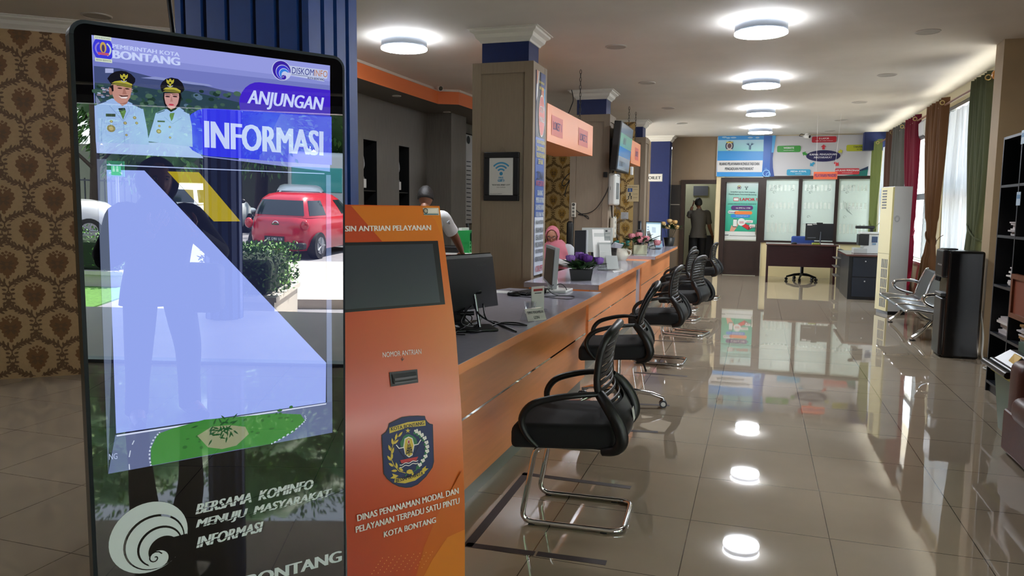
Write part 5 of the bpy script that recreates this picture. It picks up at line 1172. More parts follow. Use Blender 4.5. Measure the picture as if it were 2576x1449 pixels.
A = Art((0, p.y-.002, 0), (1, 0, 0), (0, 0, 1), .002)
for k in range(5): A.P([(1629+k*1.9, 592+k*7), (1637+k*1.9, 591+k*7), (1636.5+k*1.9, 588+k*7), (1628.5+k*1.9, 589+k*7)], mat('#7E8488', .4), 1)
A.build('print', t)
p = atz(1655, 622, ZT); tent(p.x, p.y, .16, .12, rad(30), 'small blue-tinted tent card before the lit monitor', None, mat('#8FB0C4', .4))
p = atz(1622, 630, ZT); t = thing('glass_bowl', 'clear glass bowl next to the cream flower pot', 'bowl', tuple(p)); MB().lathe([(.05, 0), (.06, .01), (.1, .08), (.098, .08), (.05, .015), (0, .012)], p, clear('thin_glass', (.93, .95, .96, 1), .12), 20).build('bowl_body', t)
solo(MB().prism([atz(x, y, ZT) for x, y in ((1545, 686), (1570, 680), (1563, 676), (1540, 681))], (0, 0, .002), W2), 'paper_sheet', 'white slip of paper lying under the brochure holder', 'paper', base=tuple(atz(1555, 682, ZT)))

# ================================================================ things on the pillars
PY1 = 6.85
t = thing('picture_frame', 'black framed free wifi notice on the front pillar', 'picture', tuple((aty(1217, 505, PY1)+aty(1303, 505, PY1))/2)); A = Art((0, PY1-.022, 0), (1, 0, 0), (0, 0, 1), .001)
Q_ = [A.uv(x, y) for x, y in ((1217, 505), (1304, 505), (1303, 382), (1217, 383))]; a0, b0, a1, b1 = Q_[0][0], Q_[0][1], Q_[1][0], Q_[2][1]
mb = MB(); f = .055
for p, q in (((a0, b0), (a1, b0+f)), ((a0, b1-f), (a1, b1)), ((a0, b0+f), (a0+f, b1-f)), ((a1-f, b0+f), (a1, b1-f))): mb.rbox((p[0], PY1-.03, p[1]), (q[0], PY1+.015, q[1]), .006, BLK)
mb.build('frame', t)
A.R(a0+f, b0+f, a1-f, b1-f, W2, 1); cx = (a0+a1)/2; H_ = b1-b0; BLU = mat('#3E93C0', .45); yb = b0+H_*.56
A.E(cx, yb, .017, .017, BLU, 2, 18)
for r in (.045, .075, .105): A.ring(cx, yb, r-.011, r+.004, BLU, 2, 42, 138, 16)
A.T('FREE', cx, b0+H_*.46, .016, BLU, 2, bold=.05, align='c'); A.R(cx-.035, b0+H_*.395, cx+.035, b0+H_*.445, BLU, 2, .012); A.T('Wi', cx-.032, b0+H_*.405, .016, W2, 3, w=.026, bold=.02); A.R(cx+.002, b0+H_*.4, cx+.032, b0+H_*.44, W2, 3, .01); A.T('Fi', cx+.005, b0+H_*.405, .016, BLU, 4, w=.022, bold=.02)
A.T('"BONTANG SMART CITY"', cx, b0+H_*.315, .013, K1, 2, w=.18, bold=.04, align='c'); A.T('WIFI CORNER', cx, b0+H_*.27, .008, K1, 2, w=.09, align='c'); A.T('Dinas Kominfo DPMPTSP', a0+f+.01, b0+f+.008, .007, K1, 2, w=.12)
A.build('notice', t); mb = MB(); mb.tube([(cx-.05, PY1+.01, b1-.01), (cx, PY1+.012, b1+.05), (cx+.05, PY1+.01, b1-.01)], .002, mat('#8A7A60', .5), 4); mb.build('hanging_wire', t)
# tall printed poster on the narrow side of the front pillar
XP = -2.035; A = Art((XP+.004, 0, 0), (0, 1, 0), (0, 0, 1), .0015); y0, y1 = 6.93, 7.24; zt_, zb_ = 2.735, .80
t = thing('poster', 'tall blue service-oath poster down the narrow side of the front pillar', 'poster', (XP, (y0+y1)/2, zb_)); MB().box((XP, y0, zb_), (XP+.0045, y1, zt_), mat('#2F4F9A', .4)).build('sheet', t)
NB1, YL, LB = mat('#15161E', .4), mat('#D2C23E', .4), mat('#3C62AE', .4); ym = (y0+y1)/2
A.R(y0, 2.12, y1, zt_, NB1, 1); A.Q([(y0, zt_), (y0+.1, zt_), (y0+.04, 2.5), (y0, 2.45)], mat('#C9CACC', .4), 2); A.Q([(y0, zt_), (y0+.07, zt_), (y0+.03, 2.62), (y0, 2.6)], mat('#C08A72', .5), 3); A.R(y1-.17, 2.6, y1, zt_, mat('#1C2F6A', .4), 3); A.R(y1-.05, 2.25, y1, 2.6, mat('#2F86B8', .4), 2)
A.Q([(ym+.02, 2.62), (ym+.1, 2.62), (ym+.12, 2.3), (ym, 2.3)], mat('#C0785A', .5), 2)
a, b = ym+.03, 2.33; A.E(a, b, .11, .2, mat('#D8C8B8', .4), 3); A.E(a, b, .1, .185, mat('#C04A3A', .4), 4); A.T('STOP', a, b+.03, .06, W1, 5, w=.13, align='c', bold=.02); A.T('PUNGLI', a, b-.06, .05, W1, 5, w=.15, align='c', bold=.02)
A.R(y0, .80, y1, 1.36, mat('#C4CAD6', .4), 1)
def lines(rows, mt):
    for s_, z, h_, w_ in rows: A.T(s_, ym, z, h_, mt, 6, w=w_, align='c', bold=.02)
lines((('JIKA ANDA MENGETAHUI', 2.62, .03, .18), ('ADANYA PUNGUTAN', 2.57, .03, .16)), YL)
lines((('AYO KITA WUJUDKAN', 2.05, .045, .28), ('ZONA INTEGRITAS', 1.99, .045, .28), ('MELALUI PELAYANAN', 1.93, .045, .28), ('LEBIH BAIK', 1.87, .045, .16)), YL)
lines((('ZONA', 1.72, .08, .22),), NB1); lines((('INTEGRITAS', 1.66, .05, .28),), mat('#B03A4A', .4))
lines((('DILARANG', 1.57, .05, .18), ('MEMBERI GRATIFIKASI', 1.50, .05, .28), ('DALAM BENTUK APAPUN', 1.43, .05, .29), ('ATAS LAYANAN YANG', 1.365, .045, .28)), W1)
lines((('JAGALAH INTEGRITAS', 1.28, .05, .28), ('DENGAN MENOLAK', 1.21, .05, .27), ('SEGALA BENTUK', 1.14, .05, .26), ('PUNGLI DAN GRATIFIKASI', 1.07, .05, .29), ('UNTUK MEWUJUDKAN', 1.0, .05, .27), ('BIROKRASI YANG BERSIH', .93, .05, .28)), NB1)
lines((('KORUPSI', .83, .06, .24),), mat('#B0303E', .4)); A.build('print', t)
# hanging counter signs
def boxsign(label, X, y0, y1, z0, z1, plates, dp=.5):
    t = thing('counter_sign', label, 'sign', (X-dp/2, (y0+y1)/2, z0), 0, 'orange box signs over the counters')
    MB().box((X-dp, y0, z0), (X, y1, z1), mat('#E58A4E', .4)).build('box', t)
    for s_, yc, zc, w_, h_ in plates:
        A = Art((X+.001, 0, 0), (0, 1, 0), (0, 0, 1), .002); A.R(yc-w_/2, zc-h_/2, yc+w_/2, zc+h_/2, mat('#C5523C', .45), 1); A.T(s_, yc, zc-h_*.2, h_*.42, mat('#2F2A66', .5), 2, w=w_*.74, align='c', bold=.02); A.build('plate', t)
    for yy in (9.1,) if y1-y0 > 1.5 else (12.35, 13.05):
        mb = MB(); n_ = int((CZ-z1)/.045)
        for k in range(n_):
            c = V((X-.08, yy, z1+.022+k*.045)); ax = (1, 0) if k % 2 else (0, 1)
            mb.tube([c+V((ax[0]*.011*cos(a), ax[1]*.011*cos(a), .028*sin(a))) for a in [2*PI*i/8 for i in range(8)]], .0035, mat('#3C3B38', .35, .9), 4, closed=True)
        mb.build('chain', t)
boxsign('orange box sign reading loket 1 and loket 2 over the middle counter', -2.03, 7.33, 9.5, 2.115, 2.485, (('LOKET 1', 7.72, 2.29, .46, .2), ('LOKET 2', 8.95, 2.29, .5, .2)))
boxsign('smaller orange box sign hanging behind the television', -1.97, 12.15, 13.15, 2.19, 2.56, (('LOKET 3', 12.72, 2.37, .36, .2),), .4)
# television on the middle pillar
t = thing('television', 'flat television mounted on the side of the middle pillar', 'television', (-1.9, 10.85, 2.0)); a_ = rad(4)
mb = MB(); TVM = Matrix.Translation((-1.85, 10.83, 2.31)) @ Matrix.Rotation(rad(1), 4, 'Z') @ Matrix.Rotation(rad(5), 4, 'Y'); mb.M = TVM; mb.rbox((-.09, -.56, -.33), (.012, .56, .33), .012, BLK); mb.build('casing', t)
o_ = TVM @ V((.0125, 0, 0)); A = Art(o_, TVM.to_3x3() @ V((0, 1, 0)), TVM.to_3x3() @ V((0, 0, 1)), .001)
A.R(-.54, -.31, .54, .31, mat('#2E4A5E', .15, emit=.012), 1); A.R(-.54, -.0, .54, .18, mat('#6FA088', .15, emit=.03), 2); A.R(-.54, -.13, .54, 0, mat('#2B6FA8', .15, emit=.04), 2); A.R(-.54, -.31, .54, -.13, mat('#7E8A94', .15, emit=.025), 2); A.R(-.54, .18, .54, .31, mat('#5E6670', .15, emit=.02), 2); A.T('01', -.25, .04, .1, mat('#182034', .4), 3, w=.2, bold=.04); A.T('LOKET 1', -.4, -.26, .07, mat('#22262C', .4), 3, w=.5, bold=.03); A.build('screen', t)
mb = MB(); mb.box((-2.035, 10.75, 2.2), (-2.02, 10.98, 2.45), BLK); mb.tube([(-2.02, 10.85, 2.32), (-1.90, 10.84, 2.32)], .025, BLK, 8); mb.build('wall_bracket', t)
mb = MB(); mb.rbox((-1.82, 11.2, 1.96), (-1.79, 11.3, 2.08), .004, W2); mb.build('receiver', t)
# sockets, emergency lamp, small boxes, notices
Y2 = 10.65
def fl(px_, Y): return [aty(x, y, Y) for x, y in px_]
q_ = fl(((1438, 546), (1449, 546), (1449, 510), (1438, 510)), Y2); t = thing('power_strip', 'white four-socket power strip on the edge of the middle pillar', 'power strip', tuple((q_[0]+q_[1])/2)); mb = MB(); mb.rbox((q_[0].x, Y2-.035, q_[0].z), (q_[1].x, Y2+.004, q_[2].z), .008, mat('#CFCBBC', .4)); mb.build('strip_body', t)
for k in range(4):
    mb = MB(); c = ((q_[0].x+q_[1].x)/2, Y2-.04, q_[0].z+(q_[2].z-q_[0].z)*(.13+.245*k)); mb.cyl(c, .021, .008, BLK if k == 3 else mat('#9A968A', .5), 16, 'y')
    mb.cyl((c[0], c[1]-.001, c[2]), .013, .004, mat('#55524A', .6), 12, 'y'); mb.build('socket', t)
def wallcable(label, pts, Y, r=.006): P_ = [aty(x, y, Y-.012) for x, y in pts]; mb = MB(); mb.tube(spline(P_, 6), r, BLK, 5); solo(mb, 'cable', label, 'cable', 'black leads on the middle pillar', tuple(P_[0]))
wallcable('black lead swooping from the power strip up to the television', [(1443,516),(1450,530),(1470,543),(1480,551),(1478,544),(1462,541),(1455,539),(1480,536),(1500,524),(1520,495),(1532,468),(1540,440),(1548,424)], Y2)
wallcable('black lead dropping straight down from the power strip', [(1443,546),(1442,580),(1441,610),(1441,640)], Y2)
wallcable('thin black wire looping up to the ceiling at the middle pillar', [(1437,222),(1442,250),(1436,270),(1430,285)], 10.6, .007)
P_ = [aty(x, y, 10.8) for x, y in ((1443,430),(1428,440),(1416,455),(1414,465),(1422,466),(1436,450),(1426,470),(1421,490),(1424,494))]
solo(MB().tube(spline(P_, 6), .007, BLK, 5), 'cable', 'black wire curl hanging in front of the gold wallpaper', 'cable', None, tuple(P_[0]))
P_ = [atx(x, y, -2.0) for x, y in ((1545,420),(1540,440),(1536,470),(1537,510),(1541,550),(1550,590),(1557,612))]
solo(MB().tube(spline(P_, 6), .009, BLK, 5), 'cable', 'black television lead running down behind the white emergency lamp', 'cable', None, tuple(P_[0]))
q_ = fl(((1519, 446), (1528, 446), (1528, 433), (1519, 433)), Y2); solo(MB().rbox((q_[0].x, Y2-.04, q_[0].z), (q_[1].x, Y2+.003, q_[2].z), .005, BLK), 'junction_box', 'small black box fixed on the middle pillar below the television', 'box', base=tuple(q_[0]))
ya, yb2 = 10.72, 11.0; za, zc_ = atx(1545, 517, -2.0).z, atx(1545, 437, -2.0).z
t = thing('emergency_lamp', 'white upright emergency lamp on the side of the middle pillar', 'lamp', (-2.0, (ya+yb2)/2, za)); mb = MB(); mb.rbox((-2.037, ya-.1, za), (-1.93, yb2, zc_), .03, mat('#C9CBC6', .4)); mb.build('casing', t)
for k in (0, 1): mb = MB(); mb.rbox((-1.932, ya-.03+k*.12, za+.09), (-1.92, ya+.03+k*.12, za+.32), .006, mat('#6A6E70', .25)); mb.build('tube', t)
mb = MB()
for k in range(4): mb.box((-1.932, ya, za+.42+k*.025), (-1.927, yb2-.08, za+.43+k*.025), mat('#44474A', .5))
mb.build('vent', t)
za = atx(1547, 598, -2.0).z; zc_ = atx(1547, 545, -2.0).z
t = thing('sanitizer_dispenser', 'white slender dispenser on the pillar below the emergency lamp', 'dispenser', (-2.0, 10.9, za)); mb = MB(); mb.rbox((-2.037, 10.82, za), (-1.97, 11.02, zc_), .02, mat('#C6C5B8', .4)); mb.build('casing', t)
for k in range(4): mb = MB(); mb.cyl((-1.972, 10.9, za+.07+k*.08), .02, .006, mat('#83857E', .4), 12, 'x'); mb.build('button', t)
def notice(label, quad, Y, h, rows, name='notice', cat='notice'):
    q_ = fl(quad, Y); A = Art((0, Y-.003, 0), (1, 0, 0), (0, 0, 1), .002); t = thing(name, label, cat, tuple((q_[0]+q_[1])/2)); a0, b0, a1, b1 = q_[0].x, q_[0].z, q_[2].x, q_[2].z
    MB().box((a0, Y-.003, b0), (a1, Y+.001, b1), mat(h, .5)).build('sheet', t); rows(A, a0, b0, a1, b1); A.build('print', t); return t
def r1(A, a0, b0, a1, b1):
    w_, h_ = a1-a0, b1-b0; A.T('LOKET PRIORITAS', (a0+a1)/2, b1-h_*.14, h_*.045, K1, 2, w=w_*.74, align='c', bold=.02); A.R(a0+w_*.12, b1-h_*.42, a0+w_*.48, b1-h_*.2, mat('#3E5E96', .5), 2)
    A.ring(a0+w_*.3, b1-h_*.34, h_*.03, h_*.045, W1, 3); A.R(a0+w_*.27, b1-h_*.3, a0+w_*.31, b1-h_*.23, W1, 3)
    A.E(a0+w_*.3, b1-h_*.52, .014, .014, K1, 2, 12); A.R(a0+w_*.25, b1-h_*.66, a0+w_*.35, b1-h_*.55, K1, 2); 
    for k in (.2, .4): A.E(a0+w_*k, b1-h_*.7, .012, .012, K1, 2, 12); A.R(a0+w_*(k-.03), b1-h_*.86, a0+w_*(k+.03), b1-h_*.73, K1, 2)
    for s_, f_ in (('DISABILITAS', .3), ('IBU HAMIL', .56), ('LANSIA', .78)): A.T(s_, a0+w_*.56, b1-h_*f_, h_*.035, K1, 2, w=w_*.34)
notice('cream priority-queue notice with blue wheelchair sign on the rear pillar', ((1575, 507), (1606, 509), (1608, 465), (1577, 464)), 14.3, '#CDB98E', r1)
def r2(A, a0, b0, a1, b1):
    for k in range(6): A.R(a0+.02, b1-.03-k*.03, a1-.03-(k % 3)*.02, b1-.024-k*.03, mat('#8E9298', .5), 2)
notice('small white sheet taped low on the rear pillar', ((1562, 551), (1581, 551), (1581, 534), (1563, 534)), 14.3, '#C4C6C8', r2)
def r3(A, a0, b0, a1, b1): A.R(a0+.012, b0+.012, a1-.012, b1-.012, mat('#D9D8D2', .4), 2); A.T('TOILET', (a0+a1)/2, b0+(b1-b0)*.3, (b1-b0)*.38, K1, 3, bold=.03, align='c', w=(a1-a0)*.82)
notice('white toilet sign on the blue pillar at the far end', ((1619, 457), (1668, 455), (1667, 437), (1619, 437)), 17.45, '#9A9EA2', r3, 'toilet_sign', 'sign')
solo(MB().rbox((-2.02, 17.44, 1.1), (-1.99, 17.452, 1.16), .004, W2), 'key_hook', 'tiny white hook on the blue pillar below the toilet sign', 'hook', base=(-2.0, 17.45, 1.1))
# long white notice behind the front pillar
x_ = XW+.44; ya, yb2 = 11.0, 11.6
P_ = [atx(x, y, -4.83) for x, y in ((1167, 562), (1200, 566), (1200, 345), (1167, 342))]; t = thing('hanging_chart', 'long white hanging chart with tick marks behind the front pillar', 'chart', (-4.85, P_[0].y, P_[0].z))
mb = MB(); mb.box((-4.90, P_[0].y, P_[0].z), (-4.83, P_[1].y, P_[2].z), mat('#B4B5B6', .5)); mb.build('sheet', t)
A = Art((-4.829, 0, 0), (0, 1, 0), (0, 0, 1), .003)
for k in range(14): A.P([(1173, 405+k*11.2), (1184, 406+k*11.2), (1184, 408.5+k*11.2), (1173, 407.5+k*11.2)], K1, 1)
a, b = A.uv(1178, 352); A.E(a, b, .08, .07, K1, 1, 18); A.build('print', t)
mb = MB()
for z in (P_[0].z, P_[2].z): mb.tube([(-4.86, P_[0].y-.05, z), (-4.86, P_[1].y, z)], .03, BLK, 8)
mb.build('roller', t)
for (a, b, c_, d), l in zip(NICH, ('white tag on a key hanging in the first dark wall slot', 'white tag on a key hanging in the second dark wall slot')):
    t = thing('key_tag', l, 'key tag', (XW-.05, a+.05, 1.75), 0, 'key tags in the wall slots'); MB().rbox((XW-.03, a+.02, 1.70), (XW-.02, a+.11, 1.82), .006, W2).build('tag_plate', t); MB().tube(spline([(XW-.025, a+.06, 1.82), (XW-.025, a+.0, 1.9), (XW-.025, a+.06, 2.0), (XW-.03, a+.04, 2.12)], 5), .008, mat('#9A9A98', .3, .6), 5).build('cord', t)
    MB().box((XW-.28, a, 1.655), (XW-.02, b, 1.67), mat('#161616', .3)).build('ledge', t)
# low table with crates behind the counters
Yt = 7.9; c_ = aty(1150, 648, Yt); t = thing('side_table', 'white work table with a red edge behind the first counter', 'table', (c_.x, Yt+.2, 0)); zt_ = aty(1150, 636, Yt).z
MB().box((c_.x-.7, Yt-.1, zt_-.03), (c_.x+.5, Yt+.5, zt_), W2).build('tabletop', t); MB().box((c_.x-.7, Yt-.105, zt_-.034), (c_.x+.5, Yt-.1, zt_-.018), mat('#A83A48', .5)).build('red_edge', t); MB().box((c_.x-.68, Yt-.08, 0), (c_.x+.48, Yt+.48, zt_-.03), TAU).build('body', t)
GC = mat('#1F8A44', .45)
def crate(x0, x1, y0, z0, z1, label):
    t = thing('plastic_crate', label, 'crate', ((x0+x1)/2, y0+.15, z0), 0, 'green plastic crates'); mb = MB(); y1 = y0+.3
    mb.box((x0, y0, z0), (x1, y1, z0+.012), GC); nx = 7; hz = (z1-z0)
    for (a, b) in (((x0, y0), (x1, y0)), ((x0, y1), (x1, y1)), ((x0, y0), (x0, y1)), ((x1, y0), (x1, y1))):
        dx, dy = b[0]-a[0], b[1]-a[1]
        for k in range(nx+1): cx, cy = a[0]+dx*k/nx, a[1]+dy*k/nx; mb.box((cx-.008, cy-.008, z0), (cx+.008, cy+.008, z1), GC)
        for f_ in (0, .3, .62, .93): mb.box((min(a[0], b[0])-.006, min(a[1], b[1])-.006, z0+hz*f_), (max(a[0], b[0])+.006, max(a[1], b[1])+.006, z0+hz*(f_+.1)), GC)
    mb.build('crate_body', t)
x0, x1 = aty(1152, 620, Yt+.02).x, aty(1180, 620, Yt+.02).x; z1 = aty(1165, 607, Yt+.02).z
crate(x0, x1, Yt+.02, zt_, z1, 'green plastic crate standing on the white work table')
MB().box((0,0,0),(0,0,0),GC) if False else None
x2 = aty(1147, 600, Yt+.02).x; z2 = aty(1155, 580, Yt+.02).z
t = thing('file_box', 'green file holder stacked on the green crate', 'file holder', (x2+.06, Yt+.1, z1)); MB().box((x2, Yt+.04, z1), (x2+.16, Yt+.28, z2), GC).build('holder', t); MB().box((x2+.02, Yt+.05, z2-.05), (x2+.06, Yt+.27, z2+.03), W2).build('paper', t)
solo(MB().rbox((x2+.17, Yt+.05, z1), (x1+.05, Yt+.3, z2-.01), .05, mat('#5C6468', .5)), 'printer', 'grey rounded machine on the green crate beside the file holder', 'machine', base=(x2+.25, Yt+.15, z1))
xa = aty(1125, 640, Yt-.05).x; solo(MB().rbox((xa-.14, Yt-.05, zt_), (xa+.16, Yt+.3, zt_+.07), .01, mat('#1B1B1C', .4)), 'document_tray', 'dark tray of papers under the hand of the man in white', 'tray', base=(xa, Yt+.1, zt_))
P_ = [aty(x, y, 9.0) for x, y in ((1176,562),(1178,575),(1185,590),(1184,610),(1183,640))]; solo(MB().tube(spline(P_, 5), .02, BLK, 6), 'cable', 'thick black cable hanging below the white chart', 'cable', None, tuple(P_[0]))
solo(MB().tube(spline([(-3.05, 3.4, CZ), (-3.06, 3.4, 2.6), (-3.03, 3.4, 2.2), (-3.03, 3.4, 1.2)], 6), .012, BLK, 6), 'cable', 'black cable hanging from the ceiling left of the ribbed blue pillar', 'cable', None, (-3.05, 3.4, CZ))

# ================================================================ visitor chairs
PL, FB = mat('#0B0B0C', .45, bump=.04, bs=300), mat('#08080A', .85, bump=.1, bs=400)
def chair_parts(t, M_, sled=True, lean=0):
    mb = MB(); mb.M = M_; mb.rbox((-.24, -.19, .39), (.24, .275, .505), .035, FB, 4, True)
    for i, q in enumerate(mb.v):
        l = M_.inverted() @ q
        if l.y > .15: l.z -= (l.y-.15)*.28; mb.v[i] = M_ @ l
    mb.build('seat', t)
    mb = MB(); mb.M = M_; mb.rbox((-.215, -.19, .385), (.215, .22, .41), .01, PL); mb.build('seat_pan', t)
    # back shell: S-curved rails, slats, lower plate
    def by(z):
        k = [(.39, -.175), (.44, -.205), (.50, -.205), (.56, -.165), (.63, -.115), (.69, -.108), (.78, -.115), (.84, -.128), (.91, -.155)]
        if lean: k = [(z_, y_-lean*max(0, z_-.55)) for z_, y_ in k]
        for (z0, y0), (z1, y1) in zip(k, k[1:]):
            if z <= z1: f_ = (z-z0)/(z1-z0); return y0+(y1-y0)*f_
        return k[-1][1]
    def hw(z): return .15+.065*min(1, max(0, (z-.42)/.25)) - (.02*max(0, (z-.85)/.1))
    mb = MB(); mb.M = M_
    zz = [.41+.45*k/14 for k in range(15)]; top = [(-.19, by(.88), .88), (-.165, by(.90)-.004, .897), (-.1, by(.90)-.012, .907), (0, by(.90)-.016, .911), (.1, by(.90)-.012, .907), (.165, by(.90)-.004, .897), (.19, by(.88), .88)]
    pts = [(-hw(z), by(z), z) for z in zz]+top+[(hw(z), by(z), z) for z in zz[::-1]]; mb.tube(pts, [.0165]*15+[.021]*7+[.0165]*15, PL, 8, flat=((1, 0, 0), 1.0))
    mb.build('back_frame', t)
    mb = MB(); mb.M = M_
    for k in range(10):
        z = .585+k*.0298; h_ = .0125
        pts = [(x, by(z)-.03*(1-(x/hw(z))**2), z+.006*(1-(x/hw(z))**2)) for x in [-hw(z)+2*hw(z)*i/8 for i in range(9)]]
        mb.tube(pts, [h_]*9, PL, 6, flat=((0, 0, 1), .35), cap=True)
    mb.build('back_slats', t)
    mb = MB(); mb.M = M_
    def fn(u, v): z = .40+.175*v; x = (u-.5)*2*(hw(z)); return V((x, by(z)-.035*(1-(2*u-1)**2)-.01, z))
    def fn2(u, v): q = fn(1-u, v); return q+V((0, .018, 0))
    mb.grid(fn, 8, 6, PL); mb.grid(fn2, 8, 6, PL); mb.build('lumbar_plate', t)
    for sg in (-1, 1):
        mb = MB(); mb.M = M_; x = sg*.255
        loop = spline([(x*.82, -.12, .635), (x, -.02, .632), (x*1.03, .09, .61), (x*1.04, .175, .575), (x*1.02, .215, .51), (x*.98, .195, .44), (x*.9, .15, .385)], 5)
        mb.tube(loop, [.015+.007*sin(PI*k/(len(loop)-1)) for k in range(len(loop))], PL, 8, flat=((1, 0, 0), .75))
        rear = spline([(x*.82, -.12, .635), (x*.98, -.165, .59), (x*1.01, -.21, .52), (x*1.0, -.228, .45), (x*.94, -.20, .40), (x*.86, -.14, .385)], 5)
        mb.tube(rear, [.019+.006*sin(PI*min(1, k/(len(rear)-1)*1.2)) for k in range(len(rear))], PL, 8, flat=((1, 0, 0), 1.2))
        mb.build('armrest', t)
    if sled:
        mb = MB(); mb.M = M_; w_ = .185; r = .0125
        pts = fillet([(-w_, -.14, .378), (-w_, .165, .378), (-w_, .232, r), (-w_, -.232, r), (w_, -.232, r), (w_, .232, r), (w_, .165, .378), (w_, -.14, .378)], .06, 5)
        mb.tube(pts, r, chrome(), 10); mb.build('sled_frame', t)
        for sx_ in (-w_, w_):
            for y in (-.15, .18): mb = MB(); mb.M = M_; mb.rbox((sx_-.012, y-.015, 0), (sx_+.012, y+.015, .006), .002, BLK); mb.build('glide', t)
CGP = 'black slatted visitor chairs along the counters'
def chair(x, y, rz, label, sticker=False, name='visitor_chair'):
    t = thing(name, label, 'chair', (x, y, 0), rad(rz), CGP); M_ = Matrix.Translation((x, y, 0)) @ Matrix.Rotation(rad(rz), 4, 'Z'); chair_parts(t, M_); return t
ch = chair(-.755, 3.375, 93, 'black slatted cantilever chair nearest the camera at the first counter')
far = [dup(ch, (-.84, 7.2, 0), rad(88), 'third black chair along the counters with its chrome sled partly hidden'), dup(ch, (-.75, 8.98, 0), rad(77), 'black cantilever chair turned towards the grey filler panel'),
       dup(ch, (-1.02, 11.2, 0), rad(86), 'black chair drawn up to the far orange counter'), dup(ch, (-.80, 12.95, 0), rad(84), 'black chair farthest along, before the open doorway'), dup(ch, (-.93, 10.2, 0), rad(80), 'black chair low behind the one by the filler panel')]
# sticker on the nearest one
M_ = Matrix.Translation((-.755, 3.375, 0)) @ Matrix.Rotation(rad(93), 4, 'Z'); mb = MB(); mb.M = M_; mb.add([(-.02, -.252, .475), (.04, -.252, .475), (.04, -.243, .53), (-.02, -.243, .53)], [(0, 1, 2, 3)], W2); mb.prism([(-.02, -.252, .475), (.04, -.252, .475), (.04, -.243, .53), (-.02, -.243, .53)], (0, -.002, 0), W2); mb.build('sticker', ch)
# swivel chair
t = thing('swivel_chair', 'black slatted chair on a chrome five-star base behind the nearest chair', 'chair', (-.93, 5.42, 0), rad(97), CGP); M_ = Matrix.Translation((-.93, 5.42, 0)) @ Matrix.Rotation(rad(97), 4, 'Z'); chair_parts(t, M_, False, .3)
mb = MB(); mb.M = Matrix.Translation((-.93, 5.42, 0)); mb.cyl((0, 0, .06), .032, .16, chrome(), 16); mb.cyl((0, 0, .22), .018, .17, chrome(), 14); mb.cyl((0, 0, .215), .036, .012, BLK, 16); mb.build('gas_column', t)
for k in range(5):
    a = rad(-62+72*k); d = V((cos(a), sin(a), 0)); o = V((-.93, 5.42, 0)); mb = MB(); mb.tube([o+d*.02+V((0, 0, .115)), o+d*.12+V((0, 0, .115)), o+d*.24+V((0, 0, .1)), o+d*.33+V((0, 0, .07))], [.022, .02, .017, .013], chrome(), 8); mb.build('leg', t)
    mb = MB(); c = o+d*.33; s_ = V((-d.y, d.x, 0)); mb.tube([c+s_*-.024+V((0, 0, .028)), c+s_*-.006+V((0, 0, .028))], .028, mat('#1A1A1C', .4), 16); mb.tube([c+s_*.006+V((0, 0, .028)), c+s_*.024+V((0, 0, .028))], .028, mat('#1A1A1C', .4), 16)
    mb.tube([c-s_*.0255+V((0, 0, .028)), c+s_*.0255+V((0, 0, .028))], .017, mat('#C9C9C4', .3), 14); mb.tube([c+V((0, 0, .028)), c+V((0, 0, .075))], .008, chrome(), 8); mb.build('caster', t)
mb = MB(); mb.tube([(-.80, 5.3, .38), (-.72, 5.24, .36), (-.70, 5.22, .31)], .007, BLK, 6); mb.build('lever', t)
# tape marks on the floor
TP = mat('#2A1E1E', .6, var=.2, vs=80)
def tape(label, segs):
    mb = MB()
    for a, b in segs:
        a, b = V((*a, 0)), V((*b, 0)); d = (b-a).normalized(); n_ = V((-d.y, d.x, 0))*.021
        mb.hexa([a-n_, b-n_, b+n_, a+n_]+[q+V((0, 0, .0012)) for q in (a-n_, b-n_, b+n_, a+n_)], TP)
    solo(mb, 'floor_tape', label, 'tape mark', 'dark tape marks on the floor', (*segs[0][0], 0))
tape('dark tape outline round the feet of the nearest chair', [((-1.16, 3.80), (-.57, 3.79)), ((-1.14, 3.81), (-1.12, 2.87)), ((-1.13, 2.885), (-.83, 2.90)), ((-.82, 2.903), (-.53, 2.917))])
def tpx(p): q = atz(*p, 0); return (q.x, q.y)
tape('dark tape strip just beyond the nearest chair', [(tpx((1570, 1083)), tpx((1655, 1087)))])
tape('dark tape strip past the casters of the swivel chair', [(tpx((1610, 1017)), tpx((1684, 1020)))])
tape('dark tape strip beneath the third chair', [(tpx((1596, 937)), tpx((1729, 947)))])
tape('dark tape strip between the third chair and the filler panel', [(tpx((1634, 856)), tpx((1748, 861)))])
p = atz(1455, 1008, 0); mb = MB(); mb.M = Matrix.Translation(p) @ Matrix.Rotation(rad(20), 4, 'Z'); mb.box((-.11, -.15, 0), (.11, .15, .003), mat('#C9A890', .4)); mb.box((-.09, -.12, .003), (.09, .02, .0036), mat('#8A3A30', .4)); mb.box((-.09, .04, .003), (.02, .13, .0036), mat('#E0D8CE', .4))
solo(mb, 'leaflet', 'printed leaflet dropped on the floor beside the kick board', 'leaflet', base=tuple(p))

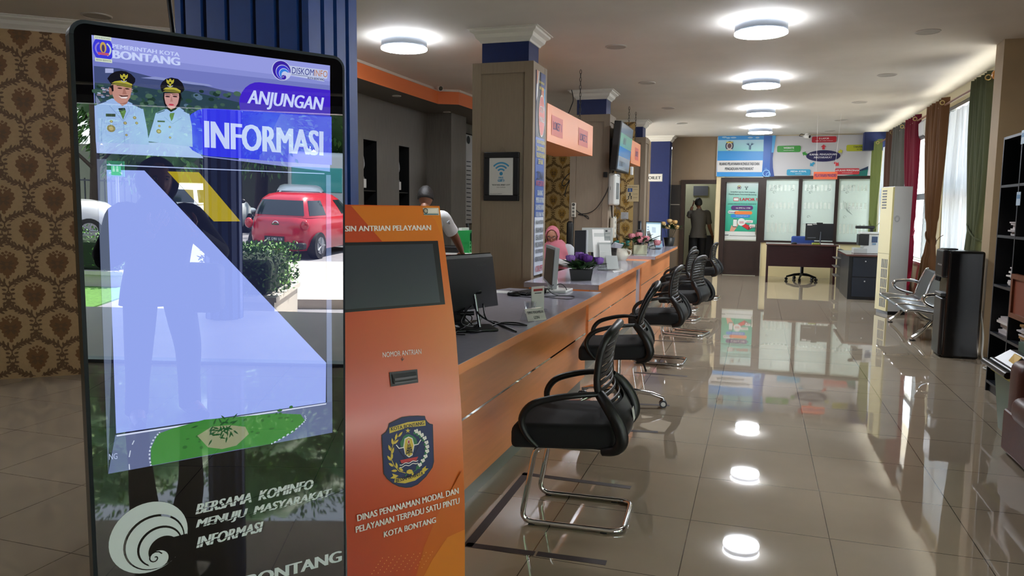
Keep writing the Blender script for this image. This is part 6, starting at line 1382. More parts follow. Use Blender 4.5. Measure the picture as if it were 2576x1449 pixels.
# ================================================================ far desk area
MAH, MAH2, NVC = mat('#2E1116', .3, var=.15, vs=6, stretch=(1, 1, 8)), mat('#5A3A34', .25, coat=.4), mat('#1A2230', .4)
DY = 16.27; DZ = .795
t = thing('desk', 'dark mahogany desk with a modesty panel before the glass partition', 'desk', (.86, DY+.35, 0))
MB().rbox((.18, DY-.03, DZ-.03), (1.55, DY+.68, DZ), .005, MAH2).build('desktop', t); MB().box((.24, DY+.02, .335), (1.49, DY+.045, DZ-.03), MAH).build('modesty_panel', t)
for a, b in ((.20, .24), (1.47, 1.51)): MB().box((a, DY, 0), (b, DY+.62, DZ-.03), MAH).build('side_panel', t)
t = thing('side_desk', 'return desk with dark blue drawers carrying the printer', 'desk', (1.75, 14.3, 0))
MB().rbox((1.42, 13.58, .72), (2.02, 15.1, .75), .005, MAH2).build('desktop', t); mb = MB(); mb.box((1.47, 13.63, 0), (2.0, 14.9, .72), mat('#0E1014', .4)); mb.build('cabinet', t)
for z0, z1 in ((.05, .37), (.385, .70)):
    mb = MB(); mb.box((1.53, 13.615, z0), (1.99, 13.635, z1), NVC); mb.build('drawer', t); d_ = kids(t)[-1]
    dr = [o for o in kids(t) if o.name.startswith('drawer')][-1]
    MB().cyl((1.72, 13.6, z1-.06), .012, .015, chrome(), 10, 'y').build('lock', dr)
t = thing('open_rack', 'dark narrow rack with paper shelves between the two desks', 'rack', (1.5, 15.5, 0))
mb = MB(); mb.box((1.50, 15.12, 0), (1.56, 15.9, .74), mat('#15110F', .5)); mb.build('rack_side', t)
for z in (.25, .42, .58): MB().box((1.40, 15.15, z), (1.50, 15.8, z+.012), mat('#5E5A52', .5)).build('rack_shelf', t)
mb = MB(); mb.tube([(1.56, DY-.06, DZ), (1.565, DY-.065, .4), (1.55, DY-.05, .01)], .008, W2, 6); solo(mb, 'cable', 'white lead hanging down the right end of the mahogany desk', 'cable', None, (1.56, DY-.06, DZ))
# monitor on it
Y3 = 16.5; q_ = fl(((2025, 604), (2095, 606), (2098, 563), (2027, 562)), Y3); t = thing('monitor', 'black monitor back with a white sticker on the mahogany desk', 'monitor', ((q_[0].x+q_[1].x)/2, Y3, DZ))
mb = MB(); plate(mb, q_, (0, .03, 0), mat('#14171C', .4)); mb.build('back_cover', t); A = Art((0, Y3-.001, 0), (1, 0, 0), (0, 0, 1), .002); A.P([(2031, 567), (2043, 567), (2043, 563.5), (2031, 563.5)], W2, 1); A.P([(2045, 565), (2055, 565), (2055, 563.5), (2045, 563.5)], W2, 1); A.P([(2031, 599), (2052, 599), (2052, 597), (2031, 597)], mat('#5E646C', .4), 1); A.build('cover_print', t)
cx = (q_[0].x+q_[1].x)/2; mb = MB(); mb.tube([(cx+.02, Y3-.03, DZ+.01), (cx+.03, Y3-.03, DZ+.22), (cx+.03, Y3+.01, DZ+.25)], .014, mat('#3E4248', .3, .6), 8); mb.rbox((cx-.1, Y3-.12, DZ), (cx+.14, Y3+.06, DZ+.012), .004, BLK); mb.build('stand', t)
mb = MB(); mb.rbox((cx-.06, Y3-.01, q_[2].z), (cx+.06, Y3+.03, q_[2].z+.02), .006, BLK); mb.build('webcam', t)
p = V((.72, DY+.1, DZ)); mb = MB(); mb.ell((p.x, p.y, DZ+.012), (.06, .035, .024), BLK, 14, 8, lambda d, q: V((q.x, q.y, max(q.z, -.012)))); solo(mb, 'computer_mouse', 'black computer mouse on the mahogany desk', 'mouse', base=tuple(p))
mb = MB(); mb.box((1.06, DY+.02, DZ), (1.2, DY+.2, DZ+.03), mat('#8E9A3A', .5)); solo(mb, 'paper_block', 'yellow-green paper block on the mahogany desk', 'paper block', base=(1.13, DY+.1, DZ)); mb = MB(); mb.box((1.22, DY+.05, DZ), (1.46, DY+.3, DZ+.022), W2); solo(mb, 'paper_stack', 'white paper stack on the right of the mahogany desk', 'paper', base=(1.34, DY+.1, DZ))
# office chair behind
ox, oy = .93, 17.05; t = thing('office_chair', 'blue office chair on a black star base behind the mahogany desk', 'chair', (ox, oy, 0))
mb = MB(); mb.rbox((ox-.25, oy-.25, .44), (ox+.25, oy+.22, .52), .04, mat('#1D3A7A', .8), 3, True); mb.build('seat', t); mb = MB(); mb.rbox((ox-.23, oy+.2, .56), (ox+.23, oy+.27, .93), .05, mat('#1D3A7A', .8), 4, True); mb.build('backrest', t)
mb = MB(); mb.box((ox-.03, oy+.16, .44), (ox+.03, oy+.2, .62), BLK); mb.cyl((ox, oy, .1), .035, .34, BLK, 12); mb.build('column', t)
for k in range(5):
    a = rad(-100+72*k); d = V((cos(a), sin(a), 0)); o = V((ox, oy, 0)); mb = MB(); mb.tube([o+V((0, 0, .13)), o+d*.15+V((0, 0, .12)), o+d*.31+V((0, 0, .075))], [.03, .026, .018], BLK, 8); mb.build('leg', t)
    mb = MB(); c = o+d*.31; s_ = V((-d.y, d.x, 0)); mb.tube([c-s_*.025+V((0, 0, .03)), c+s_*.025+V((0, 0, .03))], .03, BLK, 14); mb.tube([c+V((0, 0, .03)), c+V((0, 0, .08))], .008, BLK, 6); mb.build('caster', t)
# printer
PYY = 14.0; q_ = fl(((2162, 628), (2216, 629), (2216, 585), (2162, 583)), PYY); z0 = .75; x0, x1 = q_[0].x, q_[0].x+.46; zt_ = q_[2].z
t = thing('printer', 'white and grey multifunction printer on the return desk', 'printer', ((x0+x1)/2, PYY+.2, z0)); PW_ = mat('#B9BCB8', .4)
mb = MB(); mb.rbox((x0+.06, PYY, z0), (x1, PYY+.42, zt_-.03), .012, PW_); mb.build('body', t); mb = MB(); mb.rbox((x0+.01, PYY-.02, zt_-.028), (x1+.01, PYY+.43, zt_), .008, PW_); mb.build('scanner_lid', t)
mb = MB(); mb.rbox((x0-.02, PYY-.012, z0+.14), (x0+.14, PYY+.3, zt_-.035), .008, mat('#141518', .3)); mb.build('control_panel', t); mb = MB(); mb.rbox((x0-.09, PYY-.01, z0), (x0+.12, PYY+.3, z0+.09), .01, mat('#A0A29E', .4)); mb.build('output_tray', t)
A = Art((0, PYY-.003, 0), (1, 0, 0), (0, 0, 1), .001); A.R(x0+.18, zt_-.17, x0+.27, zt_-.07, mat('#2A3E5A', .4), 2); A.R(x0+.19, zt_-.21, x0+.25, zt_-.18, mat('#6A8498', .4), 2); A.build('label_sticker', t)
t = thing('scanner_arm', 'black overhead scanner arm behind the printer', 'scanner', (x0+.2, PYY+.55, z0)); q_ = fl(((2152, 572), (2197, 571)), PYY+.5); mb = MB(); mb.rbox((q_[0].x, PYY+.45, q_[0].z-.02), (q_[1].x+.02, PYY+.55, q_[0].z+.03), .015, BLK); mb.build('scan_head', t); mb = MB(); mb.rbox((q_[1].x-.05, PYY+.46, z0), (q_[1].x, PYY+.54, q_[0].z), .012, BLK); mb.rbox((q_[1].x-.2, PYY+.44, z0), (q_[1].x+.1, PYY+.6, z0+.02), .006, BLK); mb.build('post', t)
# hanging self-service sign
SY = 14.2; q_ = fl(((2046, 451), (2106, 453), (2107, 432), (2046, 430)), SY); t = thing('hanging_sign', 'small orange sign hung on threads before the banner', 'sign', ((q_[0].x+q_[1].x)/2, SY, q_[0].z)); MB().box((q_[0].x, SY, q_[0].z), (q_[1].x, SY+.012, q_[2].z), mat('#D0603A', .45)).build('board', t)
A = Art((0, SY-.0005, 0), (1, 0, 0), (0, 0, 1), .002); w_ = q_[1].x-q_[0].x; h_ = q_[2].z-q_[0].z; A.T('PELAYANAN MANDIRI', (q_[0].x+q_[1].x)/2, q_[0].z+h_*.3, h_*.42, mat('#4A2A66', .5), 1, w=w_*.9, bold=.02, align='c'); A.build('lettering', t)
for x, dx in ((q_[0].x+.04, -.02), (q_[1].x-.05, .06)): MB().tube([(x, SY+.006, q_[2].z), (x+dx, SY+.006, CZ)], .0025, mat('#DCDCD8', .5), 4).build('thread', t)

# ================================================================ along the windows
t = thing('standing_air_conditioner', 'tall yellowed standing air conditioner by the crimson drape', 'air conditioner', (1.9, 11.95, 0))
p0, p1, p2 = V((1.70, 12.05, 0)), V((1.80, 11.725, 0)), V((2.035, 11.79, 0)); p3 = p0+(p2-p1); Z = V((0, 0, 1)); YE, WH_ = mat('#C9C082', .4), mat('#B7B8B6', .35)
mb = MB(); mb.hexa([p0+Z*.05, p1+Z*.05, p2+Z*.05, p3+Z*.05, p0+Z*1.81, p1+Z*1.81, p2+Z*1.81, p3+Z*1.81], WH_); mb.build('cabinet', t)
nf = (p1-p0).cross(Z).normalized(); nf = nf if nf.x < 0 else -nf
mb = MB(); plate(mb, [p0+Z*.05, p1+Z*.05, p1+Z*1.8, p0+Z*1.8], nf*.025, YE); mb.build('front_panel', t)
mb = MB(); plate(mb, [p0-nf*.01, p1-nf*.01-(p1-p2)*.02, p1-nf*.01+Z*.05, p0-nf*.01+Z*.05], nf*.01, BLK); plate(mb, [p1+(p2-p1)*.02, p2, p2+Z*.05, p1+(p2-p1)*.02+Z*.05], (p1-p0)*-.4, BLK); mb.build('plinth', t)
e = (p1-p0); n_ = nf*.0255
mb = MB()
for k in range(7): z = 1.50+k*.04; plate(mb, [p0+e*.12+Z*z+n_, p0+e*.5+Z*z+n_, p0+e*.5+Z*(z+.02)+n_, p0+e*.12+Z*(z+.02)+n_], nf*.002, BLK)
mb.build('outlet_grille', t); mb = MB()
for j in range(5):
    for i in range(4): a = .4+.14*i; z = .1+j*.14; plate(mb, [p0+e*a+Z*z+n_, p0+e*(a+.08)+Z*z+n_, p0+e*(a+.08)+Z*(z+.125)+n_, p0+e*a+Z*(z+.125)+n_], nf*.002, BLK)
mb.build('inlet_grille', t); mb = MB(); plate(mb, [p0+Z*.86+n_, p1+Z*.86+n_, p1+Z*.866+n_, p0+Z*.866+n_], nf*.001, mat('#8E8858', .5)); 
for k in range(12): a = 2*PI*k/12; c = p1+(p2-p1)*.22+Z*1.36+(p2-p1).normalized()*.03*cos(a)+Z*.04*sin(a); mb.box(c-V((.006, .006, .006)), c+V((.006, .002, .006)), mat('#9A9C9C', .5))
mb.build('panel_mark', t)
t = thing('wall_air_conditioner', 'white split air conditioner above the window between two drapes', 'air conditioner', (2.36, 13.2, 2.56)); mb = MB()
prof = [(2.47, 2.86), (2.33, 2.86), (2.28, 2.80), (2.29, 2.62), (2.33, 2.565), (2.47, 2.56)]
mb.prism([(x, 12.72, z) for x, z in prof], (0, .85, 0), mat('#C4C6C6', .35)); mb.build('casing', t); mb = MB(); mb.hexa([(2.30, 12.75, 2.585), (2.335, 12.75, 2.56), (2.335, 13.54, 2.56), (2.30, 13.54, 2.585), (2.29, 12.75, 2.605), (2.325, 12.75, 2.58), (2.325, 13.54, 2.58), (2.29, 13.54, 2.605)], mat('#3E4244', .4)); mb.build('louvre', t)
A = Art((0, 12.719, 0), (1, 0, 0), (0, 0, 1), .002); A.R(2.31, 2.74, 2.42, 2.765, mat('#A8545A', .5), 1); A.R(2.31, 2.69, 2.40, 2.705, mat('#70747A', .5), 1); A.build('side_sticker', t)
# waiting bench: three perforated steel seats
BXf, BXb, BY0, NS, SWd = 1.60, 2.12, 9.22, 3, .64; STL = mat('#55585A', .3, .85); t = thing('waiting_bench', 'chrome three-seat waiting bench below the windows', 'bench', (1.9, BY0+NS*SWd/2, 0))
side = [(BXf, .395), (BXf+.03, .42), (BXf+.12, .425), (BXf+.30, .40), (BXf+.39, .41), (BXf+.43, .45), (BXb-.03, .68), (BXb+.02, .82), (BXb+.045, .83)]; side = [(x_, z_*.86) for x_, z_ in side]
sp = [(q.x, q.z) for q in spline([(x, 0, z) for x, z in side], 4)]
for k in range(NS):
    y0, y1 = BY0+k*SWd+.02, BY0+(k+1)*SWd-.02; mb = MB(); mb.grid(lambda u, v: V((sp[min(len(sp)-1, round(v*(len(sp)-1)))][0], y0+(y1-y0)*u, sp[min(len(sp)-1, round(v*(len(sp)-1)))][1])), 4, len(sp)-1, STL)
    mb.grid(lambda u, v: V((sp[min(len(sp)-1, round(v*(len(sp)-1)))][0]+.008, y1+(y0-y1)*u, sp[min(len(sp)-1, round(v*(len(sp)-1)))][1]-.008)), 4, len(sp)-1, STL); mb.build('seat_shell', t)
    for y in (y0, y1): mb = MB(); mb.tube([(x, y, z) for x, z in sp], .014, chrome(), 8); mb.build('seat_rim', t)
for y in (BY0, BY0+NS*SWd):
    mb = MB(); mb.tube(spline([(BXb-.05, y, .525), (BXf+.38, y, .55), (BXf+.22, y, .545), (BXf+.165, y, .51), (BXf+.185, y, .455), (BXf+.27, y, .41), (BXf+.40, y, .375)], 5), .021, chrome(), 10); mb.build('armrest', t)
mb = MB(); mb.box((BXf+.28, BY0+.05, .26), (BXf+.35, BY0+NS*SWd-.05, .325), mat('#2E3032', .3, .6)); mb.build('beam', t)
for y in (BY0+.2, BY0+NS*SWd-.2):
    mb = MB(); mb.tube(spline([(BXf+.12, y, .035), (BXf+.2, y, .1), (BXf+.3, y, .23), (BXf+.32, y, .27)], 4), .022, chrome(), 8); mb.tube(spline([(BXb+.12, y, .035), (BXf+.5, y, .08), (BXf+.36, y, .22), (BXf+.32, y, .27)], 4), .022, chrome(), 8); mb.build('leg', t)
    mb = MB()
    for x in (BXf+.12, BXb+.12): mb.cyl((x, y, 0), .032, .012, BLK, 14); mb.cyl((x, y, .01), .014, .04, chrome(), 10)
    mb.build('foot', t)
# water dispenser
WX0, WX1, WY0, WY1, WZ = 1.79, 2.13, 8.4, 8.74, 1.07; t = thing('water_dispenser', 'black floor-standing water dispenser in front of the olive drape', 'water dispenser', ((WX0+WX1)/2, (WY0+WY1)/2, 0)); WD, WD2 = mat('#0A0B0E', .22), mat('#141519', .3)
MB().rbox((WX0+.02, WY0, 0), (WX1, WY1, WZ-.0), .025, WD).build('body', t); mb = MB(); mb.rbox((WX0-.02, WY0+.01, .02), (WX0+.03, WY1-.01, .60), .02, WD2); mb.build('lower_door', t); mb = MB(); mb.rbox((WX0-.03, WY0+.01, .80), (WX0+.03, WY1-.01, WZ+.01), .02, WD2); mb.build('tap_panel', t)
mb = MB(); mb.rbox((WX0-.025, WY0+.03, .61), (WX0+.03, WY1-.03, .645), .01, mat('#3A3C40', .3)); mb.build('drip_tray', t)
for y in (8.5, 8.57, 8.64): mb = MB(); mb.tube([(WX0-.025, y, .80), (WX0-.03, y, .76)], .012, WD2, 8); mb.build('tap', t)
mb = MB(); mb.rbox((WX0-.01, WY0+.1, WZ+.005), (WX0+.12, WY0+.24, WZ+.02), .006, WD2); mb.build('lid', t)
mb = MB()
for i in range(3): mb.box((WX0-.031, 8.46+i*.06, .92), (WX0-.029, 8.475+i*.06, .935), mat('#C9CCD0', .4))
mb.build('indicator', t)
solo(MB().tube(spline([(2.14, 8.5, .5), (2.16, 8.42, .25), (2.155, 8.38, .05), (2.17, 8.3, .012), (2.12, 8.05, .012), (2.05, 7.9, .012), (2.1, 7.75, .02)], 6), .008, mat('#B9BCBA', .5), 6), 'cable', 'pale power lead trailing from the water dispenser to the floor', 'cable', None, (2.14, 8.5, .5))
# pigeonhole shelf
SX0, SX1 = 1.83, 2.18; SHB = mat('#11151C', .4); SHE = mat('#2A3038', .4); t = thing('pigeonhole_shelf', 'tall dark pigeonhole shelf holding paper stacks at the right edge', 'shelf', (2.0, 6.1, 0)); ys = [6.97, 6.53, 6.09, 5.65, 5.21]; zs_ = [.09, .49, .877, 1.27, 1.663]
mb = MB(); mb.box((SX1-.012, ys[-1]-.02, .06), (SX1, ys[0], 2.06), mat('#0B0E14', .6)); mb.build('back_panel', t)
for i, y in enumerate(ys): mb = MB(); mb.box((SX0, y-.02, 0), (SX1-.012, y, 2.04), SHB); mb.box((SX0-.001, y-.02, 0), (SX0, y, 2.04), SHE); mb.build('upright', t)
for z in zs_+[2.04]:
    mb = MB(); mb.box((SX0+.002, ys[-1], z-.02), (SX1-.012, ys[0]-.02, z), SHB); mb.box((SX0, ys[-1], z-.02), (SX0+.002, ys[0]-.02, z), SHE); mb.build('shelf_board', t)
mb = MB(); mb.box((SX0+.02, ys[-1], 0), (SX0+.03, ys[0]-.02, .07), SHB); mb.build('kick_board', t)
def papers(y0, y1, z, n_, cols, label, th=.012, name='paper_stack'):
    mb = MB(); zz = z
    for k in range(n_):
        m_ = mat(rn.choice(cols), .6); dx, dy = rn.uniform(-.02, .02), rn.uniform(-.018, .018); h_ = th*rn.uniform(.6, 1.5)
        mb.hexa([(SX0+.05+dx, y0+dy, zz), (SX0+.3+dx, y0+dy, zz), (SX0+.3+dx, y1+dy, zz), (SX0+.05+dx, y1+dy, zz), (SX0+.05+dx, y0+dy, zz+h_), (SX0+.3+dx, y0+dy, zz+h_), (SX0+.3+dx, y1+dy, zz+h_), (SX0+.05+dx, y1+dy, zz+h_)], m_); zz += h_*1.02
    solo(mb, name, label, 'papers', 'paper stacks on the pigeonhole shelf', (SX0+.15, (y0+y1)/2, z))
WC = ['#B9B4B4', '#A8A2A2', '#C4C0BC']
papers(6.58, 6.90, .49, 9, WC, 'sagging white paper stack in the lowest filled cell of the outer shelf column'); papers(6.62, 6.76, .877, 12, WC, 'upright crumpled paper pile in the middle cell of the outer shelf column', .012); papers(6.6, 6.82, 1.27, 8, WC, 'loose paper heap in the second highest cell of the outer shelf column', .013); papers(6.15, 6.42, .49, 8, ['#9E7A48', '#B08C58', '#B9B4B4'], 'brown envelopes piled in the second column of the dark shelf', .015); papers(6.12, 6.4, .09, 6, WC, 'papers at the bottom of the dark shelf behind the bin'); papers(6.15, 6.4, 1.27, 6, WC, 'papers in an upper cell of the second shelf column')
for z, l in ((1.95, 'blue and white card fixed at the top corner of the dark shelf'), (1.5, 'small blue card fixed on the dark shelf upright')):
    mb = MB(); mb.box((SX0-.004, 6.45, z), (SX0-.001, 6.54, z+.1), mat('#9FB4C4', .5)); mb.box((SX0-.005, 6.46, z+.05), (SX0-.004, 6.53, z+.08), mat('#4A7AA0', .5)); solo(mb, 'shelf_card', l, 'card', 'cards on the dark shelf', (SX0, 6.5, z))
t = thing('wooden_frame', 'brown wooden frame hooked on the front of the dark shelf', 'frame', (SX0-.02, 6.2, .66)); mb = MB(); w1, w2, z1, z2 = 5.95, 6.4, .68, 1.0; BRN = mat('#6B3A22', .4, var=.2, vs=20)
for a, b in (((w1, z1), (w2, z1+.035)), ((w1, z2-.035), (w2, z2)), ((w1, z1+.035), (w1+.035, z2-.035)), ((w2-.035, z1+.035), (w2, z2-.035))): mb.box((SX0-.035, a[0], a[1]), (SX0-.002, b[0], b[1]), BRN)
mb.build('moulding', t); MB().box((SX0-.02, w1+.03, z1+.03), (SX0-.01, w2-.03, z2-.03), mat('#7A3E2A', .5)).build('panel', t)
# dust bin
bx0, bx1, by0, by1 = 1.56, 1.82, 5.33, 5.78; bt = .44; t = thing('dust_bin', 'green plastic dust bin with a black lid between the sofa and the shelf', 'bin', (1.63, 5.64, 0)); BG = mat('#4E6650', .35); k_ = .04
mb = MB(); mb.hexa([(bx0+k_, by0+k_, 0), (bx1-k_, by0+k_, 0), (bx1-k_, by1-k_, 0), (bx0+k_, by1-k_, 0), (bx0, by0, bt), (bx1, by0, bt), (bx1, by1, bt), (bx0, by1, bt)], BG); mb.build('bin_body', t)
BLD = mat('#1B1D1F', .3); mb = MB(); mb.rbox((bx0-.025, by0-.025, bt-.02), (bx1+.02, by1+.025, bt+.03), .012, BLD); mb.hexa([(bx0, by0, bt+.03), (bx1, by0, bt+.03), (bx1, by1, bt+.03), (bx0, by1, bt+.03), (bx0+.07, by0+.06, bt+.1), (bx1-.06, by0+.06, bt+.1), (bx1-.06, by1-.06, bt+.1), (bx0+.07, by1-.06, bt+.1)], BLD); mb.build('lid', t)
mb = MB(); mb.box((bx0+.11, by0+.08, bt+.1), (bx1-.08, by1-.08, bt+.16), mat('#4E6254', .7)); mb.build('flap', t)
mb = MB(); mb.tube([(bx0-.05, by0-.03, bt-.0), (bx0-.05, by1+.03, bt-.0)], .022, BLD, 10); mb.build('rim_handle', t)
mb = MB(); mb.hexa([(bx0+.012, 5.42, bt+.052), (bx0+.02, 5.56, bt+.052), (bx0+.05, 5.56, bt+.1), (bx0+.05, 5.42, bt+.1), (bx0+.016, 5.42, bt+.052), (bx0+.024, 5.56, bt+.052), (bx0+.056, 5.56, bt+.1), (bx0+.056, 5.42, bt+.1)], mat('#D2A82A', .5)); mb.build('yellow_sticker', t)
mb = MB(); mb.box((bx0-.02, by0+.01, bt-.05), (bx0-.004, by1-.01, bt-.02), mat('#B9B84A', .5)); mb.build('liner_edge', t)
# sofa
LEA = mat('#4A2118', .42, var=.12, vs=10, bump=.08, bs=70); t = thing('sofa', 'brown leather sofa cut by the right edge of the picture', 'sofa', (1.85, 4.3, 0))
sx0, sx1, sy0, sy1 = 1.44, 2.16, 2.9, 5.17
mb = MB(); mb.rbox((sx0+.02, sy0, .015), (sx1, sy1, .27), .02, LEA); mb.build('base', t)
for a, b in ((sy0, sy0+.24), (sy1-.24, sy1)): mb = MB(); mb.rbox((sx0+.03, a, .2), (sx1, b, .575), .06, LEA, 4, True); mb.build('armrest', t)
n_c = 3; yw = (sy1-sy0-.48)/n_c
for k in range(n_c):
    mb = MB(); mb.rbox((sx0-.02, sy0+.24+k*yw+.005, .25), (sx1-.15, sy0+.24+(k+1)*yw-.005, .40), .055, LEA, 4, True); mb.build('seat_cushion', t)
    mb = MB(); mb.rbox((sx1-.24, sy0+.24+k*yw+.005, .38), (sx1-.03, sy0+.24+(k+1)*yw-.005, .78), .07, LEA, 4, True); mb.build('back_cushion', t)
mb = MB(); mb.rbox((sx1-.1, sy0, .2), (sx1, sy1, .74), .04, LEA); mb.build('back', t)

# ================================================================ people
def skin(mb, J, bones, mt, sub=2, grow=0):
    names = list(J); me = bpy.data.meshes.new('sk'); me.from_pydata([J[n][0] for n in names], [(names.index(a), names.index(b)) for a, b in bones], [])
    o = bpy.data.objects.new('sk', me); C.objects.link(o); md = o.modifiers.new('s', 'SKIN'); md.use_smooth_shade = True; md.branch_smoothing = .6
    sl = me.skin_vertices[0].data
    for i, n in enumerate(names):
        r = J[n][1]; r = r if isinstance(r, tuple) else (r, r); sl[i].radius = (r[0]+grow, r[1]+grow); sl[i].use_root = (i == 0)
    if sub: s_ = o.modifiers.new('u', 'SUBSURF'); s_.levels = s_.render_levels = sub
    dg = bpy.context.evaluated_depsgraph_get(); dg.update(); m2 = bpy.data.meshes.new_from_object(o.evaluated_get(dg))
    mb.add([v.co[:] for v in m2.vertices], [tuple(p.vertices) for p in m2.polygons], mt, True)
    bpy.data.objects.remove(o); bpy.data.meshes.remove(me); bpy.data.meshes.remove(m2)
def head(mb, c, r, face, up, mt, look=True):      # a skull with brow, nose, lips, chin and ears; face = looking direction
    f = V(face).normalized(); u = (V(up)-f*V(up).dot(f)).normalized(); s_ = f.cross(u)
    def fn(d, p):
        x, y, z = d.x, d.y, d.z      # y towards the face, z up
        q = V((d.x*r*.80, d.y*r*.98, d.z*r*1.22))
        if z < 0: k = -z; q.x *= 1-.26*k; q.y = q.y*(1-.12*k)+(.12*r*k if y > 0 else .05*r*k)
        if y > .5: q.y -= .06*r
        if y > .6 and abs(x) < .16 and -.32 < z < .12: q.y += r*.2*(1-abs(x)/.16)*(1-(z+.32)/.5)
        if y > .5 and .06 < z < .22 and .12 < abs(x) < .55: q.y -= r*.07
        if y > .5 and .22 < z < .34: q.y += r*.04
        if y > .5 and -.85 < z < -.68 and abs(x) < .35: q.y += r*.07
        return s_*q.x+f*q.y+u*q.z
    mb.ell(c, (r, r, r), mt, 28, 22, fn); c = V(c)
    for sg in (-1, 1): mb.ell(c+s_*sg*r*.79-f*r*.05-u*r*.02, (r*.1, r*.16, r*.24), mt, 8, 6, lambda d, p: s_*p.x+f*p.y+u*p.z)
    if look:
        DK, LI = mat('#1A1210', .3), mat('#8A4640', .5)
        for sg in (-1, 1):
            e_ = c+s_*sg*r*.3+f*r*.80+u*r*.13; mb.ell(e_, (r*.13, r*.06, r*.05), mat('#D8CFC8', .3), 10, 6, lambda d, p: s_*p.x+f*p.y+u*p.z); mb.ell(e_+f*r*.03, (r*.06, r*.05, r*.05), DK, 8, 6, lambda d, p: s_*p.x+f*p.y+u*p.z)
            mb.tube([e_+s_*sg*-r*.12+u*r*.13+f*r*.02, e_+u*r*.17+f*r*.03, e_+s_*sg*r*.17+u*r*.12-f*r*.04], r*.025, DK, 5)
        mb.ell(c+f*r*.83-u*r*.52, (r*.23, r*.07, r*.045), LI, 12, 6, lambda d, p: s_*p.x+f*p.y+u*p.z); mb.ell(c+f*r*.82-u*r*.59, (r*.18, r*.07, r*.05), LI, 12, 6, lambda d, p: s_*p.x+f*p.y+u*p.z)
def hand(mb, w_, d, n, side, mt, k=1.0, curl=.5):      # palm, four unequal bent fingers, thumb from the side of the palm
    w_, d = V(w_), V(d).normalized(); n = (V(n)-d*V(n).dot(d)).normalized(); s_ = d.cross(n)*side
    J = {'a': (w_-d*.01, (.024*k, .018*k)), 'b': (w_+d*.045*k, (.036*k, .014*k)), 'c': (w_+d*.085*k, (.038*k, .012*k))}
    skin(mb, J, [('a', 'b'), ('b', 'c')], mt, 1)
    for i, (o, l) in enumerate(((-.03, .066), (-.01, .076), (.011, .07), (.03, .055))):
        p = w_+d*(.086-.006*abs(i-1))*k+s_*o*k; pts = [p-d*.012*k, p]; t_ = 0
        for j, f_ in enumerate((.45, .32, .23)): t_ += curl*(.5+.25*j); q = pts[-1]+(d*cos(t_)-n*sin(t_))*l*f_*k; pts.append(q)
        mb.tube(pts, [.0085*k, .009*k, .0082*k, .0074*k, .0055*k], mt, 8)
        mb.ell(pts[-1], (.0055*k,)*3, mt, 8, 6)
    p = w_+d*.02*k-s_*.028*k; pts = [p, p+(d*.5-s_*.75-n*.2).normalized()*.034*k]; pts.append(pts[-1]+(d*.85-s_*.4-n*.4).normalized()*.03*k); pts.append(pts[-1]+(d*.9-s_*.1-n*.5).normalized()*.024*k)
    mb.tube(pts, [.013*k, .0115*k, .0095*k, .0065*k], mt, 8); mb.ell(pts[-1], (.0065*k,)*3, mt, 8, 6)
SKN = mat('#7A4E38', .5); SKL = mat('#B98068', .5)

def frame_of(pos, yaw):      # local axes: right, forward, up
    M_ = Matrix.Translation(pos) @ Matrix.Rotation(yaw, 4, 'Z'); return lambda x, y, z: M_ @ V((x, y, z))
# ---- the man in the white shirt, bending over the work table
mp = aty(1063, 515, 7.3); yaw = rad(18); F = frame_of((mp.x+.06, 7.2, 0), yaw)
fwd = Matrix.Rotation(yaw, 3, 'Z') @ V((0, 1, 0)); rgt = Matrix.Rotation(yaw, 3, 'Z') @ V((1, 0, 0))
t = thing('person', 'man in a white short-sleeved shirt leaning over the work table, seen from behind', 'person', tuple(F(0, 0, 0)), yaw)
hz = mp.z; wr = aty(1162, 634, 7.75)
el = aty(1146, 598, 7.5)
J = {'pel': (F(0, -.06, .90), (.15, .11)), 'wst': (F(0, -.04, 1.04), (.145, .10)), 'che': (F(0, .02, 1.24), (.17, .12)), 'shl': (F(0, .05, 1.36), (.12, .09)), 'nck': (F(0, .08, 1.44), .052), 'hd': (F(0, .11, 1.49), .05),
     'lsh': (F(-.20, .05, 1.335), .07), 'lel': (F(-.25, .1, 1.08), .048), 'lwr': (F(-.15, .34, .98), .032), 'rsh': (F(.20, .05, 1.335), .07), 'rel': (tuple(el), .05), 'rwr': (tuple(wr), .033),
     'lhi': (F(-.1, -.05, .86), .075), 'lkn': (F(-.11, .0, .48), .055), 'lan': (F(-.11, -.04, .08), .045), 'lto': (F(-.12, .14, .035), .034), 'rhi': (F(.1, -.05, .86), .075), 'rkn': (F(.11, .02, .48), .055), 'ran': (F(.11, -.04, .08), .045), 'rto': (F(.12, .14, .035), .034)}
TORSO = [('pel', 'wst'), ('wst', 'che'), ('che', 'shl')]; ARM = lambda s: [('shl', s+'sh'), (s+'sh', s+'el')]; LEG = lambda s: [('pel', s+'hi'), (s+'hi', s+'kn'), (s+'kn', s+'an')]
BODY = TORSO+[('shl', 'nck'), ('nck', 'hd')]+ARM('l')+[('lel', 'lwr')]+ARM('r')+[('rel', 'rwr')]+LEG('l')+[('lan', 'lto')]+LEG('r')+[('ran', 'rto')]
def body_obj(t, J, sk, headc, hr, face, hands, look=True, up=(0, 0, 1)):
    mb = MB(); skin(mb, J, BODY, sk); head(mb, headc, hr, face, up, sk, look)
    for (w_, d, n, s_, k, c_) in hands: hand(mb, w_, d, n, s_, sk, k, c_)
    mb.build('body', t)
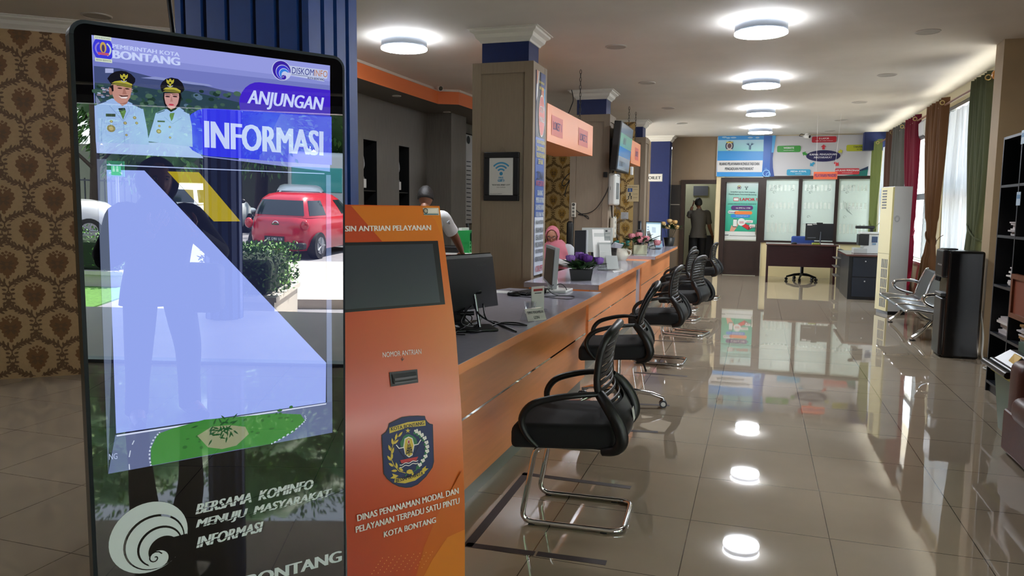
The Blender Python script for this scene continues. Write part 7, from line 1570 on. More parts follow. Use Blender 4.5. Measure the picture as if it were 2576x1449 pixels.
def rings(mb, R_, lat, mt, n=28):       # a garment lofted through ellipses (centre, half width, half depth)
    lat = V(lat).normalized(); vs = []
    for i, (c, rx, ry) in enumerate(R_):
        a, b = V(R_[max(0, i-1)][0]), V(R_[min(len(R_)-1, i+1)][0]); up_ = (b-a).normalized(); l = (lat-up_*lat.dot(up_)).normalized(); f_ = up_.cross(l)
        for k in range(n): t_ = 2*PI*k/n; w_ = 1+.02*sin(t_*5+i*1.3); vs.append(V(c)+l*rx*cos(t_)*w_+f_*ry*sin(t_)*w_)
    mb.add(vs, [(i*n+k, i*n+(k+1) % n, (i+1)*n+(k+1) % n, (i+1)*n+k) for i in range(len(R_)-1) for k in range(n)], mt, True); return mb
def shirt(t, J, mt, name='shirt', long_=False, k=1.0, cut=.72):
    g = lambda n_: V(J[n_][0]); lat = g('rsh')-g('lsh'); sm = (g('rsh')+g('lsh'))/2; hw = lat.length/2; spine = (g('pel')-g('wst')).normalized(); top = (g('nck')-g('shl')).normalized()
    mb = MB(); rings(mb, [(g('pel')+spine*.12, .208*k, .142*k), (g('pel')+spine*.03, .198*k, .138*k), (g('wst'), .165*k, .12*k), (g('che')*.6+g('wst')*.4, .18*k, .13*k), (g('che'), .195*k, .135*k), (sm-top*.03, hw+.025, .12*k), (sm+top*.03, hw+.012, .10*k), (g('shl')+top*.045, hw*.72, .085*k), (g('shl')*.4+g('nck')*.6, .075, .075), (g('nck'), .062, .062)], lat, mt)
    for s_ in 'lr':
        a, b, c_ = g(s_+'sh'), g(s_+'el'), g(s_+'wr'); inn = sm-a; q = a+inn.normalized()*.05
        pts = [q, a, a*.6+b*.4, a*(1-cut)+b*cut] if not long_ else [q, a, a*.5+b*.5, b, b*.5+c_*.5, b*.06+c_*.94]
        rr_ = [.074*k, .074*k, .07*k, .072*k] if not long_ else [.085*k, .083*k, .07*k, .06*k, .05*k, .042*k]
        P_ = spline(pts, 5); n_ = len(P_); R_ = [rr_[min(len(rr_)-2, int(i*(len(rr_)-1)/(n_-1)))]*(1-(i*(len(rr_)-1)/(n_-1))%1)+rr_[min(len(rr_)-1, int(i*(len(rr_)-1)/(n_-1))+1)]*((i*(len(rr_)-1)/(n_-1))%1) for i in range(n_)]
        mb.tube(P_, R_, mt, 16, cap=False); mb.ell(a, (.073*k,)*3, mt, 16, 10)
    return mb.build(name, t)
def trousers(t, J, mt, g_=.016):
    g = lambda n_: V(J[n_][0]); lat = g('rhi')-g('lhi'); up_ = (g('wst')-g('pel')).normalized(); mb = MB(); c0 = (g('rhi')+g('lhi'))/2
    rings(mb, [(g('pel')+up_*.07, .165, .118), (g('pel'), .172, .125), (g('pel')*.4+c0*.6, .178, .13), (c0+(c0-g('pel'))*.6, .165, .12)], lat, mt)
    for s_ in 'lr':
        P_ = spline([g(s_+'hi')+up_*.02, g(s_+'hi')*.5+g(s_+'kn')*.5, g(s_+'kn'), g(s_+'kn')*.5+g(s_+'an')*.5, g(s_+'an')-V((0, 0, .02))], 5); n_ = len(P_); mb.tube(P_, [.1-.035*min(1, i/(n_-1)*1.3) for i in range(n_)], mt, 16, cap=False)
    mb.build('trousers', t)
    for s_ in 'lr':
        mb = MB(); a, b = g(s_+'an'), g(s_+'to'); d = V((b.x-a.x, b.y-a.y, 0)).normalized(); base_ = V((a.x, a.y, 0)); mb.tube([base_-d*.07+V((0, 0, .045)), base_+V((0, 0, .05)), base_+d*.1+V((0, 0, .042)), base_+d*.19+V((0, 0, .03))], [.035, .046, .045, .03], mat('#0D0D0E', .4), 12); mb.build('shoe', t)
hc = V(F(0, .17, 1.55)); face = (fwd+V((0, 0, -.75))).normalized()
dr = (wr-el).normalized()
body_obj(t, J, SKN, hc, .098, face, [(J['rwr'][0], dr+V((0, 0, -.1)), (0, 0, 1), 1, 1, .25), (J['lwr'][0], V((.3, .9, -.2)), (0, 0, 1), -1, 1, .3)], True)
J2 = J
WS = mat('#C9CACC', .75, bump=.25, bs=9, var=.03, vs=5); shirt(t, J2, WS); trousers(t, J, mat('#17181C', .8))
mb = MB(); mb.tube([F(.055*cos(a), .075+.06*sin(a), 1.425+.012*sin(a)) for a in [2*PI*k/16 for k in range(16)]], .016, WS, 8, closed=True); mb.build('collar', t)
def hair(t, c, r, face, mt, drop=.3, name='hair'):
    f = V(face).normalized(); u = (V((0, 0, 1))-f*f.z).normalized(); s_ = f.cross(u); mb = MB(); rr_ = random.Random(2)
    def fn(d, p):
        lim = -.25-drop*max(0, -d.y)+(.75 if d.y > .35 else .35*max(0, d.y)); z = max(d.z, lim); k = 1.07+.03*sin(d.x*23)*sin(d.y*19+d.z*17)
        return s_*(d.x*r*.84*k)+f*(d.y*r*1.0*k-.01)+u*(z*r*1.24*k)
    mb.ell(c, (r, r, r), mt, 26, 20, fn); mb.build(name, t)
HB = mat('#0B0908', .6, bump=.4, bs=120); hair(t, hc, .098, face, HB)
mb = MB(); e_ = V(J2['rsh'][0]); mb.tube([e_+V((.06, -.04, -.05)), e_+V((.075, -.03, -.03)), e_+V((.078, -.02, -.06))], .012, mat('#9CA0A8', .6), 5); mb.build('shoulder_badge', t)
t['label'] = 'man in a white short-sleeved shirt leaning over the work table, seen from behind'

# ---- the woman in the pink headscarf, seated behind the middle counter
Yw = 9.25; hp = aty(1390, 590, Yw); face = (V((.12, -.9, -.42))).normalized(); F = frame_of((hp.x+.03, Yw+.12, 0), rad(180-8))
t = thing('person', 'woman in a pink headscarf and glasses seated behind the middle counter reading', 'person', tuple(F(0, 0, 0)), rad(172))
whand = aty(1394, 655, Yw-.32)
J = {'pel': (F(0, -.05, .52), (.16, .12)), 'wst': (F(0, -.02, .68), (.14, .1)), 'che': (F(0, .02, .84), (.155, .11)), 'shl': (F(0, .01, .95), (.11, .08)), 'nck': (F(0, .03, 1.02), .045), 'hd': (F(0, .06, 1.08), .045),
     'lsh': (F(-.17, .01, .925), .06), 'lel': (F(-.235, .1, .72), .045), 'lwr': (F(-.09, .30, .815), .028), 'rsh': (F(.17, .01, .925), .06), 'rel': (F(.235, .1, .72), .045), 'rwr': (F(.07, .32, .82), .028),
     'lhi': (F(-.1, .0, .5), .075), 'lkn': (F(-.13, .4, .47), .055), 'lan': (F(-.13, .38, .08), .045), 'lto': (F(-.13, .54, .035), .034), 'rhi': (F(.1, 0, .5), .075), 'rkn': (F(.13, .4, .47), .055), 'ran': (F(.13, .38, .08), .045), 'rto': (F(.13, .54, .035), .034)}
hc = V((hp.x, Yw, hp.z-.01)); wf = F(0, 1, 0)-F(0, 0, 0); wr_ = F(1, 0, 0)-F(0, 0, 0)
body_obj(t, J, SKL, hc, .098, face, [(J['lwr'][0], wf+wr_*.4, (0, 0, 1), -1, .9, .35), (J['rwr'][0], wf-wr_*.35, (0, 0, 1), 1, .9, .35)])
PK = mat('#C4707E', .8, bump=.15, bs=14); WB = mat('#B9BBC0', .75); shirt(t, J, WB, 'blouse', True, .86); trousers(t, J, mat('#22242A', .8))
f = face; u = (V((0, 0, 1))-f*f.z).normalized(); s_ = f.cross(u); mb = MB(); r = .098
def scarf(a, v):      # sheet from the brow over the crown, down to the chest; open at the face
    th = (a-.5)*2*PI*.80
    return th
NU, NV = 40, 26
def sf(uu, vv):
    th = -PI/2+(uu*2*PI); rad_ = .0
    if vv < .5:      # hood: from the face opening back over the skull
        k = vv/.5; ox_, oz_ = cos(th), sin(th); a0 = s_*(ox_*r*.72)+u*(oz_*r*1.02+r*.12)+f*r*(.62-.1*oz_*(oz_ < 0)); b0 = s_*(ox_*r*1.16)+u*(oz_*r*1.62)+f*r*-.1; c0 = -f*r*1.15+u*r*.1+s_*ox_*r*.5+u*oz_*r*.5
        return hc+(a0*(1-k)**2+b0*2*k*(1-k)*1.06+c0*k*k)
    k = (vv-.5)/.5; return hc-f*r*1.15+u*r*.1+s_*cos(th)*r*.5*(1-k)+u*sin(th)*r*.5*(1-k)
mb.grid(sf, NU, NV, PK)
def sk(uu, vv):      # cape of the scarf falling over shoulders and chest
    th = uu*2*PI; z0, z1 = hc.z-.055, .70+.10*max(0, -cos(th)); z = z0+(z1-z0)*vv; rx = .078+.19*vv**.7; ry = .078+.11*vv**.8; fold = 1+.06*sin(th*9+vv*3)*vv+.05*sin(th*5+1)*vv
    c = V(F(0, .035+.03*(1-vv), 0)); q = wr_*(sin(th)*rx*fold)+wf*(cos(th)*ry*fold*1.25); return V((c.x+q.x, c.y+q.y, z))
mb.grid(sk, 48, 14, PK); mb.build('headscarf', t)
mb = MB(); GM = mat('#2A2024', .3, .3)
for sg in (-1, 1):
    c = hc+s_*sg*r*.32+f*r*.93+u*r*.08; mb.tube([c+s_*r*.26*cos(a)+u*r*.2*sin(a) for a in [2*PI*k/14 for k in range(14)]], .0022, GM, 5, closed=True); mb.tube([c+s_*sg*r*.26, c+s_*sg*r*.5-f*r*.5+u*r*.02], .002, GM, 5)
mb.tube([hc+s_*-r*.07+f*r*.96+u*r*.1, hc+s_*r*.07+f*r*.96+u*r*.1], .002, GM, 5); mb.build('glasses', t)
mb = MB(); c = V(J['lsh'][0])+V((.05, -.045, -.07)); mb.ell(c, (.032, .012, .045), mat('#1B1B20', .6), 14, 8); mb.ell(c+V((.004, -.006, 0)), (.02, .01, .03), mat('#8A8E94', .6), 12, 8); mb.build('sleeve_badge', t)
mb = MB(); q_ = [aty(x, y, Yw-.4) for x, y in ((1398, 662), (1436, 668), (1448, 652), (1418, 655))]; mb.prism(q_, (0, .01, .012), W2); solo(mb, 'paper_sheet', 'white paper held up before the woman in the pink headscarf', 'paper', base=tuple(q_[0]))
# her black chair and a second one behind
for x, y, l in ((1368, 10.0, 'tall black office chair back behind the woman in the pink headscarf'), (1432, 10.1, 'black curved chair back between the woman and the middle pillar')):
    q = aty(x-6 if x < 1400 else x, 640, y); ztop = aty(x, 556, y).z; t = thing('office_chair', l, 'chair', (q.x, y, 0)); mb = MB(); mb.rbox((q.x-(.3 if x < 1400 else .045), y-.03, .62), (q.x+.045, y+.05, ztop), .04, BLK, 4, True); mb.build('backrest', t); mb = MB(); mb.rbox((q.x-(.3 if x < 1400 else .1), y-.1, .42), (q.x+.1, y+.05, .5), .03, BLK, 3, True); mb.build('seat', t)
    mb = MB(); mb.cyl((q.x, y-.02, .05), .03, .38, BLK, 10); mb.rbox((q.x-.2, y-.05, 0), (q.x+.1, y+.02, .06), .02, BLK); mb.rbox((q.x-.04, y-.27, 0), (q.x+.04, y+.25, .06), .02, BLK); mb.build('star_base', t)

# ---- the man on the phone in the far room
Yp = 18.55; hp = aty(1757, 513, Yp); F = frame_of((hp.x+.02, Yp, 0), rad(-4)); face = V((-.15, .98, -.05)).normalized()
t = thing('person', 'man in a grey polo shirt holding a phone to his ear in the far doorway', 'person', tuple(F(0, 0, 0)), rad(-4)); HZ = hp.z
el = aty(1733, 548, Yp+.05); wr = aty(1742, 518, Yp+.02); re = aty(1785, 572, Yp+.1); rw = aty(1792, 592, Yp+.3)
J = {'pel': (F(0, 0, .93), (.16, .11)), 'wst': (F(0, 0, 1.06), (.16, .11)), 'che': (F(0, 0, 1.28), (.18, .12)), 'shl': (F(0, .0, 1.41), (.12, .09)), 'nck': (F(0, .0, 1.50), .055), 'hd': (F(0, .01, 1.56), .05),
     'lsh': (F(-.2, 0, 1.39), .07), 'lel': (tuple(el), .048), 'lwr': (tuple(wr), .032), 'rsh': (F(.2, 0, 1.39), .07), 'rel': (tuple(re), .048), 'rwr': (tuple(rw), .033),
     'lhi': (F(-.1, 0, .88), .075), 'lkn': (F(-.11, .02, .49), .055), 'lan': (F(-.11, -.03, .08), .046), 'lto': (F(-.12, .15, .035), .035), 'rhi': (F(.1, 0, .88), .075), 'rkn': (F(.11, .02, .49), .055), 'ran': (F(.11, -.03, .08), .046), 'rto': (F(.12, .15, .035), .035)}
body_obj(t, J, SKN, V((hp.x, Yp+.01, HZ+.02)), .1, face, [(J['lwr'][0], V((.25, 0, .97)), V((-1, 0, .2)), -1, 1, .6), (J['rwr'][0], V((.1, .6, -.7)), (1, 0, 0), 1, 1, .4)])
J2 = J
shirt(t, J2, mat('#4A463F', .8, bump=.2, bs=10)); trousers(t, J, mat('#0E0E10', .8)); hair(t, V((hp.x, Yp+.01, HZ+.02)), .1, face, HB)
mb = MB(); c = V((hp.x-.115, Yp+.02, HZ+.02)); mb.rbox((c.x-.008, c.y-.03, c.z-.06), (c.x+.004, c.y+.04, c.z+.07), .003, BLK); solo(mb, 'mobile_phone', 'dark phone held to the ear of the man in the grey polo shirt', 'phone', base=tuple(c))

# ---- the visitor whose dark outline is mirrored in the display
F = frame_of((1.13, .58, 0), rad(55)); t = thing('person', 'visitor in dark clothes and headscarf, mirrored as a silhouette in the lit display', 'person', tuple(F(0, 0, 0)), rad(55)); face = (F(0, 1, 0)-F(0, 0, 0)).normalized(); h_ = .94
def G_(x, y, z): return F(x, y, z*h_)
J = {'pel': (G_(0, 0, .90), (.16, .12)), 'wst': (G_(0, 0, 1.03), (.155, .115)), 'che': (G_(0, .01, 1.2), (.17, .12)), 'shl': (G_(0, 0, 1.33), (.12, .09)), 'nck': (G_(0, .01, 1.41), .055), 'hd': (G_(0, .03, 1.47), .05),
     'lsh': (G_(-.19, 0, 1.31), .065), 'lel': (G_(-.3, .1, 1.08), .05), 'lwr': (G_(-.1, .33, 1.25), .032), 'rsh': (G_(.19, 0, 1.31), .065), 'rel': (G_(.32, .1, 1.1), .05), 'rwr': (G_(.1, .33, 1.25), .032),
     'lhi': (G_(-.1, 0, .86), .075), 'lkn': (G_(-.13, .03, .48), .055), 'lan': (G_(-.14, -.02, .08), .05), 'lto': (G_(-.16, .15, .035), .036), 'rhi': (G_(.1, 0, .86), .075), 'rkn': (G_(.15, .03, .48), .055), 'ran': (G_(.17, -.02, .08), .05), 'rto': (G_(.2, .15, .035), .036)}
DKC = mat('#14161C', .8); hc = V(G_(0, .035, 1.545))
lw, rw = V(J['lwr'][0]), V(J['rwr'][0]); sd_ = (F(1, 0, 0)-F(0, 0, 0))
body_obj(t, J, SKL, hc, .1, face, [(tuple(lw), sd_*.5+V((0, 0, .8)), face, -1, .95, .5), (tuple(rw), -sd_*.5+V((0, 0, .8)), face, 1, .95, .5)])
shirt(t, J, DKC, 'jacket', True, 1.08); trousers(t, J, mat('#1B2026', .8))
mb = MB(); fd, uu_ = face, V((0, 0, 1)); s_ = fd.cross(uu_)
mb.ell(hc-fd*.012, (.11, .11, .14), mat('#1C1A20', .8), 24, 16, lambda d, p: s_*(d.x*.118)+fd*(min(d.y, .45)*.125)+uu_*(d.z*.142)); mb.lathe([(.075, -.08), (.11, -.13), (.17, -.2), (.2, -.24)], hc-fd*.03, mat('#1C1A20', .8), 24); mb.build('headscarf', t)
mb = MB(); mb.rbox((G_(.24, .05, .92).x-.08, G_(.24, .05, .92).y-.12, .66), (G_(.24, .05, .92).x+.08, G_(.24, .05, .92).y+.12, .96), .04, mat('#0E0E12', .7), 3, True); solo(mb, 'shoulder_bag', 'dark bag carried at the side of the mirrored visitor', 'bag', base=tuple(G_(.24, .05, .8)))

# ================================================================ outside: what the display and the windows show
CONC = mat('#A8A29A', .75, var=.06, vs=2); ASPH = mat('#77757A', .9, var=.1, vs=6)
struct(MB().box((2.6, -14, -.7), (60, 60, -.42), ASPH), 'ground')
mb = MB(); mb.box((2.6, -6, -.45), (5.05, 6, -.02), mat('#B4AEA6', .35, var=.05, vs=3)); mb.box((2.62, 8, -.45), (6.5, 30, -.1), CONC); struct(mb, 'pavement')
TER = mat('#8E7E78', .5); PAV = mat('#BDB2A8', .6, var=.06, vs=3)
mb = MB(); mb.box((5.05, .35, -.45), (5.5, 4.5, -.16), TER); mb.box((5.05, .35, -.17), (5.52, 4.5, -.15), PAV); mb.box((5.5, .35, -.45), (6.6, 4.5, -.3), PAV); struct(mb, 'steps')
mb = MB(); mb.prism([(7.4, -.75, -.44), (12.2, -1.9, -.44), (12.6, .2, -.44), (7.6, .9, -.44)], (0, 0, .16), PAV); struct(mb, 'walkway')
mb = MB(); mb.box((2.62, -6, 3.25), (6.6, 6, 3.5), CEIL); mb.box((2.62, 6, 3.2), (3.3, 30, 3.5), CEIL); mb.box((2.62, -6, 3.5), (2.8, 30, 6), CREAM); struct(mb, 'shade_porch_roof')  # unseen roof and window overhang, sized to keep sun and sky glare out
# blue porch post
mb = MB(); cx, cy = 4.62, -.08
for k in range(12): a0, a1 = 2*PI*k/12, 2*PI*(k+.62)/12; mb.hexa([(cx+r*cos(a), cy+r*sin(a), z) for z in (-.02, 3.25) for r, a in ((.19, a0), (.19, a1), (.1, a1), (.1, a0))], mat('#22407E', .5))
mb.cyl((cx, cy, -.02), .165, 3.27, mat('#0C1A44', .5), 20); struct(mb, 'pillar_porch')
# planter with clipped hedge
rn2 = random.Random(11); LH1, LH2 = mat('#3E6A2E', .6, var=.3, vs=20), mat('#6C9A48', .6, var=.3, vs=20)
def hedge(label, x0, x1, y0, y1, zb, z0, z1, nleaf):
    t = thing('planter', label, 'planter', ((x0+x1)/2, (y0+y1)/2, zb)); mb = MB(); mb.box((x0, y0, zb), (x1, y1, z0), mat('#B9B4AC', .6)); mb.box((x0-.03, y0-.03, z0-.06), (x1+.03, y1+.03, z0), mat('#C4BFB6', .6)); mb.build('box', t)
    MB().rbox((x0+.08, y0+.08, z0), (x1-.08, y1-.08, z1-.08), .08, mat('#1C2E16', .9)).build('hedge_core', t); mb = MB()
    for k in range(nleaf):
        f_ = rn2.choice((0, 0, 1, 2, 3, 4)); u, v = rn2.random(), rn2.random(); x, y, z = x0+u*(x1-x0), y0+v*(y1-y0), z1
        if f_ == 1: x, z = x0, z0+u*(z1-z0)
        elif f_ == 2: x, z = x1, z0+u*(z1-z0)
        elif f_ == 3: y, z = y0, z0+v*(z1-z0)
        elif f_ == 4: y, z = y1, z0+v*(z1-z0)
        d = V((rn2.gauss(0, 1), rn2.gauss(0, 1), rn2.gauss(.6, .7))); mb.leaf((x+rn2.gauss(0, .02), y+rn2.gauss(0, .02), z+rn2.gauss(0, .03)), d, (rn2.random(), .3, 1), .06, .03, LH1 if rn2.random() < .6 else LH2, .01)
    o = mb.build('leaves', t); o['kind'] = 'stuff'; return t
hedge('clipped green hedge in a pale planter by the outdoor steps', 5.3, 6.6, -.55, .28, -.42, .1, .58, 1500)
hedge('long clipped hedge in a planter in front of the white cars', 9.0, 10.0, -6.5, -3.0, -.42, -.15, .42, 1500)
solo(MB().box((7.0, -8, -.42), (9.0, -2.6, -.40), mat('#4E7A34', .9, var=.3, vs=30)), 'lawn', 'strip of green lawn outside beside the long hedge', 'lawn', base=(8, -5, -.42))['kind'] = 'stuff'
# cars
GLS = mat('#1A222A', .06, spec=.8); TYR = mat('#141414', .7); RIMM = mat('#9A9DA2', .3, .8)
def car(name, label, loc, rz, paint, L_=3.8, W_=1.66, H_=1.5, hood=.62, plate=None, group=None):
    t = thing(name, label, 'car', loc, rad(rz), group); M_ = Matrix.Translation(loc) @ Matrix.Rotation(rad(rz), 4, 'Z'); hl, hw = L_/2, W_/2; P = mat(paint, .25, coat=.6)
    def se(z, y0, y1, h, ex=4.5, n=48):
        o = []
        for k in range(n):
            a = 2*PI*(k+.5)/n; c_, s_ = cos(a), sin(a); x = h*abs(c_)**(2/ex)*(1 if c_ > 0 else -1); y = abs(s_)**(2/ex)*(1 if s_ > 0 else -1); o.append((x, (y0+y1)/2+(y1-y0)/2*y, z))
        return o
    def loft(rings, mt, cap=True, M0=M_):
        mb = MB(); mb.M = M0; n = len(rings[0]); vs = [p for r in rings for p in r]
        mb.add(vs, [(i*n+k, i*n+(k+1) % n, (i+1)*n+(k+1) % n, (i+1)*n+k) for i in range(len(rings)-1) for k in range(n)], mt, True)
        if cap: mb.add(rings[-1], [tuple(range(n))], mt)
        return mb
    s = H_/1.5
    low = [se(.2*s, -hl+.1, hl-.08, hw-.1), se(.32*s, -hl+.02, hl, hw-.03), se(.55*s, -hl, hl, hw), se(.78*s, -hl+.03, hl-.05, hw-.01), se(.93*s, -hl+.09, hl-.25, hw-.05), se(.985*s, -hl+.16, hl-.55, hw-.1)]
    loft(low, P).build('body_shell', t)
    gh = [se(.95*s, -hl+.14, hl*hood, hw-.07, 5), se(1.16*s, -hl+.22, hl*hood-.32, hw-.13, 5), se(1.36*s, -hl+.34, hl*hood-.64, hw-.21, 5), se(1.46*s, -hl+.5, hl*hood-.85, hw-.28, 4), se(1.5*s, -hl+.75, hl*hood-1.05, hw-.4, 3.5)]
    loft(gh, P).build('cabin', t)
    def glassband(name, k0, k1):
        mb = MB(); mb.M = M_; R_ = [[(x*1.006, y*1.004, z) for x, y, z in r] for r in (gh[0], gh[1], gh[2])]; R_[0] = [(a[0]*.75+b[0]*.25, a[1]*.75+b[1]*.25, a[2]*.75+b[2]*.25) for a, b in zip(R_[0], R_[1])]; R_[2] = [(a[0]*.1+b[0]*.9, a[1]*.1+b[1]*.9, a[2]*.1+b[2]*.9) for a, b in zip(R_[1], R_[2])]
        n = 48; ks = [k % n for k in range(k0, k1+1)]; vs = [R_[i][k] for i in range(3) for k in ks]; w_ = len(ks); mb.add(vs, [(i*w_+j, i*w_+j+1, (i+1)*w_+j+1, (i+1)*w_+j) for i in range(2) for j in range(w_-1)], GLS, True); mb.build(name, t)
    glassband('rear_window', 31, 40); glassband('windshield', 7, 16); glassband('side_window', 42, 47); glassband('side_window', 48, 53); glassband('side_window', 18, 23); glassband('side_window', 24, 29)
    for y in (-hl+.62, hl-.72):
        for sg in (-1, 1):
            mb = MB(); mb.M = M_; x = sg*(hw-.1); mb.tube([(x-.1, y, .31), (x+.1, y, .31)], .31, TYR, 20); mb.tube([(x-sg*.02, y, .31), (x+sg*.108, y, .31)], .2, RIMM, 14)
            for k in range(5): a = 2*PI*k/5; mb.tube([(x+sg*.11, y, .31), (x+sg*.112, y+.19*cos(a), .31+.19*sin(a))], .025, RIMM, 5)
            mb.build('wheel', t)
    for sg in (-1, 1):
        mb = MB(); mb.M = M_; mb.ell((sg*(hw-.15), -hl+.1, .80*s), (.1, .07, .12), mat('#A01A22', .2, coat=.6), 12, 8); mb.build('tail_light', t)
        mb = MB(); mb.M = M_; mb.ell((sg*(hw+.08), hl*hood-.42, 1.0*s), (.1, .06, .07), BLK, 10, 7); mb.build('wing_mirror', t)
        mb = MB(); mb.M = M_; mb.ell((sg*(hw-.2), hl-.12, .68*s), (.16, .1, .08), mat('#C9CDD2', .15), 12, 8); mb.build('headlight', t)
    mb = MB(); mb.M = M_; mb.rbox((-hw+.12, -hl-.02, .25*s), (hw-.12, -hl+.15, .4*s), .04, mat('#1C1C1E', .5)); mb.build('rear_bumper', t)
    mb = MB(); mb.M = M_; mb.tube([(.07*cos(a), -hl+.045+.0, .80*s+.065*sin(a)) for a in [2*PI*k/16 for k in range(16)]], .012, chrome(), 6, closed=True); mb.box((-.085, -hl+.03, .785*s), (.085, -hl+.05, .815*s), chrome()); mb.build('badge', t)
    A = Art(M_ @ V((0, -hl-.012, .47*s)), M_.to_3x3() @ V((1, 0, 0)), V((0, 0, 1)), .004); A.R(-.24, -.06, .24, .06, mat('#14161A', .4), 1)
    if plate: A.T(plate, 0, -.03, .06, mat('#C8CCD0', .4), 2, w=.38, align='c', bold=.02)
    A.build('number_plate', t); return t
car('car', 'red hatchback parked outside, mirrored in the display', (15.7, -1.25, -.42), -90+14, '#A8142A', plate='KU 1852 ZA')
WCG = 'white cars parked outside'
car('car', 'white car parked behind the red hatchback outside', (20.6, -2.5, -.42), -90-12, '#C9CCCE', 4.3, 1.75, 1.62, .5, group=WCG)
car('car', 'white car parked outside between the long hedge and the blue porch post', (20.2, -5.3, -.42), -90+8, '#C6CACC', 4.2, 1.72, 1.55, .5, group=WCG)
car('car', 'white car at the mirrored left edge beyond the long hedge', (16.4, -8.6, -.42), -90+62, '#CBCDCF', 4.4, 1.75, 1.6, .5, group=WCG)
car('car', 'white car at the far side of the red hatchback outside', (20.5, 1.0, -.42), -90-4, '#C9CCCE', 4.4, 1.75, 1.65, .5, group=WCG)
# white bus with a teal windscreen
t = thing('minibus', 'white minibus with a teal windscreen parked behind the cars outside', 'minibus', (27, -2.9, -.42), rad(-100)); M_ = Matrix.Translation((27, -2.9, -.42)) @ Matrix.Rotation(rad(-95), 4, 'Z'); mb = MB(); mb.M = M_; mb.rbox((-1.05, -2.5, .3), (1.05, 2.5, 2.75), .2, mat('#C4C9CB', .3), 4, True); mb.build('bus_body', t)
mb = MB(); mb.M = M_; mb.rbox((-.9, -2.53, 1.3), (.9, -2.45, 2.2), .1, mat('#4FA6A4', .1)); mb.build('windscreen', t); mb = MB(); mb.M = M_
for x in (-.85, .85):
    for y in (-1.6, 1.6): mb.tube([(x-.14, y, .38), (x+.14, y, .38)], .38, TYR, 16)
mb.build('wheel', t)
# trees, fence wall, sign
BARK = mat('#4A3E34', .9, var=.2, vs=10); F1, F2, F3 = mat('#5C8A40', .6, var=.3, vs=4), mat('#8AB25A', .6, var=.3, vs=4), mat('#456E38', .6, var=.3, vs=4)
def leaf_mat(M):
    return M
def tree(label, loc, h, r, n, seed, group):
    R_ = random.Random(seed); t = thing('tree', label, 'tree', loc, 0, group); o = V(loc); mb = MB(); mb.tube(spline([o, o+V((.1, .05, h*.3)), o+V((-.05, .1, h*.6)), o+V((.05, 0, h*.85))], 5), [.17-.1*k/15 for k in range(16)], BARK, 8)
    cs = []
    for k in range(9):
        a = R_.uniform(0, 2*PI); z = h*R_.uniform(.3, .9); c = o+V((cos(a)*r*R_.uniform(.3, .8), sin(a)*r*R_.uniform(.3, .8), z)); cs.append((c, r*R_.uniform(.35, .6))); mb.tube(spline([o+V((0, 0, z*.7)), (o+V((0, 0, z))+c)/2, c], 4), [.06-.04*q/8 for q in range(9)], BARK, 6)
    mb.build('trunk', t); mb = MB()
    for c, q in cs: mb.ell(c, (q*.8, q*.8, q*.72), F3, 12, 8, lambda d, p: p*(1+.18*sin(d.x*7+d.z*5)*sin(d.y*8)))
    x = mb.build('inner_crown', t); x['kind'] = 'stuff'; mb = MB()
    for k in range(n):
        c, q = R_.choice(cs); d = V((R_.gauss(0, 1), R_.gauss(0, 1), R_.gauss(0, .8))).normalized(); p = c+d*q*R_.uniform(.5, 1.1)
        mb.leaf(p, d+V((0, 0, -.5)), (R_.random(), R_.random(), 1), .2, .085, R_.choice((F1, F1, F2, F3)), .02)
    x = mb.build('crown', t); x['kind'] = 'stuff'; return t
TGP = 'trees around the car park'
tr = tree('leafy tree outside behind the white cars nearest the porch', (21.0, -8.9, -.42), 8, 2.9, 5200, 3, TGP)
for (x, y, s_), l in zip(((24.0, -6.4, 1.2), (26.0, -12.5, 1.6), (29.5, -8.0, 1.7), (31, -.5, 1.8), (25.2, 2.6, 1.4), (14.0, -11.0, 1.1), (31.5, -4.4, 1.8), (30, 4.5, 1.7), (30.4, -6.2, 1.7)), ('leafy tree outside between the white cars and the minibus', 'tall leafy tree at the back of the car park beyond the hedge', 'leafy tree at the back of the car park by the boundary wall', 'leafy tree directly behind the minibus', 'leafy tree beside the white car past the red hatchback', 'leafy tree standing next to the leftmost mirrored white car', 'large leafy tree against the boundary wall behind the minibus', 'leafy tree at the far end of the car park', 'leafy tree between the minibus and the boundary wall on the hedge side')):
    c = dup(tr, (x, y, -.42), x*1.7, l); c.scale = (s_, s_, s_)
for i, (x, y) in enumerate(((12, 24), (14, 31), (13, 38))): c = dup(tr, (x, y, -.42), i*1.9, ('tree outside the near windows', 'tree outside the middle windows', 'tree outside the far windows')[i])
struct(MB().box((33, -30, -.42), (33.3, 20, 2.5), mat('#6E7262', .8)), 'wall_boundary')
t = thing('fence', 'dark railing fence outside at the far left of the car park', 'fence', (24, -10, -.42)); mb = MB()
for k in range(30): mb.box((23.8, -14+k*.22, -.42), (23.84, -13.97+k*.22, 1.1), mat('#4A4E56', .5))
for z in (.0, 1.0): mb.box((23.79, -14, z), (23.85, -7.4, z+.05), mat('#4A4E56', .5))
mb.build('railing', t)
t = thing('assembly_sign', 'small green assembly-point sign on a post outside', 'sign', (10, -3.2, -.42)); MB().cyl((10.03, -3.46, -.42), .025, 2.0, mat('#8A8E90', .4, .5), 10).build('post', t); MB().box((9.98, -3.60, 1.36), (10.0, -3.32, 1.62), mat('#1E8A58', .5)).build('board', t)
A = Art((9.979, -3.46, 1.49), (0, -1, 0), (0, 0, 1), .002)
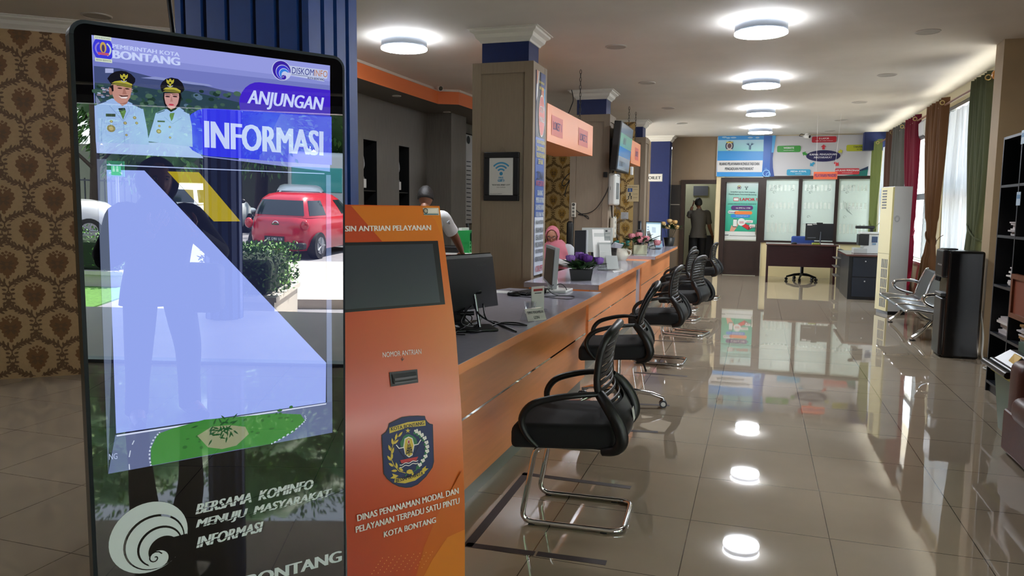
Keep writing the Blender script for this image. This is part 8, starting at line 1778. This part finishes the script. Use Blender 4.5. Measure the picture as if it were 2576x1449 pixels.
for sx_ in (-1, 1):
    A.E(sx_*.03, .03, .016, .016, W1, 1, 12); A.Q([(sx_*.03-.02, -.05), (sx_*.03+.02, -.05), (sx_*.03+.016, .01), (sx_*.03-.016, .01)], W1, 1)
    for sy_ in (-1, 1): A.Q([(sx_*.06, sy_*.06), (sx_*.11, sy_*.06), (sx_*.11, sy_*.1)], W1, 1)
A.build('pictogram', t)
struct(MB().box((2.55, YF+.15, 0), (2.7, 20.4, CZ), PALE), 'wall_side_room')
# unseen lamps added to light the panes and the two rooms behind the far wall
for x, y, e_, l in ((.9, 19.2, 5.5, 'added unseen round light that brightens the room behind the glass partition'), (-2.0, 19.6, 1.6, 'added unseen round light that brightens the far room with the man on the phone')):
    t = thing('ceiling_light', l, 'ceiling light', (x, y, CZ)); MB().lathe([(.3, 0), (.3, -.09), (.28, -.1)], (x, y, CZ), RIM, 28).build('drum', t); MB().lathe([(.28, -.09), (.2, -.12), (0, -.13)], (x, y, CZ), mat('#F4F8FF', .5, emit=e_*3), 28).build('diffuser', t)
P_ = [aty(x, y, 20.18) for x, y in ((1744, 492), (1781, 492), (1781, 468), (1744, 468))]; solo(MB().box((P_[0].x, 20.17, P_[0].z), (P_[1].x, 20.2, P_[2].z), mat('#6E7078', .5)), 'wall_board', 'grey board on the pale wall of the far room', 'board', base=tuple(P_[0]))
P_ = [atx(x, y, -1.94) for x, y in ((1690, 565), (1703, 562), (1703, 470), (1690, 468))]; t = thing('wall_rack', 'dark open rack on the wall between the toilet pillar and the doorway', 'rack', (-1.85, 18.1, P_[0].z)); mb = MB(); mb.box((-1.94, 17.75, P_[0].z), (-1.72, 17.86, P_[2].z), mat('#120E0C', .5)); mb.build('rack_body', t); MB().box((-1.93, 17.74, (P_[0].z+P_[2].z)/2), (-1.73, 17.75, (P_[0].z+P_[2].z)/2+.02), mat('#8A8478', .5)).build('rack_shelf', t)
solo(MB().box((-1.6, 18.98, 0), (-.97, 19.4, .85), mat('#15110F', .4)), 'cabinet', 'dark low cabinet in front of the man in the far doorway', 'cabinet', base=(-1.3, 19, 0))
